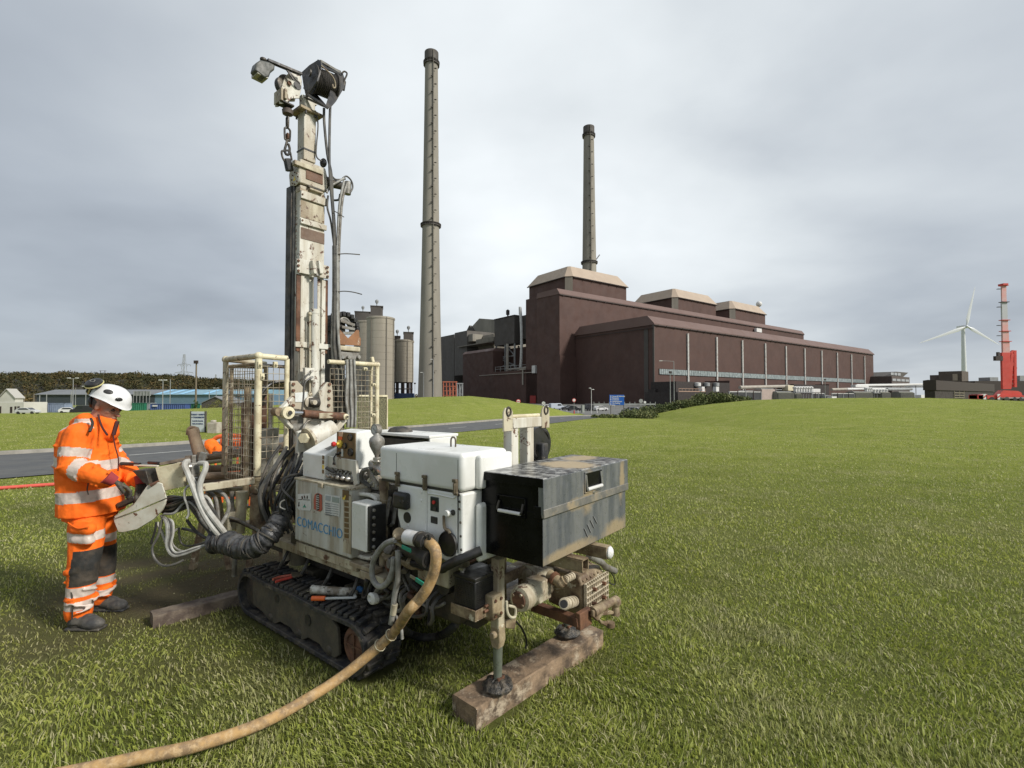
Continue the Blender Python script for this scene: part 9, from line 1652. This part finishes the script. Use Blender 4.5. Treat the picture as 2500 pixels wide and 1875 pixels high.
# jacket
q = MB(); loft(q, [(236,1020,PY,.070,.085),(226,1034,PY,.105,.14),(218,1050,PY,.14,.195),(214,1085,PY,.162,.21),(216,1130,PY,.170,.215),(220,1180,PY,.174,.215),(223,1222,PY,.180,.218),(224,1250,PY,.188,.222)])
for S_, E_, W_, d_ in ((SN,EN,WN,0),(SF,EF,WF,0)): m1_ = [(S_[i]+E_[i])/2 for i in range(3)]; m2_ = [(E_[i]+W_[i])/2 for i in range(3)]; chain(q, [(*S_,.088),(*m1_,.082),(*E_,.078),(*m2_,.068),(*W_,.050)])
chain(q, [(248,1050,PY,.085),(257,1033,PY,.077)]); chain(q, [(208,1024,PY-.08,.05),(194,1036,PY,.06),(208,1024,PY+.08,.05)]); chain(q, [(268,1056,PY,.06),(274,1040,PY,.045)])
g = random.Random(8)
for k in range(46):
    a_ = g.random()*6.28; py = 1070+170*g.random(); c = at(215,py,PY); p = Vector((c.x+.170*math.cos(a_), c.y+.215*math.sin(a_), c.z)); t_ = Vector((-math.sin(a_),math.cos(a_),-.5+g.random()*1.2)).normalized(); q.cyl(p-t_*.04-(p-Vector((c.x,c.y,p.z)))*.04, p+t_*.035-(p-Vector((c.x,c.y,p.z)))*.04, .011,.006, n=6)
for S_, E_, W_ in ((SN,EN,WN),(SF,EF,WF)):
    for k in range(16):
        t = g.random(); a0, b0 = (at(*S_), at(*E_)) if k % 2 else (at(*E_), at(*W_)); p = a0.lerp(b0, t); d_ = (b0-a0).normalized(); u = d_.orthogonal().normalized(); v_ = d_.cross(u); an_ = g.random()*6.28; r_ = .080-.018*(0 if k % 2 else t); pts = [p+(u*math.cos(an_+s_)+v_*math.sin(an_+s_))*r_+d_*(.03*s_) for s_ in (0,.5,1.0,1.5)]; q.tube([tuple(x) for x in pts], .009, 6, 2)
def segd(c, a, b):
    a = np.array(a); b = np.array(b); d = b-a; t = np.clip(((c-a)@d)/(d@d), 0, 1); return np.linalg.norm(c-(a+t[:,None]*d), axis=1), t
def jcls(c):
    m = np.zeros(len(c)); xc = at(215,1100,PY).x; dx = c[:,0]-xc
    arm = np.zeros(len(c), bool)
    for S_, E_, W_ in ((SN,EN,WN),(SF,EF,WF)):
        d1, t1 = segd(c, at(*S_), at(*E_)); d2, t2 = segd(c, at(*E_), at(*W_)); a1 = (d1 < .100) & (d1 <= d2); a2 = (d2 < .090) & (d2 < d1)
        inb = np.abs(c[:,1]-PY) < .17
        a1 &= ~(inb & (d1 > .092)); arm |= a1 | a2
        m[a1 & (t1 > .42) & (t1 < .70)] = 1; m[a2 & (t2 > .16) & (t2 < .42)] = 1; m[a2 & (t2 > .90)] = 0
    z = c[:,2]; zz = z+.16*dx; m[~arm & (zz > wz(1136)) & (zz < wz(1112))] = 1; z2 = z-.05*dx; m[~arm & (z2 > wz(1217)) & (z2 < wz(1191))] = 1
    sh = ~arm & (z > wz(1052)) & (np.abs(np.abs(c[:,1]-PY)-.13) < .035) & (z < wz(1020)); m[sh] = 1
    return m
organic(q, 'jacket', [hv, tape, kneem], .0075, wk, jcls, 2, .014, .07)
dk = mat('dark_maroon_trim', (.05,.012,.012), .7)
def jt(nm, pts, r, m_=dk): q = MB(); q.tube([tuple(at(*p)) for p in pts], r, 6, 4); q.build(nm, m_, wk)
jt('collar_trim', ((240,1012,PY-.072),(243,1026,PY-.082),(250,1044,PY-.10),(262,1062,PY-.15)), .0065); jt('collar_flap', ((287,1028,PY-.02),(282,1045,PY-.03),(277,1062,PY-.04)), .013); jt('zip', ((276,1060,PY-.05),(281,1090,PY-.05),(289,1120,PY-.05),(288,1150,PY-.04)), .004); jt('shoulder_trim', ((222,1022,PY-.13),(226,1034,PY-.16),(219,1054,PY-.20)), .009, kneem); jt('drawcord', ((216,1178,PY-.235),(213,1195,PY-.235),(216,1208,PY-.235)), .004, kneem)
# trousers
q = MB(); loft(q, [(222,1222,PY,.145,.17),(222,1262,PY,.15,.18)]); chain(q, [(213,1262,3.60,.112),(211,1310,3.57,.105),(206,1370,3.54,.093),(198,1440,3.54,.083),(192,1492,3.55,.083)]); chain(q, [(240,1262,3.78,.105),(247,1310,3.79,.097),(252,1368,3.80,.084),(249,1420,3.82,.074),(244,1455,3.84,.075)])
for (a_, b_, yy, r_) in ((205,1275,3.47,.10),): chain(q, [(190,1290,3.49,.045),(218,1292,3.47,.045)]); chain(q, [(190,1316,3.49,.04),(216,1318,3.47,.04)])
for k in range(30):
    n_ = k % 2; py = (1380+110*g.random()) if not n_ else (1370+80*g.random()); cx2, Yc, r_ = (199,3.54,.09) if not n_ else (249,3.82,.08); c = at(cx2, py, Yc); an_ = g.random()*6.28; pts = [(c.x+r_*math.cos(an_+s_), c.y+r_*math.sin(an_+s_), c.z+.02*s_*(1 if k % 3 else -1)) for s_ in (0,.6,1.2)]; q.tube(pts, .010, 6, 2)
zk = lambda py, Y: at(200, py, Y).z
def tcls(c):
    m = np.zeros(len(c)); near = np.abs(c[:,1]-3.55) < np.abs(c[:,1]-3.81); zf = lambda py: np.where(near, zk(py,3.54), zk(py,3.82)); z = c[:,2]; cxw = np.where(near, at(203,1380,3.54).x, at(252,1370,3.81).x)
    m[(z < zf(1296)) & (z > zf(1317))] = 1; off = np.where(near, 0, -33); b1 = (z < np.where(near, zk(1426,3.54), zk(1403,3.82))) & (z > np.where(near, zk(1449,3.54), zk(1420,3.82))); b2 = (z < np.where(near, zk(1461,3.54), zk(1433,3.82))) & (z > np.where(near, zk(1484,3.54), zk(1448,3.82))); m[b1 | b2] = 1
    kp = (z < np.where(near, zk(1338,3.54), zk(1325,3.82))) & (z > np.where(near, zk(1424,3.54), zk(1400,3.82))) & (c[:,0] > cxw-.015+.12*(c[:,2]-zk(1380,3.54))); m[kp] = 2; return m
organic(q, 'trousers', [hv, tape, kneem], .0075, wk, tcls, 2, .012, .07)
jt('pocket_flap_edge', ((166,1276,3.46),(190,1290,3.43),(218,1286,3.42)), .004, hv); jt('leg_zip', ((174,1445,3.46),(177,1470,3.455),(176,1512,3.46)), .005, kneem)
# boots
for (hx1, toex, py, Y_) in ((175,250,1520,3.53),(228,306,1478,3.84)):
    a = at(hx1, py, Y_); b = at(toex, py, Y_); q = MB(); zf_ = .045; q.ell((a.x+.03,Y_,.06),(.055,.045,.06)); q.ell((b.x-.06,Y_-.01,.045),(.085,.048,.045)); q.ell(((a.x+b.x)/2,Y_,.06),(.09,.044,.05)); q.cyl((a.x+.04,Y_,.05),(a.x+.045,Y_,.16),.055,.055); organic(q, 'boot', [bootm], .006, wk, None, 2); q = MB(); q.box((a.x-.02,Y_-.045,0),(b.x+.01,Y_+.042,.022)); q.build('boot_sole', M['rubber'], wk, bevel=.015, seg=3)
# gloved hands: palm, four curled fingers and a thumb
def hand(wr, tip, Y0_, Y1_, side, nm='glove'):
    w_ = at(wr[0], wr[1], Y0_); t_ = at(tip[0], tip[1], Y1_); d = (t_-w_).normalized(); acr = d.cross(V(0,0,1)).normalized()*side; up_ = acr.cross(d)*side; up_ = up_ if up_.z > 0 else -up_; q = MB(); pc = w_+d*.055
    for k in range(4): a_ = w_+acr*(.030-.020*k)*.6; b_ = w_+d*.088+acr*(.034-.022*k); q.cyl(a_, b_, .017,.0135, n=10); q.ell(b_, .0138, 10, 8); q.ell(a_, .017, 10, 8)
    for k in range(4):
        L_ = (.080,.088,.084,.068)[k]; a_ = w_+d*.088+acr*(.034-.022*k); cu = .25+.12*k; p2 = a_+(d*.92-up_*.25+acr*(.10-.07*k)).normalized()*L_*.45; p3_ = p2+(d*(.75-cu*.4)-up_*(.55+cu*.4)).normalized()*L_*.33; p4_ = p3_+(d*.15-up_).normalized()*L_*.26
        for u, v_, r1_, r2_ in ((a_,p2,.0125,.0118),(p2,p3_,.0118,.011),(p3_,p4_,.011,.0098)): q.cyl(u, v_, r1_, r2_, n=10); q.ell(v_, r2_, 10, 8)
    a_ = w_+d*.025+acr*.030; b_ = a_+(d*.55+acr*.6-up_*.35).normalized()*.045; c_ = b_+(d*.85-up_*.4+acr*.1).normalized()*.038
    for u, v_, r1_, r2_ in ((a_,b_,.0165,.014),(b_,c_,.0135,.0115)): q.cyl(u, v_, r1_, r2_, n=10); q.ell(u, r1_, 10, 8); q.ell(v_, r2_, 10, 8)
    gl_ = organic(q, nm, [glovem], .0034, wk, None, 1); q = MB(); q.cyl(w_-d*.05, w_+d*.012, .046,.036, n=18); q.build('glove_cuff', cuffm, gl_)
hand((276,1173), (322,1197), 3.44, 3.52, 1); hand((345,1180), (346,1210), 3.74, 3.70, -1)
# hi-vis jacket thrown over the barrier end
q = MB(); D = 6.9
for (px, py, r_) in ((505,1095,.10),(515,1088,.10),(522,1100,.11),(512,1112,.11),(528,1108,.08),(502,1108,.07)): q.ell(at(px,py,D), (r_,.10,r_*.95), 14, 10)
g = random.Random(2)
for k in range(14): a_ = at(498+30*g.random(),1085+12*g.random(),D-.09); b_ = at(505+35*g.random(),1118+10*g.random(),D-.07); q.cyl(a_, b_, .02,.012, n=6)
def hj(c): xx = c[:,0]+.55*c[:,2]; x0 = at(512,1100,D); v0 = x0.x+.55*x0.z; return (np.abs(xx-v0) < .028).astype(int)
tag(organic(q, 'hi_vis_jacket', [hv, tape], .012, None, hj, 3, .03, .09), 'crumpled orange hi-vis jacket hung over the left end of the road barrier', 'jacket')
